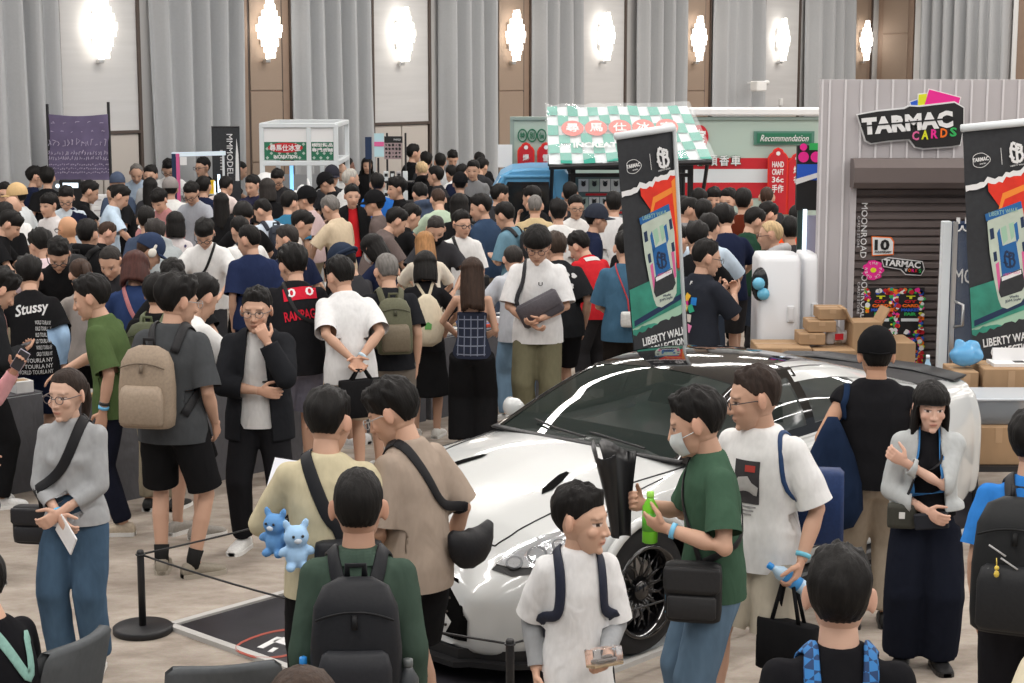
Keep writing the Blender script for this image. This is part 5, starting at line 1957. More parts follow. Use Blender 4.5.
# --- the pair by the car's nose and the green overshirt
po = dict(lean=3, hy=-22, hp=16, L=((.05, .34, -.20), (.4, -.6, -.4), (-.2, -.3, 1), 30, None), R=((-.05, .26, -.26), (1, -.4, -.2), (-.2, -.3, 1), 30, None))
P = front('person in cream sweatshirt seen from behind with a black strap', 331, 387, 4, po, 1.76, top=('hoodie' if 0 else 'long', (.56, .50, .34)), bottom=('pants', (.012, .012, .013)), hair='short', shoes=(.6, .6, .6))
PCREAM = P
crossbody(P, 'black sling bag strapped across the cream sweatshirt', (.014, .015, .018), -1, (.10, -.20, 1.02), (.30, .10, .22), sw=.06, flap=False)
J = P.J
c = J['haL'] + np.array([-.02, .05, .05])
r, b = worn(P, 'leaflet', 'white leaflet held by the person in cream', 'paper', c)
put(MB().box(c, (.17, .004, .23), rotx(-.8) @ roty(.2), bev=.001), r, b, 'sheet', 'card', (.72, .74, .80), False)
po = dict(lean=8, hy=22, hp=26, L='waist', R=((.10, .06, -.48), (.5, -1, 0), (-1, .2, 0), 30, None), fl=(-.11, .06), fr=(.11, -.02))
P = front('person in taupe tee and black shorts in profile beside the car nose', 382, 380, 52, dict(po, slim=.9), 1.78, top=('boxy', (.36, .29, .235)), bottom=('shorts', (.011, .011, .012)), hair='fringe', glasses=(.4, .4, .4), socks=(.7, .7, .7))
crossbody(P, 'black crescent sling bag on the back of the taupe tee', (.011, .011, .013), -1, (.17, -.20, 1.02), (.28, .12, .19), bag='sling', sw=.045)
band(P, 'R', (.02, .02, .02), .9, 'watch')
P = front('person in dark green overshirt carrying a black backpack, seen from behind', 358, 466, 2, dict(lean=3, hy=0, hp=4, L='down', R='down', slim=.93), 1.75, top=('long', (.050, .078, .060)), bottom=('pants', (.012, .012, .014)), hair='crew', skin=(.50, .29, .20))
r, b, ctr, R = backpack(P, 'black backpack on the dark green overshirt', (.012, .013, .016), z=1.17, w=.32, hh=.50, dep=.17, pocket=(.02, .021, .025))
on_chest(P, -1, 1.46, *rect2(.15, .06), 'cloth', name='collar', col=(.055, .085, .066), off=.012)
bottle(P, 'grey tumbler in the side pocket of the black backpack', (.05, .055, .06), ct=ctr + R @ np.array([.18, 0, -.16]), capc=(.10, .11, .11), h=.23, rad=.038)
bottle(P, 'blue folding umbrella in the other side pocket of the black backpack', (.02, .16, .48), ct=ctr + R @ np.array([-.185, 0, -.16]), capc=(.02, .22, .60), h=.25, rad=.03)
def plush(base, col, label, sc=1.0, rz=0.0):
 r = thing('plush_toy', label, 'plush toy', base, rz, None, sc)
 m = MB()
 m.ball((0, 0, .055), (.045, .04, .05), seg=14)
 m.ball((0, -.005, .13), (.05, .044, .045), seg=14)
 for s in (-1, 1):
  m.ball((s * .05, -.01, .075), (.026, .016, .018), roty(s * .6), 10)
  m.ball((s * .028, -.025, .015), (.02, .03, .018), seg=10)
  m.ball((s * .035, .0, .175), (.016, .010, .026), roty(s * .4), 10)
 V, Q = remesh(m, .006, 2)
 link('plush_body', quadmesh('plush_body', V, Q), 'cloth', r, col)
 m = MB()
 for s in (-1, 1):
  m.ball((s * .018, -.047, .14), .006, seg=8)
 m.build('eye', 'plastic', r, True, (.01, .01, .01))
 m = MB()
 m.ball((0, -.045, .122), (.016, .008, .011), seg=8)
 m.build('muzzle', 'cloth', r, True, (.65, .72, .80))
 return r
w_ = at_root(PCREAM, (-.2, -.16, 1.2))
p = px_at(298, 566, w_)
plush(tuple(p + np.array([0, -.05, 0])), (.36, .56, .80), 'pale blue plush animal clipped to the black strap of the cream sweatshirt', 1.15, .3)
p = px_at(276, 556, w_)
plush(tuple(p + np.array([0, .01, 0])), (.13, .30, .58), 'deeper blue plush animal hanging beside the pale blue one', 1.1, -.4)
P = front('person with brown hair, only the crown showing at the bottom edge', 302, 667, 10, dict(lean=4, hp=10), 1.62, sex='f', top=('tee', (.10, .09, .09)), hair='bob', hc=(.045, .028, .02), q=1)
# --- the boy
po = dict(lean=2, hy=52, hp=4, R=((.06, .04, -.49), (.3, -1, 0), (-1, .2, 0), 25, None), L=((-.05, .24, -.36), (.5, -.8, -.2), (-.3, -.5, 1), 40, None))
P = front('child in oversized white tee with grey arm sleeves and backpack straps', 582, 484, 190, dict(po, slim=.84, hs=1.10), 1.50, kind='b', top=('oversize', (.74, .74, .74)), inner=('sleeves', (.30, .31, .32)), bottom=('slim', (.02, .02, .025)), hair='short', skin=(.62, .39, .28))
backpack(P, 'navy backpack worn by the child', (.018, .022, .040), z=1.18, w=.28, hh=.42)
J = P.J
c = J['haL'] + np.array([-.02, .04, .05])
r, b = worn(P, 'display_case', 'small clear case with a model inside, held by the child', 'case', c - np.array([0, 0, .04]))
mat('clear acrylic', (.95, .95, .97), .05, trans=.92, ior=1.2)
R = rotz(.3) @ rotx(.25)
put(MB().box(c, (.155, .085, .085), R, bev=.004), r, b, 'acrylic_cover', 'clear acrylic', None, False)
put(MB().box(c - R @ np.array([0, 0, .035]), (.150, .08, .012), R, bev=.002), r, b, 'base', 'plastic', (.55, .38, .18), False)
m = MB().box(c - R @ np.array([0, 0, .015]), (.11, .045, .02), R, bev=.008)
m.box(c - R @ np.array([.01, 0, 0]), (.055, .036, .016), R, bev=.007)
put(m, r, b, 'model_car', 'plastic', (.25, .22, .20), False)
# --- green tee with the mask
po = dict(lean=5, hy=-20, hp=18, L=((.02, .25, -.17), (.6, -1, -.5), (-.8, 0, .5), 55, None), R=((.0, .27, -.15), (.6, -.8, -.5), (-.8, 0, .4), 50, None))
P = front('person in heather green sports tee and lowered face mask, holding a green bottle', 689, 388, 98, po, 1.78, top=('tee', (.050, .100, .065)), bottom=('straight', (.105, .165, .235)), bfab='denim', hair='short', mask=(.70, .74, .74))
b_ = bottle(P, 'bottle of green tea in the hand of the green sports tee', (.16, .55, .02), 'L', capc=(.35, .75, .10), h=.22, rad=.034, lab=(.10, .42, .03))
crossbody(P, 'black boxy crossbody bag in front of the green sports tee', (.016, .016, .017), 1, (-.17, .12, .90), (.25, .10, .26), rot=70, sw=.032)
band(P, 'L', (.18, .52, .78), .90)
J = P.J
c = J['haR'] + np.array([-.02, .05, .04])
r, b = worn(P, 'rolled_poster', 'black flared roll of glossy card held by the green sports tee', 'poster', c - np.array([0, 0, .2]))
m = MB()
for k in range(2):
 g = []
 for t in np.linspace(0, 1, 8):
  a = np.linspace(-1.3 + k * 2.2, 1.2 + k * 1.9, 10)
  rr = .035 + .075 * t ** 1.5
  cc = c + np.array([.02 * k, .03 * t, -.20 + .40 * t])
  g.append(np.c_[cc[0] + np.cos(a) * rr, cc[1] + .03 * k + np.sin(a) * rr * .8, np.full(10, cc[2]) + .03 * np.sin(a * 2) * t])
 g = np.array(g)
 n_ = g[::-1] * np.array([1, 1, 1]) + np.array([.003, .003, 0])
 m.grid(np.concatenate([g, n_, g[:1]]))
put(m, r, b, 'sheet', 'plastic', (.014, .014, .015))
m = MB()
c = np.array([-.16, .20, .90])
m.tube([c + np.array([0, .02, .10]), c + np.array([-.02, .03, .05]), c + np.array([.0, .03, 0])], .004, seg=6)
m.box(c + np.array([0, .03, -.05]), (.02, .02, .09), bev=.006)
r, b = worn(P, 'key_tag', 'bright blue tag dangling from the black boxy bag', 'tag', c + np.array([0, .03, -.10]))
put(m, r, b, 'tag', 'plastic', (.06, .40, .72))
# --- white tee beside the car
po = dict(lean=3, hy=-44, hp=10, L=((.10, .10, -.48), (.6, -1, 0), (-1, .2, .1), 45, None), R=((.05, .05, -.50), (.5, -1, 0), (-1, .2, 0), 25, None), fl=(-.12, -.05), fr=(.12, .22))
P = front('smiling person in glasses and white tee with photo print, cream shorts', 752, 365, 140, po, 1.79, top=('boxy', (.74, .74, .73)), bottom=('shorts', (.50, .45, .36)), hair='fade', hc=(.03, .02, .016), glasses=(.03, .02, .02))
on_chest(P, 1, 1.24, *rect2(.13, .20, 0, 0, 8), 'cloth', dx=.0, col=(.055, .052, .055), off=.004)
on_chest(P, 1, 1.24, *blob([(-.055, -.05), (.055, -.06), (.06, -.02), (.03, .0), (.01, .03), (-.04, .02), (-.06, -.01)], 3), 'cloth', off=.007, col=(.45, .44, .43))
on_chest(P, 1, 1.24, *rect2(.05, .03, .02, .065, 3), 'cloth', off=.007, col=(.40, .06, .05))
for k in range(3):
 on_chest(P, 1, 1.24, *rect2(.10 - .02 * k, .008, 0, -.115 - .018 * k, 4), 'cloth', off=.004, col=(.30, .30, .30))
bottle(P, 'blue capped water bottle held by the white tee with photo print', (.45, .62, .78), 'L', capc=(.02, .28, .75), h=.22, rad=.034, tilt=roty(.9) @ rotx(-.5), lab=(.05, .30, .70))
tote(P, 'small black carrier bag in the hand of the white tee with photo print', (.012, .012, .013), 'L', (.30, .10, .24), .20)
band(P, 'L', (.15, .50, .65), .88)
c, R = chest(P, 1.12)
r, b = worn(P, 'shopping_bag', 'navy blue shopping bag slung behind the white tee with photo print', 'bag', c + R @ np.array([-.17, -.22, -.23]))
put(MB().box(c + R @ np.array([-.17, -.22, -.05]), (.24, .12, .36), R @ rotz(.5), bev=.02), r, b, 'bag_body', 'nylon', (.015, .035, .11))
put(strap_mb(P, [c + R @ np.array([-.16, -.22, .16]), P.J['sp'](1.44)[0] + R @ np.array([-.13, -.06, .02]), P.J['sp'](1.44)[0] + R @ np.array([-.13, .05, .0]), c + R @ np.array([-.20, .08, .05]), c + R @ np.array([-.22, -.14, .10])], .022), r, b, 'strap', 'nylon', (.02, .05, .13))
# --- bottom right: blue checked straps
P = front('person in black tee with blue chequered backpack straps at the bottom edge', 841, 545, -4, dict(lean=3, hy=-6, hp=4, L='down', R='down'), 1.77, top=('tee', (.012, .012, .014)), bottom=('pants', C_['K']), hair='short', skin=(.60, .38, .28))
r, b, ctr, R = backpack(P, 'black backpack with blue chequered straps', (.013, .013, .015), z=1.12, w=.28, hh=.40, scol=(.02, .10, .34))
for o in r.children:
 if o.name.startswith('shoulder_strap'):
  o.data.materials[0] = blue_check()
# --- sleeveless black with cap and navy tote
po = dict(lean=3, hy=0, hp=6, L=((.12, .02, -.46), (.8, -1, 0), (-1, .2, 0), 40, None), R=((.10, .04, -.48), (.6, -1, 0), (-1, .2, 0), 25, None))
P = front('broad person in sleeveless black top and black cap, seen from behind', 877, 329, -4, dict(po, slim=1.08), 1.71, top=('vest', (.013, .013, .015)), bottom=('straight', (.38, .32, .25)), hair='crew', cap=('strapcap', (.010, .010, .011)), shoes=(.02, .02, .02), sole=(.03, .03, .03), skin=(.50, .28, .18))
c, R = chest(P, 1.0)
J = P.J
r, b = worn(P, 'tote_bag', 'large slouchy navy tote hanging from the shoulder of the sleeveless top', 'bag', c + R @ np.array([-.26, -.10, -.38]))
m = MB()
ctr = c + R @ np.array([-.26, -.12, -.12])
m.tube([ctr + np.array([0, 0, t]) for t in (.40, .32, .18, .02, -.14, -.24, -.27)], [(.03, .02), (.07, .05), (.13, .08), (.18, .10), (.19, .11), (.14, .08), (.05, .03)], seg=20, side=(1, 0, 0))
put(m, r, b, 'bag_body', 'denim', (.012, .022, .050))
put(strap_mb(P, [ctr + np.array([0, 0, .38]), J['sp'](1.36)[0] + R @ np.array([-.19, -.10, .0]), J['sp'](1.43)[0] + R @ np.array([-.17, -.02, .03]), J['sp'](1.34)[0] + R @ np.array([-.19, .09, 0]), ctr + np.array([0, .04, .37])], .035), r, b, 'strap', 'denim', (.014, .028, .065))
# --- girl in the cropped cardigan
po = dict(lean=0, hy=8, hp=6, L=((-.28, .20, -.08), (.8, .3, -1), (0, -1, .2), 40, None), R=((-.13, .20, -.36), (1, -.5, -.2), (-.3, -1, .2), 30, None), fl=(-.10, .02), fr=(.11, .0), yl=14, yr=-10)
sp_, h_ = stand(945, 668, 381, po, 'f')
P = front('person with long black fringe, pale grey cropped cardigan and wide navy trousers', 932, 381, 170, po, h_, sex='f', top=('cropped', (.44, .46, .46)), inner=('innertucked', (.013, .013, .015)), bottom=('wide', (.010, .012, .020)), hair='bangs', shoes=(.015, .015, .016), sole=(.02, .02, .02), skin=(.66, .42, .32))
crossbody(P, 'small olive camera bag at the waist of the cropped cardigan', (.045, .045, .036), -1, (.15, .15, .97), (.17, .07, .15), sw=.018, scol=(.02, .02, .022), flap=False)
c = np.array([-.02, .21, .96])
r, b = worn(P, 'wallet_pouch', 'flat black pouch held beside the small olive bag', 'bag', c - np.array([0, 0, .05]))
put(MB().box(c, (.20, .03, .10), roty(.12), bev=.01), r, b, 'bag_body', 'nylon', (.016, .018, .024), False)
m = MB()
cc, R = chest(P, 1.25)
strap_mb(P, [P.J['sp'](1.46)[0] + R @ np.array([-.065, .02, .02]), cc + R @ np.array([-.04, .15, .0]), cc + R @ np.array([.01, .17, -.14])], .03, .003, mb=m)
strap_mb(P, [P.J['sp'](1.46)[0] + R @ np.array([.065, .02, .02]), cc + R @ np.array([.04, .15, .0]), cc + R @ np.array([.01, .17, -.14])], .03, .003, mb=m)
m.build('lanyard', 'cloth', P.root, True, (.06, .22, .50))
V2 = np.array([(-.02, -.02), (.02, -.02), (.02, .02), (-.02, .02)])
m = MB().box(np.array([.15, .19, .98]), (.035, .004, .04), bev=.001)
m.build('bag_badge', 'plastic', P.root, False, (.7, .7, .68))
# --- right edge
P = front('person in bright blue tee with large black backpack, cut by the right edge', 1040, 408, -22, dict(lean=5, hy=-30, hp=8, L='down', R='waist'), 1.74, top=('tee', (.035, .20, .58)), bottom=('pants', (.015, .015, .018)), hair='short')
r, b, ctr, R = backpack(P, 'large black hiking backpack on the bright blue tee', (.012, .013, .014), z=1.14, w=.36, hh=.56, dep=.22, side=-.02, pocket=(.018, .019, .021), scol=(.03, .03, .033))
m = MB()
for k in range(5):
 m.tube([ctr + R @ np.array([-.10 + .05 * (k % 2), -.135, .10 - .05 * k]), ctr + R @ np.array([-.03 + .05 * (k % 2), -.14, .06 - .05 * k])], .004, seg=6)
put(m, r, b, 'elastic_cord', 'plastic', (.45, .45, .45))
p = at_root(P, ctr + R @ np.array([-.06, -.17, -.03]))
r = thing('charm', 'small yellow charm hanging on the hiking backpack', 'charm', p)
m = MB()
m.ball((0, 0, .02), (.012, .008, .016), seg=8)
m.ball((0, 0, .045), (.011, .008, .011), seg=8)
m.tube([(0, 0, .05), (0, .01, .085)], .002, seg=6)
m.build('figure', 'plastic', r, True, (.70, .52, .08))
P = front('person in cream tee at the bottom right corner, only an arm and shoulder showing', 1062, 540, 35, dict(lean=4, hp=10, L=((.10, .10, -.44), (1, -.6, 0), (-1, .2, 0), 25, None), R='loose'), 1.70, top=('boxy', (.62, .56, .42)), bottom=('pants', C_['K']), hair='short', skin=(.62, .40, .30))
# --- seated man at the bottom left
po = dict(lean=10, hp=20, L='waist', R='table', pz=.45, fl=(-.12, .42), fr=(.12, .46))
P = front('seated person in black tee with mint green strap, head cut by the left edge', -34, 548, 68, po, 1.76, top=('tee', (.010, .010, .012)), bottom=('pants', C_['K']), hair='short', skin=(.60, .37, .26))
PSEAT = P
c, R = chest(P, 1.2)
crossbody(P, 'mint green bag strap over the shoulder of the seated person', (.20, .36, .32), -1, (.12, .16, .62), (.20, .08, .16), sw=.045, scol=(.22, .40, .35))
for ua, ub, Y, st_ in ((258, 345, 26.5, 8), (170, 228, 26.1, 8), (466, 705, 22.6, 9), (752, 822, 14.2, 20), (752, 822, 14.6, 20), (610, 690, 13.3, 40)):
 for u in range(ua, ub, st_):
  PLACED.append((at_y(u, 190, Y)[0], Y))
WHO = {}
for r in ROWS:
 u, v, face, pose, hair, top, col, label, kw = r
 WHO[label] = crowd(u, v, face, pose, hair, top, col, label, **kw)
def who(t):
 return [p for k, p in WHO.items() if t in k][0]
P = who('large white print on the back')
on_chest(P, -1, 1.30, *txt2('Stussy', .26, .12, shear=.3, bold=.02), 'cloth', tilt=8, col=(.62, .62, .62))
for k in range(9):
 on_chest(P, -1, 1.20 - .042 * k, *txt2('WORLD TOUR'[k % 4:] + 'LA NY', .12 if k < 6 else .27, .032, bold=.01), 'cloth', dx=.075 if k < 6 else 0, col=(.50, .50, .50))
P = who('red script on the back')
on_chest(P, -1, 1.27, *txt2('Stussy', .22, .12, shear=.35, bold=.015), 'cloth', tilt=10, col=(.60, .02, .03))
P = who('small black print')
on_chest(P, -1, 1.27, *txt2('ii', .03, .12, bold=.02), 'cloth', col=(.05, .05, .05))
P = who('shoulder bag, hands together')
crossbody(P, 'black shoulder bag of the person with hands together in the crowd', (.012, .012, .013), 1, (-.16, .14, .96), (.26, .08, .22), sw=.035)
P = who('dusty teal tee')
backpack(P, 'black backpack on the dusty teal tee', (.014, .014, .016), w=.28, hh=.42)
band(P, 'L', (.02, .02, .02), .85, 'watch')
P = who('khaki green backpack')
backpack(P, 'khaki green backpack with pale trim between the olive tee and the charcoal tee', (.075, .085, .045), w=.30, hh=.44, pocket=(.40, .38, .30), scol=(.12, .14, .08))
P = who('thin black crossbody strap looking down')
crossbody(P, 'thin black crossbody bag on the white tee of the person looking down', (.012, .012, .013), -1, (.18, .06, .94), (.18, .06, .2), sw=.026)
P = who('navy jacket')
crossbody(P, 'small bag on a pink strap over the navy jacket', (.40, .20, .20), -1, (.18, -.06, .98), (.2, .07, .18), sw=.035, scol=(.42, .16, .17))
P = who('broad black strap')
crossbody(P, 'black bag on a broad strap over the white tee above the navy tee', (.012, .012, .013), -1, (.16, .08, .96), (.2, .07, .2), sw=.06)
P = who('orange tee with black strap')
crossbody(P, 'black bag strap across the bright orange tee', (.012, .012, .013), -1, (.18, .05, .96), (.2, .07, .2), sw=.05)
P = who('dark vertical strap')
backpack(P, 'dark backpack on the light blue tee with faded hair', (.018, .022, .035), w=.22, hh=.40)
P = who('hooded top with short hair, right')
backpack(P, 'black backpack on the black hooded top near the tanned bald head', (.014, .014, .015))
P = who('person with black hair looking into')
P = who('white floral blouse')
rr = random.Random(2)
for k in range(10):
 on_chest(P, -1, 1.22, *blob([(math.cos(t) * .016 + rr.uniform(-.006, .006), math.sin(t) * .02) for t in np.linspace(0, 2 * pi, 7, endpoint=False)] + np.array([rr.uniform(-.11, .11), rr.uniform(-.15, .15)]), 2), 'cloth', name='flower_print', col=(.09, .08, .15))
                # --- stands, signs, flags, boxes
FM = np.stack([[1, 0, 0], [0, 0, 1], [0, -1, 0]], 1).astype(float)     # right, up, out for what faces the camera
def solid(name, col, rough=.6, **k):
 return mat(name, col, rough, **k)
solid('sign white', (.78, .78, .78), .5)
solid('sign black', (.012, .012, .013), .5)
solid('sign red', (.52, .012, .022), .5)
solid('sign green', (.02, .16, .085), .5)
solid('pale green', (.42, .52, .46), .55)
solid('stand white', (.66, .70, .72), .5)
solid('sky blue paint', (.10, .32, .55), .35)
solid('dark glass', (.012, .014, .016), .08)
solid('black steel', (.016, .016, .018), .45)
solid('pink', (.80, .02, .28), .5)
solid('blue print', (.02, .10, .55), .5)
solid('yellow print', (.70, .72, .02), .5)
solid('orange print', (.85, .16, .01), .5)
solid('green print', (.03, .42, .10), .5)
solid('lit white', (.75, .90, 1.0), .3, emit=1.6)
solid('lit blue', (.25, .6, 1.0), .3, emit=1.2)
solid('yellow box', (.80, .52, .01), .5)
solid('charcoal print', (.028, .030, .034), .75, noise=.3, nscale=25)
solid('red print', (.72, .03, .012), .6, noise=.25, nscale=9)
solid('flag orange', (.85, .25, .03), .6)
solid('teal print', (.035, .24, .17), .6, noise=.6, nscale=7)
solid('mint print', (.34, .54, .40), .6)
solid('cream print', (.50, .57, .48), .6, noise=.2, nscale=10)
solid('deep blue print', (.015, .12, .34), .6, noise=.2, nscale=12)
solid('rose print', (.66, .12, .30), .6)
solid('navy print', (.012, .03, .08), .5)
def plate(mb, c, w, h, M=FM, t=.004, m=0, off=0.0, bev=0):
 """a thin board centred at c in the frame M"""
 mb.box(np.asarray(c) + M[:, 2] * off, (w, h, t), M, m, bev)
def outline(mb, poly, c, M, h0, h1, m=0):
 n = len(poly)
 V = np.array([(x, y, h0) for x, y in poly] + [(x, y, h1) for x, y in poly], float)
 f = [tuple(range(n - 1, -1, -1)), tuple(range(n, 2 * n))] + [(i, (i + 1) % n, n + (i + 1) % n, n + i) for i in range(n)]
 mb.add(V @ M.T + np.asarray(c, float), f, m)
def oval(rx, ry, n=28, x=0, y=0):
 return [(x + rx * math.cos(2 * pi * i / n), y + ry * math.sin(2 * pi * i / n)) for i in range(n)]
def part(name, fn, mats, parent, base=(0, 0, 0), smooth=False, col=None):
 m = MB()
 fn(m)
 if not m.n:
  return None
 m.v = [v - np.asarray(base, float) for v in m.v]
 return m.build(name, mats, parent, smooth, col)
# ---- the corrugated booth on the right
YB = 14.7
pL, pR = at_y(819, 200, YB), at_y(1075, 200, YB)
zT = at_y(900, 79.5, YB)[2]
xs0, xs1 = at_y(850, 200, YB)[0], at_y(1010, 200, YB)[0]
zh1, zh0 = at_y(900, 158, YB)[2], at_y(900, 187, YB)[2]
base = np.array([pL[0], YB, 0])
booth = thing('booth', 'grey corrugated booth front with a dark roller shutter', 'booth', tuple(base))
solid('cladding', (.47, .445, .455), .55, noise=.05, nscale=3)
solid('cladding line', (.66, .64, .65), .5)
solid('shutter', (.13, .105, .10), .5, noise=.08, nscale=4)
def clad(m):
 m.box(((pL[0] + xs0) / 2, YB + .06, zT / 2), (xs0 - pL[0], .12, zT))
 m.box(((xs1 + pR[0]) / 2, YB + .06, zh1 / 2), (pR[0] - xs1, .12, zh1))
 m.box(((xs0 + pR[0]) / 2, YB + .06, (zT + zh1) / 2), (pR[0] - xs0, .12, zT - zh1))
part('cladding', clad, 'cladding', booth, base)
def ribs(m):
 x = pL[0] + .065
 while x < pR[0]:
  z0 = 0 if x < xs0 - .01 else zh1
  m.box((x, YB - .006, (z0 + zT) / 2), (.016, .014, zT - z0))
  x += .131
 m.box((pL[0] + .006, YB - .004, zT / 2), (.014, .012, zT))
part('ribs', ribs, 'cladding line', booth, base)
def hood(m):
 pts = [(YB - .02, zh0), (YB - .17, zh0), (YB - .21, zh0 + .05), (YB - .21, zh1 - .07), (YB - .16, zh1), (YB - .02, zh1)]
 m.prism(pts, xs0 - .01, xs1, axis='x')
part('shutter_hood', hood, 'shutter', booth, base)
def slats(m):
 z = 0.0
 prof = []
 while z < zh0 + .03:
  prof += [(YB + .035, z), (YB + .010, z + .012), (YB + .010, z + .048), (YB + .035, z + .066)]
  z += .069
 g = np.array([[(x, y, z) for y, z in prof] for x in (xs0, xs1)])
 m.grid(g)
part('roller_shutter', slats, 'shutter', booth, base)
part('shutter_rail', lambda m: m.box((xs0 + .02, YB - .01, zh0 / 2), (.05, .06, zh0)), 'cladding', booth, base)
def vtext(txt, u, v0, v1, wpx, name, mt='sign white'):
 a, b = at_y(u, v0, YB), at_y(u, v1, YB)
 c = (a + b) / 2
 c[1] = YB + .002
 M = np.stack([[0, 0, -1], [1, 0, 0], [0, -1, 0]], 1).astype(float)   # reads downwards
 part(name, lambda m: fit_text(m, txt, a[2] - b[2], wpx / FPX * YB, M, c, extrude=.004), mt, booth, base)
vtext('MOONROAD', 864, 203, 258, 6.2, 'lettering')
vtext('CARDS STORE', 858.5, 216, 248, 2.4, 'lettering', 'cladding line')
vtext('MOONROAD', 864, 268, 320, 6.2, 'lettering')
vtext('CARDS STORE', 858.5, 282, 314, 2.4, 'lettering', 'cladding line')
c0 = at_y(912, 120, YB)
c0[1] = YB - .02
sg = thing('shop_sign', 'large black and white cards sign with pink, yellow and blue cards above it', 'sign', tuple(c0))
K = YB / FPX
def spx(u, v):
 """pixel to sign coordinates"""
 return ((u - 912) * K, -(v - 120) * K)
def grow(poly, d):
 p = np.array(poly)
 q = []
 n = len(p)
 for i in range(n):
  a, b, c = p[i - 1], p[i], p[(i + 1) % n]
  t = nrm(np.r_[nrm(b - a) + nrm(c - b), 0])[:2]
  q.append(b + np.array([t[1], -t[0]]) * d)
 return q
back = [spx(*q) for q in ((857, 115), (877, 111.5), (903, 109), (908, 106.5), (918, 107), (952, 103), (961, 108), (961.5, 127), (959, 144), (951, 145.5), (923, 147.5), (915, 146), (909, 138.5), (888, 140), (871, 142.5), (866, 140))]
back = back[::-1]
def logo_back(m):
 outline(m, grow(back, .013), (0, 0, 0), FM, 0, .02)
part('outline', logo_back, 'sign white', sg)
part('plate', lambda m: outline(m, back, (0, 0, 0), FM, .02, .035), 'sign black', sg)
for nm, q, mt, h in (('card', ((927, 90), (958, 98), (953.5, 117), (920, 116)), 'pink', .012), ('card', ((917, 95), (925, 94), (924, 112), (916, 113)), 'yellow print', .009), ('card', ((909, 102.5), (916, 100), (917, 115), (913, 115)), 'blue print', .006)):
 pl = [spx(*t) for t in q][::-1]
 part('card_edge', lambda m: outline(m, grow(pl, .011), (0, 0, 0), FM, h - .006, h), 'sign white', sg)
 part('card', lambda m: outline(m, pl, (0, 0, 0), FM, h, h + .004), mt, sg)
def tarmac(m, c, w, h, M, ex=.004):
 fit_text(m, 'TARMAC', w, h, M, c, extrude=ex, bold=.06, spacing=1.04)
RT = FM @ rotz(math.radians(5))
part('lettering', lambda m: tarmac(m, np.array([spx(906, 122.5)[0], -.038, spx(0, 122.5)[1]]), 90 * K, 17 * K, RT), 'sign white', sg)
part('lettering_slit', lambda m: m.box((spx(906, 0)[0], -.044, spx(0, 122)[1]), (92 * K, .004, .012), roty(-math.radians(5)), 0), 'sign black', sg)
for i, (ch, mt) in enumerate(zip('CARDS', ('rose print', 'yellow print', 'pink', 'orange print', 'green print'))):
 x, z = spx(914.5 + i * 9.3, 135.2 - i * .9)
 part('lettering', lambda m: fit_text(m, ch, 6.8 * K, 9 * K, FM, (x, -.038, z), bold=.03), mt, sg)
YS = YB - .005
def on_shutter(u, v):
 p = at_y(u, v, YS)
 return p
def sticker(label, u, v, name, draw, cat='sticker'):
 c = on_shutter(u, v)
 r = thing(name, label, cat, tuple(c))
 draw(r)
 return r
KS = YS / FPX
def d_ten(r):
 part('outline', lambda m: outline(m, [(x * KS, y * KS) for x, y in ((-11, -10), (11, -9), (11, 5), (8, 9), (-12, 10))], (0, 0, 0), FM, 0, .004), 'orange print', r)
 part('plate', lambda m: outline(m, [(x * KS, y * KS) for x, y in ((-10, -9), (10, -8), (10, 4), (7, 8), (-11, 9))], (0, 0, 0), FM, .004, .006), 'sign white', r)
 part('lettering', lambda m: fit_text(m, '10', 15 * KS, 11 * KS, FM, (-.01, -.008, .01), bold=.04), 'sign black', r)
 part('lettering', lambda m: fit_text(m, 'ANNIVERSARY', 17 * KS, 2.2 * KS, FM, (0, -.008, -6 * KS)), 'sign black', r)
sticker('white and black number ten sticker with orange edge on the shutter', 883, 246, 'sticker', d_ten)
def d_works(r):
 bk = [(x * KS, -y * KS) for x, y in ((-20, -5), (-14, -7), (20, -3), (22, 4), (19, 10), (4, 9), (-1, 4), (-18, 1))][::-1]
 part('outline', lambda m: outline(m, grow(bk, .008), (0, 0, 0), FM, 0, .004), 'sign white', r)
 part('plate', lambda m: outline(m, bk, (0, 0, 0), FM, .004, .006), 'sign black', r)
 part('lettering', lambda m: fit_text(m, 'TARMAC', 37 * KS, 6.5 * KS, FM @ rotz(math.radians(-5)), (0, -.009, .012), bold=.03), 'sign white', r)
 for i, (ch, mt) in enumerate(zip('WORKS', ('sign white', 'orange print', 'pink', 'sign red', 'green print'))):
  part('lettering', lambda m: fit_text(m, ch, 2.8 * KS, 3.4 * KS, FM, ((4 + i * 3.5) * KS, -.009, (-4.8 - i * .3) * KS), bold=.02), mt, r)
sticker('black and white works logo sticker on the shutter', 902, 265, 'sticker', d_works)
def d_pink(r):
 part('disc', lambda m: outline(m, [(.01 * math.cos(8 * a) + 10 * KS * math.cos(a), 10 * KS * math.sin(a)) for a in np.linspace(0, 2 * pi, 60, endpoint=False)], (0, 0, 0), FM, .006, .012), 'pink', r)
 for i, ch in enumerate('OPEN THE PACK'):
  a = pi / 2 - (i - 6) * .46
  if ch != ' ':
   part('lettering', lambda m: fit_text(m, ch, 2.0 * KS, 2.4 * KS, FM @ rotz(a - pi / 2), (7.3 * KS * math.cos(a), -.014, 7.3 * KS * math.sin(a))), 'sign white', r)
 part('centre', lambda m: outline(m, oval(3 * KS, 2.6 * KS, 9), (0, 0, 0), FM, .012, .016), 'yellow print', r)
sticker('round pink sticker beside the works logo', 873, 270, 'sticker', d_pink)
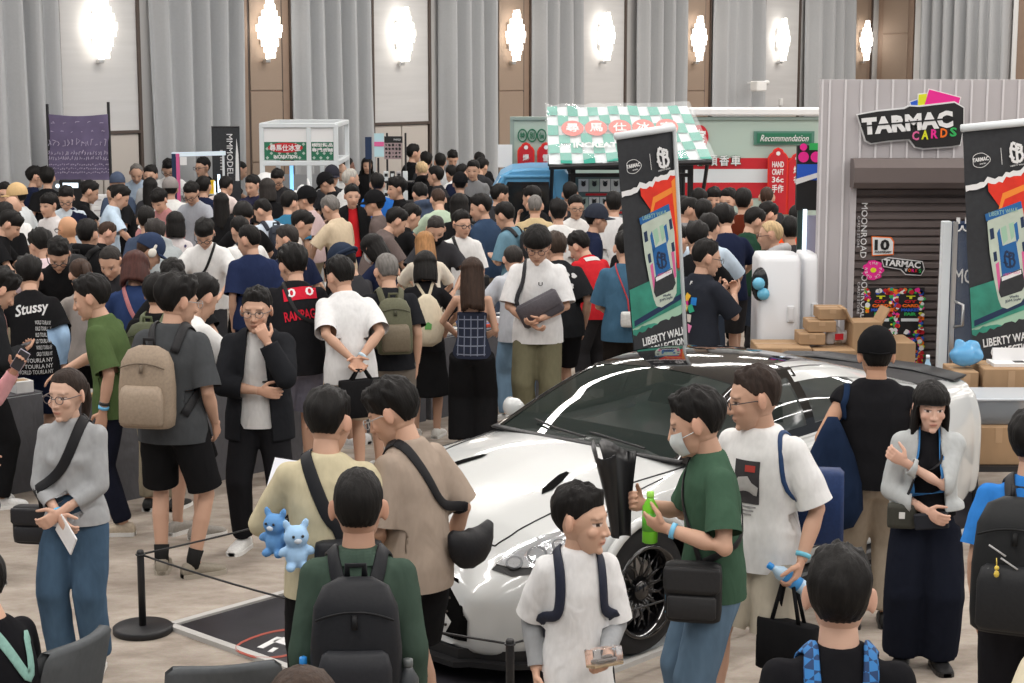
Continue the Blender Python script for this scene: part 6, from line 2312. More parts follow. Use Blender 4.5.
def d_poster(seed, h=1.0):
 def f(r):
  rr = random.Random(seed)
  W, H = 30 * KS, 50 * KS * h
  zo = -(50 * KS - H) / 2 * 0
  part('sheet', lambda m: plate(m, (0, 0, 0), W, H, FM, .003), 'sign black', r)
  names = ['pink', 'blue print', 'yellow print', 'orange print', 'green print', 'sign white', 'sign red']
  for mt in names:
   def g(m):
    for _ in range(13):
     e = rr.random()
     if rr.random() < .72:
      side = rr.choice((-1, 1))
      x = side * rr.uniform(.36, .47) * W
      y = rr.uniform(-.46, .46) * H
     else:
      x = rr.uniform(-.45, .45) * W
      y = rr.choice((-1, 1)) * rr.uniform(.38, .46) * H
     s = rr.uniform(.012, .026)
     outline(m, [(x + s * math.cos(a) * rr.uniform(.7, 1.2), y + s * math.sin(a) * rr.uniform(.6, 1.1)) for a in np.linspace(0, 2 * pi, 7, endpoint=False)], (0, 0, 0), FM, .0018, .003 + names.index(mt) * .0004)
   part('confetti_print', g, mt, r)
  for i, (t, mt) in enumerate((('T', 'yellow print'), ('OY', 'sign red'), ('CARD', 'orange print'), ('MARKET', 'blue print'), ('FAIR', 'green print'))):
   part('lettering', lambda m: fit_text(m, t, (.3, .42, .56, .62, .4)[i] * W, .062 * H / h, FM, (.01, -.004, (.30 - .085 * i / h) * H), bold=.05), mt, r)
  part('banner_print', lambda m: plate(m, (0.01, 0, -.16 * H / h), .6 * W, .06 * H, FM, .003, off=.003), 'stand white', r)
 return f
sticker('colourful poster on black, the one nearer the stacked cartons', 879, 312, 'poster', d_poster(3), 'poster')
sticker('colourful poster on black, the one nearer the white door post', 909, 312, 'poster', d_poster(4), 'poster')
sticker('low colourful poster reaching down behind the black cap', 908, 351, 'poster', d_poster(5, .55), 'poster')
# ---- white showcase door post and the navy light box
YD = 13.6
c = at_y(945, 300, YD)
zt = at_y(945, 221, YD)[2]
base = np.array([c[0], YD, 0])
r = thing('showcase', 'tall white aluminium glass door frame beside the shutter', 'showcase', tuple(base))
x0, x1 = at_y(939, 300, YD)[0], at_y(948, 300, YD)[0]
part('post', lambda m: m.box(((x0 + x1) / 2, YD, zt / 2), (x1 - x0, .08, zt), bev=.006), 'stand white', r, base)
x2 = at_y(953, 300, YD)[0]
part('door_edge', lambda m: m.box((x2 - .015, YD - .05, zt / 2), (.035, .03, zt), bev=.004), 'steel', r, base)
part('handle', lambda m: m.tube([(x2, YD - .07, 1.20), (x2 + .05, YD - .12, 1.22), (x2 + .05, YD - .12, 1.38), (x2, YD - .07, 1.40)], .012, seg=8), 'steel', r, base, True)
part('glass', lambda m: m.box((x2 + .35, YD - .02, zt / 2), (.66, .008, zt - .1)), mat('pane', (.9, .95, 1), .02, alpha=.08), r, base)
YN = 14.3
xa, xb = at_y(951, 300, YN)[0], at_y(1030, 300, YN)[0]
za, zb = at_y(960, 222, YN)[2], .35
base = np.array([(xa + xb) / 2, YN, 0])
r = thing('light_box', 'dark navy sign panel with white letters behind the glass door', 'sign', tuple(base))
part('panel', lambda m: m.box(((xa + xb) / 2, YN + .05, (za + zb) / 2 + .0), (xb - xa, .1, za - zb), bev=.01), 'navy print', r, base)
part('foot', lambda m: m.box(((xa + xb) / 2, YN + .05, .18), (xb - xa, .3, .36), bev=.01), 'black steel', r, base)
p = at_y(973, 276, YN - .01)
part('lettering', lambda m: fit_text(m, 'MOONROAD', .62, .12, FM, p + np.array([.16, 0, 0])), 'sign white', r, base)
p = at_y(977, 297, YN - .01)
part('lettering', lambda m: fit_text(m, 'CARDS', .22, .05, FM, p + np.array([.06, 0, 0])), 'sign white', r, base)
def awn(m):
 p = at_y(958, 228, YN - .01)
 for k in range(5):
  a = np.linspace(pi, 2 * pi, 9)
  pts = [(p[0] + .07 * k + .033 * math.cos(t), p[1], p[2] + .02 + .045 * math.sin(t)) for t in a]
  m.tube(pts, .007, seg=5)
  m.box((p[0] + .07 * k, p[1], p[2] + .06), (.03, .006, .05))
part('awning_mark', awn, 'sign white', r, base)
# ---- flags of the collection, built flat: cloth, then what is printed on it
FW, FH = .56, 1.92
def flag(label, top_l, top_r, Y, tilt, yaw, scale=1.0, pole_side=1, group='collection flags'):
 """hung so that its top left corner shows at top_l"""
 c = at_y(*top_l, Y)
 R = rotz(math.radians(yaw)) @ roty(math.radians(tilt))
 M = R @ FM
 r = thing('flag', label, 'flag', (c[0], c[1], 0))
 base = np.array([c[0], c[1], 0])
 W, H = FW * scale, FH * scale
 def P(x, y):   # x 0..1 from the left, y 0..1 from the top
  return c + M[:, 0] * (x * W) - M[:, 1] * (y * H)
 def cloth(m):
  g = []
  for i in range(9):
   for_row = []
   for j in range(25):
    for_row.append(P(i / 8, j / 24) + M[:, 2] * (.006 * math.sin(i * 1.1 + j * .4) + .004 * math.sin(j * .9) - .012))
   g.append(for_row)
  g = np.array(g)
  b = g[::-1] - M[:, 2] * .004
  m.grid(np.concatenate([g, b, g[:1]]))
 part('cloth', cloth, 'charcoal print', r, base, True)
 def poly(pts, mt, h, nm='print'):
  def f(m):
   q = [(x * W, -y * H) for x, y in pts]
   a = sum(q[i - 1][0] * q[i][1] - q[i][0] * q[i - 1][1] for i in range(len(q)))
   if a < 0:
    q = q[::-1]
   outline(m, q, c, M, h, h + .0015)
  part(nm, f, mt, r, base)
 rr = random.Random(5)
 def torn(y0, y1, n=18, amp=.010):
  return [(i / n, y0 + (y1 - y0) * i / n + rr.uniform(-amp, amp)) for i in range(n + 1)]
 t1 = torn(.225, .175)
 poly(t1 + [(x, y + .020 + rr.uniform(0, .006)) for x, y in t1[::-1]], 'sign white', .003)
 poly([(x, y + .016) for x, y in t1 if x > .30] + [(1, .60), (.90, .62), (.86, .40), (.52, .34), (.34, .26)], 'red print', .002)
 poly([(.90, .22), (1, .20), (1, .62), (.94, .60)], 'flag orange', .0025)
 poly([(.55, .275), (.90, .245), (.90, .27), (.58, .30), (.50, .36), (.48, .34)], 'flag orange', .0027)
 poly([(0, .66), (1, .60), (1, .80), (0, .88)], 'teal print', .002)
 poly([(.04, .80), (.94, .72), (.94, .745), (.04, .825)], 'navy print', .0032)
 poly([(0, .84), (1, .765)] + torn(.83, .845)[::-1], 'mint print', .0028)
 t2 = torn(.865, .80, amp=.007)
 poly(t2 + [(1, 1), (0, 1)], 'charcoal print', .0038)
 car = [(.30, .39), (.34, .375), (.80, .335), (.84, .345), (.885, .44), (.88, .56), (.86, .66), (.84, .715), (.76, .745), (.55, .765), (.46, .755), (.42, .72), (.36, .62), (.32, .52)]
 poly(car, 'cream print', .0034)
 poly([(.27, .355), (.82, .315), (.835, .345), (.285, .385)], 'deep blue print', .0048, 'wing_print')
 poly([(.46, .50), (.72, .48), (.77, .60), (.49, .625)], 'deep blue print', .0044)
 poly([(.50, .42), (.58, .41), (.60, .47), (.53, .49)], 'mint print', .0044)
 poly([(.62, .405), (.70, .40), (.70, .46), (.65, .475)], 'mint print', .0044)
 poly([(.44, .44), (.48, .42), (.52, .50), (.47, .52)], 'deep blue print', .0044)
 poly([(.70, .41), (.75, .40), (.77, .47), (.73, .49)], 'deep blue print', .0044)
 for q in ([(.33, .42), (.39, .415), (.40, .46), (.34, .465)], [(.80, .385), (.85, .38), (.86, .425), (.81, .43)], [(.37, .52), (.42, .515), (.43, .555), (.38, .56)], [(.81, .49), (.86, .485), (.87, .525), (.82, .53)]):
  poly(q, 'navy print', .0046)
 poly([(.40, .57), (.45, .56), (.47, .68), (.43, .69)], 'rose print', .0044)
 poly([(.80, .53), (.85, .52), (.86, .64), (.82, .65)], 'rose print', .0044)
 poly([(.47, .625), (.79, .60), (.84, .67), (.78, .695), (.46, .715), (.43, .69)], 'charcoal print', .0046)
 poly([(.48, .628), (.78, .605), (.785, .622), (.485, .645)], 'sign white', .0052)
 def txt(t, x, y, w, h, mt, rot=3.5, **k):
  part('lettering', lambda m: fit_text(m, t, w * W, h * H, M @ rotz(math.radians(rot)), P(x, y) + M[:, 2] * .006, extrude=.0012, **k), mt, r, base)
 txt('LIBERTY WALK', .64, .617, .26, .010, 'rose print', 4)
 txt('LIBERTY WALK', .55, .353, .44, .018, 'mint print', 4)
 txt('Works', .66, .715, .14, .012, 'navy print', 4)
 txt('JDM Style', .64, .732, .24, .014, 'navy print', 4)
 txt('LIBERTY WALK', .56, .895, .80, .036, 'sign white', 3.5, bold=.02)
 txt('COLLECTION', .60, .94, .66, .034, 'sign white', 3.5, bold=.02)
 cl = [(.16 + .13 * math.cos(a) * (1 + .12 * math.cos(3 * a)), .128 + .030 * math.sin(a)) for a in np.linspace(0, 2 * pi, 24, endpoint=False)]
 part('badge_print', lambda m: m.tube([P(x + .08, y) + M[:, 2] * .006 for x, y in cl + cl[:1]], .0022, seg=5), 'sign white', r, base)
 txt('TARMAC', .24, .124, .24, .017, 'sign white', 3, bold=.03)
 txt('works', .27, .142, .10, .007, 'sign white', 3)
 poly([(.545, .085), (.552, .085), (.562, .155), (.555, .155)], 'sign white', .004, 'rule_print')
 def gothic(m, x, y, s, M=M):
  for pts in (((-.30, .5), (-.42, .1), (-.30, -.42), (.05, -.5)), ((-.30, .5), (-.10, .42)), ((-.48, .25), (-.12, .15)), ((-.05, .40), (.0, -.45)), ((-.05, .40), (.30, .30), (.26, .02), (.02, .0)), ((.26, .0), (.38, -.22), (.22, -.46), (-.05, -.42)), ((-.18, .12), (.16, .22)), ((-.5, -.12), (-.2, -.3))):
   for a, b in zip(pts[:-1], pts[1:]):
    A = P(x, y) + M[:, 0] * a[0] * s * .8 + M[:, 1] * a[1] * s + M[:, 2] * .006
    B = P(x, y) + M[:, 0] * b[0] * s * .8 + M[:, 1] * b[1] * s + M[:, 2] * .006
    m.tube([A, B], [(.0095 * s / .14, .0015)] * 2, seg=6, side=nrm(M[:, 0] + M[:, 1] * .5))
 part('emblem_print', lambda m: gothic(m, .79, .11, .155), 'sign white', r, base)
 part('emblem_print', lambda m: gothic(m, .62, .555, .13), 'navy print', r, base)
 txt('LIBERTY WALK', .79, .163, .22, .006, 'sign white', 3)
 part('sleeve', lambda m: m.tube([P(-.02, -.012), P(1.02, -.012)], .032 * scale, seg=10), 'stand white', r, base, True)
 b0 = P(1.06, 1.0)
 tp = P(1.03, -.01)
 foot = np.array([b0[0] + .01, b0[1], 0])
 part('pole', lambda m: m.tube([foot, tp * .995 + foot * .005, tp], .017, seg=10), 'stand white', r, base, True)
 part('pole_base', lambda m: m.tube([foot, foot + np.array([0, 0, .04])], [.20, .18], seg=20), 'black steel', r, base)
 return r
flag('tall dark promotional flag with a racing car, standing behind the car roof', (617, 139), None, 13.3, -6.2, 30, .92)
flag('tall dark promotional flag with a racing car, cut by the right edge', (963, 131), None, 13.4, -5.0, 8, .955)
# ---- white capsule machines and the neon edged screen
solid('capsule white', (.66, .67, .69), .35)
def capsule(label, u0, u1, v, Y, holes=True):
 a, b = at_y(u0, v, Y), at_y(u1, v, Y)
 w, h = b[0] - a[0], a[2]
 c = np.array([(a[0] + b[0]) / 2, Y, 0])
 r = thing('capsule_machine', label, 'machine', tuple(c), 0, 'white capsule machines')
 def body(m):
  m.tube([(0, .22, .0), (0, .22, .04), (0, .22, .5 * h), (0, .22, h - .05), (0, .22, h)], [(w / 2, .25), (w / 2, .26), (w / 2 * .98, .26), (w / 2 * .97, .25), (w / 2 * .88, .21)], seg=32, side=(1, 0, 0), sq=6)
 part('cabinet', body, 'capsule white', r, (0, 0, 0), True)
 for z in (h * .72, h * .30):
  part('slot', lambda m: (m.box((w * .24, -.045, z), (.06, .02, .14), bev=.008), m.box((w * .24, -.056, z), (.035, .01, .10))), ['capsule white'], r)
 zg = at_y(768, 284, Y)[2]
 if holes:
  part('globe_window', lambda m: m.ball((-w * .44, -.01, zg), (.075, .04, .14), seg=20), 'dark glass', r, (0, 0, 0), True)
  for k, (dx, dz) in enumerate(((-.02, .0), (.02, -.085))):
   part('capsule', lambda m: m.ball((-w * .44 + dx, -.06, zg + .01 + dz), .052, seg=14), mat('capsule blue', (.13, .42, .60), .25), r, (0, 0, 0), True)
 return r
capsule('white capsule machine with blue balls in its round window', 758, 803, 256, 14.2)
capsule('white capsule machine tucked against the corrugated booth', 803, 819, 255, 14.5, False)
Y = 15.6
a, b = at_y(797, 145, Y), at_y(822, 260, Y)
base = np.array([(a[0] + b[0]) / 2, Y, 0])
r = thing('display_screen', 'tall screen with pink dots and blue print over a neon white edge', 'screen', tuple(base))
w = b[0] - a[0]
zc = lambda v: at_y(800, v, Y)[2]
part('upper_panel', lambda m: m.box((base[0], Y, (zc(145) + zc(210)) / 2), (w, .06, zc(145) - zc(210))), 'sign black', r, base)
def dots(m):
 for u, v, s in ((803.5, 157, 5.3), (816, 157, 5.3), (803.5, 147, 3.6)):
  p = at_y(u, v, Y - .032)
  outline(m, oval(s * Y / FPX, s * Y / FPX, 20), p, FM, 0, .004)
part('dot_print', dots, 'pink', r, base)
part('green_print', lambda m: outline(m, [(-.05, -.03), (.06, -.03), (.06, .03), (-.05, .03)], at_y(815, 146.5, Y - .032), FM, .002, .006), 'green print', r, base)
part('blue_panel', lambda m: m.box((base[0], Y - .031, (zc(164) + zc(180)) / 2), (w, .008, zc(164) - zc(180))), 'blue print', r, base)
part('white_tear', lambda m: outline(m, [(-.12, -.05), (.12, .03), (.12, .07), (-.12, .0)], at_y(809.5, 179, Y - .04), FM, 0, .004), 'sign white', r, base)
part('neon_edge', lambda m: m.box((at_y(804, 230, Y)[0], Y - .02, (zc(209) + .9) / 2), (.035, .03, zc(209) - .9)), 'lit white', r, base)
part('side_post', lambda m: m.box((at_y(800, 230, Y)[0], Y, zc(205) / 2), (.05, .05, zc(205))), mat('dark green steel', (.02, .05, .045), .5), r, base)
part('lower_window', lambda m: m.box((at_y(813, 230, Y)[0], Y + .02, 1.3), (.12, .02, 1.2)), mat('lilac glass', (.35, .33, .42), .2), r, base)
part('foot', lambda m: m.box((base[0], Y, .05), (w, .4, .1)), 'black steel', r, base)
# ---- cartons
def carton(label, c, size, rz=0.0, col=(.36, .235, .135), open_=False, group=None, writing=None, tape=True):
 r = thing('carton', label, 'carton', tuple(c), rz, group)
 w, d, h = size
 part('box', lambda m: m.box((0, 0, h / 2), (w, d, h), bev=.006), 'card', r, (0, 0, 0), False, col)
 if open_:
  for s in (-1, 1):
   part('flap', lambda m: m.box((s * (w / 2 + .03), 0, h + .045), (.012, d * .96, .13), roty(s * .5)), 'card', r, (0, 0, 0), False, tuple(v * 1.1 for v in col))
 elif tape:
  part('tape', lambda m: (m.box((0, 0, h + .001), (w * .98, .05, .002)), m.box((0, -d / 2 - .001, h * .78), (.05, .002, h * .4))), 'plastic', r, (0, 0, 0), False, tuple(v * 1.18 for v in col))
 if writing:
  part('lettering', lambda m: fit_text(m, writing, w * .5, h * .16, FM, (.0, -d / 2 - .001, h * .5), extrude=.001), 'sign black', r)
 return r
def carton_px(label, u0, u1, v0, v1, Y, d=.35, rz=0.0, **k):
 """front face spans the pixels u0-u1, v0-v1 at distance Y"""
 a, b = at_y(u0, v1, Y), at_y(u1, v0, Y)
 return carton(label, ((a[0] + b[0]) / 2, Y + d / 2, a[2]), (b[0] - a[0], d, b[2] - a[2]), rz, **k)
Yc = 13.6
zt = at_y(800, 349, Yc)[2]
xa, xb = at_y(752, 349, Yc)[0], at_y(925, 349, Yc)[0]
base = np.array([(xa + xb) / 2, Yc + .28, 0])
r = thing('folding_table', 'folding table behind the car that carries the flat cartons', 'table', tuple(base))
part('table_top', lambda m: m.box((0, 0, zt - .24), (xb - xa, .46, .04), bev=.008), 'stand white', r)
for sx in (-1, 1):
 for sy in (-1, 1):
  part('leg', lambda m: m.tube([(sx * (xb - xa) * .45, sy * .2, 0), (sx * (xb - xa) * .45, sy * .2, zt - .26)], .018, seg=8), 'black steel', r)
zb_ = zt - .22
def flat(label, u0, u1, dz, Yf, d, h, rz=0, **k):
 a, b = at_y(u0, 345, Yf), at_y(u1, 345, Yf)
 return carton(label, ((a[0] + b[0]) / 2, Yf + d / 2, dz), (b[0] - a[0], d, h), rz, **k)
flat('wide flat carton with a white label behind the car roof', 758, 812, zb_, Yc + .06, .44, .22)
flat('flat open carton in the middle of the row behind the car roof', 814, 856, zb_, Yc + .06, .44, .20)
flat('flat carton at the shutter end of the row behind the car roof', 885, 916, zb_, Yc + .06, .44, .26, tape=False)
zz = zb_ + .225
for i, (u0, u1, lb) in enumerate(((798, 824, 'lowest of three small cartons stepped against the corrugated booth'), (805, 833, 'middle of three small cartons stepped against the corrugated booth'), (814, 842, 'topmost of three small cartons stepped against the corrugated booth'))):
 a, b = at_y(u0, 330, Yc + .25 + .1 * i), at_y(u1, 330, Yc + .25 + .1 * i)
 carton(lb, ((a[0] + b[0]) / 2, Yc + .30 + .04 * i, zz + .095 * i), (b[0] - a[0], .26, .09))
a = at_y(863, 330, Yc + .3)
carton('tall open carton just behind the black cap', (a[0], Yc + .30, zb_), (.24, .24, at_y(863, 318, Yc + .4)[2] - zb_), .1, open_=True)
a = at_y(841, 336, Yc + .2)
r = thing('tissue_pack', 'crumpled white and red packet on the flat cartons', 'packet', (a[0], Yc + .35, zb_ + .205))
m = MB()
for k in range(5):
 m.box((-.06 + .03 * k, .02 * (k % 2), .05 + .02 * (k % 3)), (.08, .05, .11), rotz(k * .8) @ roty(k * .5), bev=.015)
V, Q = remesh(m, .012, 2)
link('packet', quadmesh('packet', V, Q), 'plastic', r, (.72, .70, .70))
part('mark', lambda m: m.box((.0, -.075, .07), (.07, .004, .05), rotz(.2)), 'sign red', r)
for u, col, cc, lb in ((930, (.35, .55, .72), (.75, .8, .85), 'clear water bottle with blue label beside the white door post'), (920, (.03, .42, .10), (.05, .35, .1), 'green topped bottle lying low by the posters')):
 a = at_y(u, 385, Yc - .3)
 zc_ = at_y(u, 398 if u == 930 else 372, Yc - .3)[2]
 r = thing('bottle', lb, 'bottle', (a[0], Yc - .2 if u == 930 else Yc + .3, zb_ if u != 930 else zb_ - .05))
 part('bottle_body', lambda m: m.tube([(0, 0, z) for z in (0, .01, .12, .16, .21, .23)], [.03, .034, .034, .034, .014, .013], seg=16), 'plastic', r, (0, 0, 0), True, col)
 part('bottle_cap', lambda m: m.tube([(0, 0, .225), (0, 0, .255)], .015, seg=12), 'plastic', r, (0, 0, 0), True, cc)
Yr = 12.6
KR = dict(d=.45)
carton_px('brown carton at the bottom of the right stack, under the clear tub', 962, 1035, 427, 465, Yr - .35, .5)
zlow = at_y(990, 465, Yr - .35)[2]
a = at_y(965, 465, Yr - .35)
r = thing('low_table', 'low trestle under the stacked cartons on the right', 'table', (a[0] + .48, Yr + .15, 0))
part('table_top', lambda m: m.box((0, 0, zlow - .02), (.9, 1.1, .04)), 'black steel', r)
for sx in (-1, 1):
 for sy in (-1, 1):
  part('leg', lambda m: m.tube([(sx * .4, sy * .5, 0), (sx * .4, sy * .5, zlow - .03)], .02, seg=8), 'black steel', r)
carton_px('brown carton behind the clear tub, with handwriting', 980, 1040, 369, 465, Yr + .22, .40, writing='Jimny Box')
carton_px('shaded brown carton beside the white door post', 952, 979, 372, 465, Yr + .25, .40)
zt1 = at_y(990, 427, Yr - .35)[2]
c0 = at_y(1002, 427, Yr - .35)
r = thing('storage_tub', 'clear plastic storage tub with a lid on the brown carton', 'tub', (c0[0], Yr - .10, zt1))
mat('frosted plastic', (.50, .56, .62), .25, alpha=.42)
part('tub_body', lambda m: m.tube([(0, 0, z) for z in (0, .01, .17, .18)], [(.25, .17), (.265, .18), (.285, .20), (.285, .20)], seg=28, side=(1, 0, 0), sq=7), 'frosted plastic', r, (0, 0, 0), True)
part('lid', lambda m: m.box((0, 0, .192), (.63, .45, .022), bev=.008), mat('frosted lid', (.60, .65, .70), .3, alpha=.7), r)
part('contents', lambda m: (m.box((-.06, 0, .07), (.30, .22, .10), rotz(.2), bev=.02), m.box((.12, .02, .08), (.14, .2, .13), rotz(-.3), bev=.02)), mat('grey contents', (.07, .085, .10), .6), r)
zt2 = at_y(1000, 369, Yr + .22)[2]
a = at_y(968, 350, Yr + .3)
r = thing('plastic_bag', 'blue translucent plastic bag on the cartons below the right flag', 'bag', (a[0] + .02, Yr + .42, zt2))
m = MB()
m.ball((0, 0, .07), (.13, .10, .085))
m.ball((.04, 0, .13), (.06, .05, .06))
m.ball((-.05, .0, .13), (.05, .04, .07), roty(-.4))
V, Q = remesh(m, .012, 2)
V = fold(V, Q, .012, 3, 2.2)
link('bag', quadmesh('bag', V, Q), mat('blue film', (.14, .42, .72), .2, alpha=.8), r)
a = at_y(1008, 362, Yr + .3)
r = thing('paper_stack', 'white printed sheets lying on the carton with handwriting', 'paper', (a[0] + .05, Yr + .42, zt2))
part('sheet', lambda m: (m.box((0, 0, .012), (.30, .22, .024)), m.box((.02, .05, .06), (.28, .02, .12), rotx(-.2))), 'sign white', r)
part('mark', lambda m: m.box((.06, -.02, .0255), (.08, .08, .002)), 'sign black', r)
                # --- far stands
# ---- pale green tram-like stand
YG = 25.2
def G(u, v, Y=None):
 return at_y(u, v, Y or YG)
KG = YG / FPX
xl, xr = G(510, 150)[0], G(822, 150)[0]
zt = G(600, 117)[2]
base = np.array([(xl + xr) / 2, YG, 0])
st = thing('stand', 'long pale green stand wall with red and white stripes', 'stand', tuple(base))
part('wall_panel', lambda m: m.box((base[0], YG + .1, zt / 2), (xr - xl, .2, zt)), 'pale green', st, base)
part('edge_trim', lambda m: (m.box((base[0], YG - .01, zt - .02), (xr - xl, .06, .04)), m.box((xl + .03, YG - .01, zt / 2), (.06, .04, zt))), mat('grey green', (.26, .33, .30), .5), st, base)
x0 = G(690, 100)[0]
part('roof_ledge', lambda m: m.box(((x0 + xr) / 2, YG + .15, zt + .075), (xr - x0, .5, .11), bev=.02), 'sign white', st, base)
xs = G(684, 170)[0]
for v0, v1, mt, nm in ((158, 169, 'sign red', 'red_stripe'), (169, 182.5, 'stand white', 'white_stripe'), (182.5, 198, 'sign red', 'red_stripe')):
 za, zb = G(700, v0)[2], G(700, v1)[2]
 part(nm, lambda m: m.box(((xs + xr) / 2, YG - .006, (za + zb) / 2), (xr - xs, .016, za - zb)), mt, st, base)
for i, ch in enumerate('街頭香車'):
 p = G(701 + i * 11.6, 160.5, YG - .02)
 part('lettering', lambda m: fit_text(m, ch, 10.2 * KG, 11 * KG, FM, p, bold=.045, extrude=.01), 'sign green', st, base)
 p = G(701 + i * 11.6, 160.5, YG - .035)
 part('lettering', lambda m: fit_text(m, ch, 9.6 * KG, 10.4 * KG, FM, p, bold=.012, extrude=.012), 'sign white', st, base)
p = G(699, 137, YG - .02)
part('disc', lambda m: outline(m, oval(9.2 * KG, 12 * KG), p, FM, 0, .02), 'sign red', st, base)
part('lettering', lambda m: fit_text(m, '室', 13 * KG, 15 * KG, FM, p + np.array([0, -.03, 0]), bold=.02), 'sign white', st, base)
for i, ch in enumerate('特別價'):
 p = G(522.5 + i * 9.6, 135.5, YG - .02)
 part('ring', lambda m: m.torus(p, 4.3 * KG, .008, ax=np.array([[1, 0, 0], [0, 0, -1], [0, 1, 0]]), seg=26, sr=6, sy=1.4), 'sign green', st, base)
 part('lettering', lambda m: fit_text(m, ch, 4.8 * KG, 6.5 * KG, FM, p, bold=.02), 'sign green', st, base)
p = G(784, 138, YG - .02)
part('sign_board', lambda m: (plate(m, p, 60 * KG, 13.5 * KG, FM, .03), ), mat('grey green dark', (.09, .22, .17), .5), st, base)
part('sign_board', lambda m: plate(m, p, 54 * KG, 9.5 * KG, FM, .03, off=.02), 'sign green', st, base)
part('lettering', lambda m: fit_text(m, 'Recommendation', 48 * KG, 6.5 * KG, FM, p + np.array([0, -.045, 0]), shear=.35), 'sign white', st, base)
def tagshape(w, h):
 return [(-w / 2, -h), (w / 2, -h), (w / 2, -.28 * w), (w * .40, -.10 * w), (w * .26, .0), (w * .2, .14 * w), (0, .24 * w), (-w * .2, .14 * w), (-w * .26, 0), (-w * .40, -.10 * w), (-w / 2, -.28 * w)]
def redtag(label, u, v, wpx, hpx, lines, Y):
 p = at_y(u, v, Y)
 k = Y / FPX
 r = thing('tag_sign', label, 'sign', tuple(p), 0, 'red tag shaped signs')
 t = tagshape(wpx * k, hpx * k)
 part('edge', lambda m: outline(m, grow(t, .02), (0, 0, 0), FM, 0, .02), 'red print', r)
 part('plate', lambda m: outline(m, t, (0, 0, 0), FM, .02, .03), 'sign red', r)
 part('hole', lambda m: outline(m, oval(.03, .03, 12), (0, 0, -.02 * wpx * k), FM, .03, .036), 'sign white', r)
 z = -.42 * wpx * k
 for tx in lines:
  hh = (.36 if ord(tx[0]) < 256 else .5) * wpx * k
  z -= hh * .6
  part('lettering', lambda m: fit_text(m, tx, .66 * wpx * k if len(tx) > 1 else .44 * wpx * k, hh * .92, FM, (0, -.034, z), bold=.02), 'sign white', r)
  z -= hh * .6
 return r
redtag('red tag sign reading hand craft on the green stand', 778, 153, 17.5, 60, ['HAND', 'CRAFT', '36c', '手作'], YG - .12)
redtag('red tag sign half hidden beside the hand craft tag', 797, 158, 16, 55, ['爆', '谷'], YG - .10)
redtag('narrow red tag sign nearest the blue cab', 526, 147, 14.5, 40, ['爆', '谷'], YG - .12)
redtag('red tag sign tucked behind the checkered awning', 546, 147, 15, 40, ['雪', '糕'], YG - .12)
a = at_y(505, 156, YG - .5)
r = thing('notice_board', 'blank white board between the bronze panel and the green stand', 'board', (a[0], YG - .5, 0))
part('board', lambda m: m.box((0, 0, a[2]), (14 * KG, .03, 22 * KG)), 'sign white', r)
part('post', lambda m: m.tube([(0, .02, 0), (0, .02, a[2] - .1)], .02, seg=8), 'black steel', r)
# ---- blue mini truck with the checkered awning
YT = 22.9
KT = YT / FPX
def T(u, v):
 return at_y(u, v, YT)
xa, xb = T(474, 200)[0], T(568, 200)[0]
zr = T(520, 168)[2]
base = np.array([(xa + xb) / 2, YT, 0])
tr = thing('mini_truck', 'sky blue vintage mini truck with checkered green and white awning', 'truck', tuple(base))
def cab(m):
 P = [(xa - .10, .35), (xa - .12, .85), (xa - .02, 1.12), (xa + .34, zr - .10), (xa + .50, zr - .02), (xa + .75, zr), (xb - .05, zr), (xb, zr - .06), (xb, .35)]
 rows = []
 for y, k in ((YT, .0), (YT + .05, -.02), (YT + .7, -.04), (YT + 1.35, -.02), (YT + 1.4, .0)):
  rows.append([(x, y, z - (.03 if k == 0 else 0)) for x, z in P])
 g = np.array(rows, float)
 m.grid(g, closed_v=True)
 n = len(P)
 o = m.n - len(rows) * n
 m.f += [tuple(o + i for i in range(n)), tuple(o + (len(rows) - 1) * n + i for i in range(n - 1, -1, -1))]
 m.m += [0, 0]
part('cab', cab, 'sky blue paint', tr, base)
W_ = [(xa + .16, 1.14), (xa + .44, zr - .18), (xb - .25, zr - .18), (xb - .22, 1.14)]
part('door_frame', lambda m: m.tube([(x, YT - .012, z) for x, z in [(W_[0][0] - .06, 1.08)] + [(W_[1][0] - .04, W_[1][1] + .07), (W_[2][0] + .04, W_[2][1] + .07), (W_[3][0] + .07, 1.08)]], [(.03, .02)] * 4, seg=8), 'sky blue paint', tr, base)
part('side_window', lambda m: m.prism(W_, YT - .006, YT + .004, axis='y'), 'dark glass', tr, base)
part('windscreen', lambda m: m.add([(xa - .03, YT + .06, 1.13), (xa - .03, YT + 1.3, 1.13), (xa + .33, YT + 1.3, zr - .13), (xa + .33, YT + .06, zr - .13)], [(0, 1, 2, 3)]), 'dark glass', tr, base)
part('pillar_trim', lambda m: m.tube([(xa + .0, YT + .02, 1.13), (xa + .36, YT + .02, zr - .12)], .02, seg=6), 'sign white', tr, base)
part('bumper', lambda m: m.box((xa - .16, YT + .7, .42), (.10, 1.4, .14), bev=.03), 'stand white', tr, base)
for s in (.0, 1.25):
 part('headlight', lambda m: m.ball((xa - .11, YT + .15 + s * .9, .72), (.04, .10, .10)), 'sign white', tr, base, True)
for x in (xa + .35, xb + 1.6):
 for y in (YT + .1, YT + 1.3):
  part('wheel', lambda m: m.tube([(x, y - .09, .28), (x, y + .09, .28)], .28, seg=24), 'black steel', tr, base, True)
xe = T(690, 200)[0]
part('load_bed', lambda m: m.box(((xb + xe) / 2, YT + .7, .55), (xe - xb, 1.4, .30), bev=.02), 'sky blue paint', tr, base)
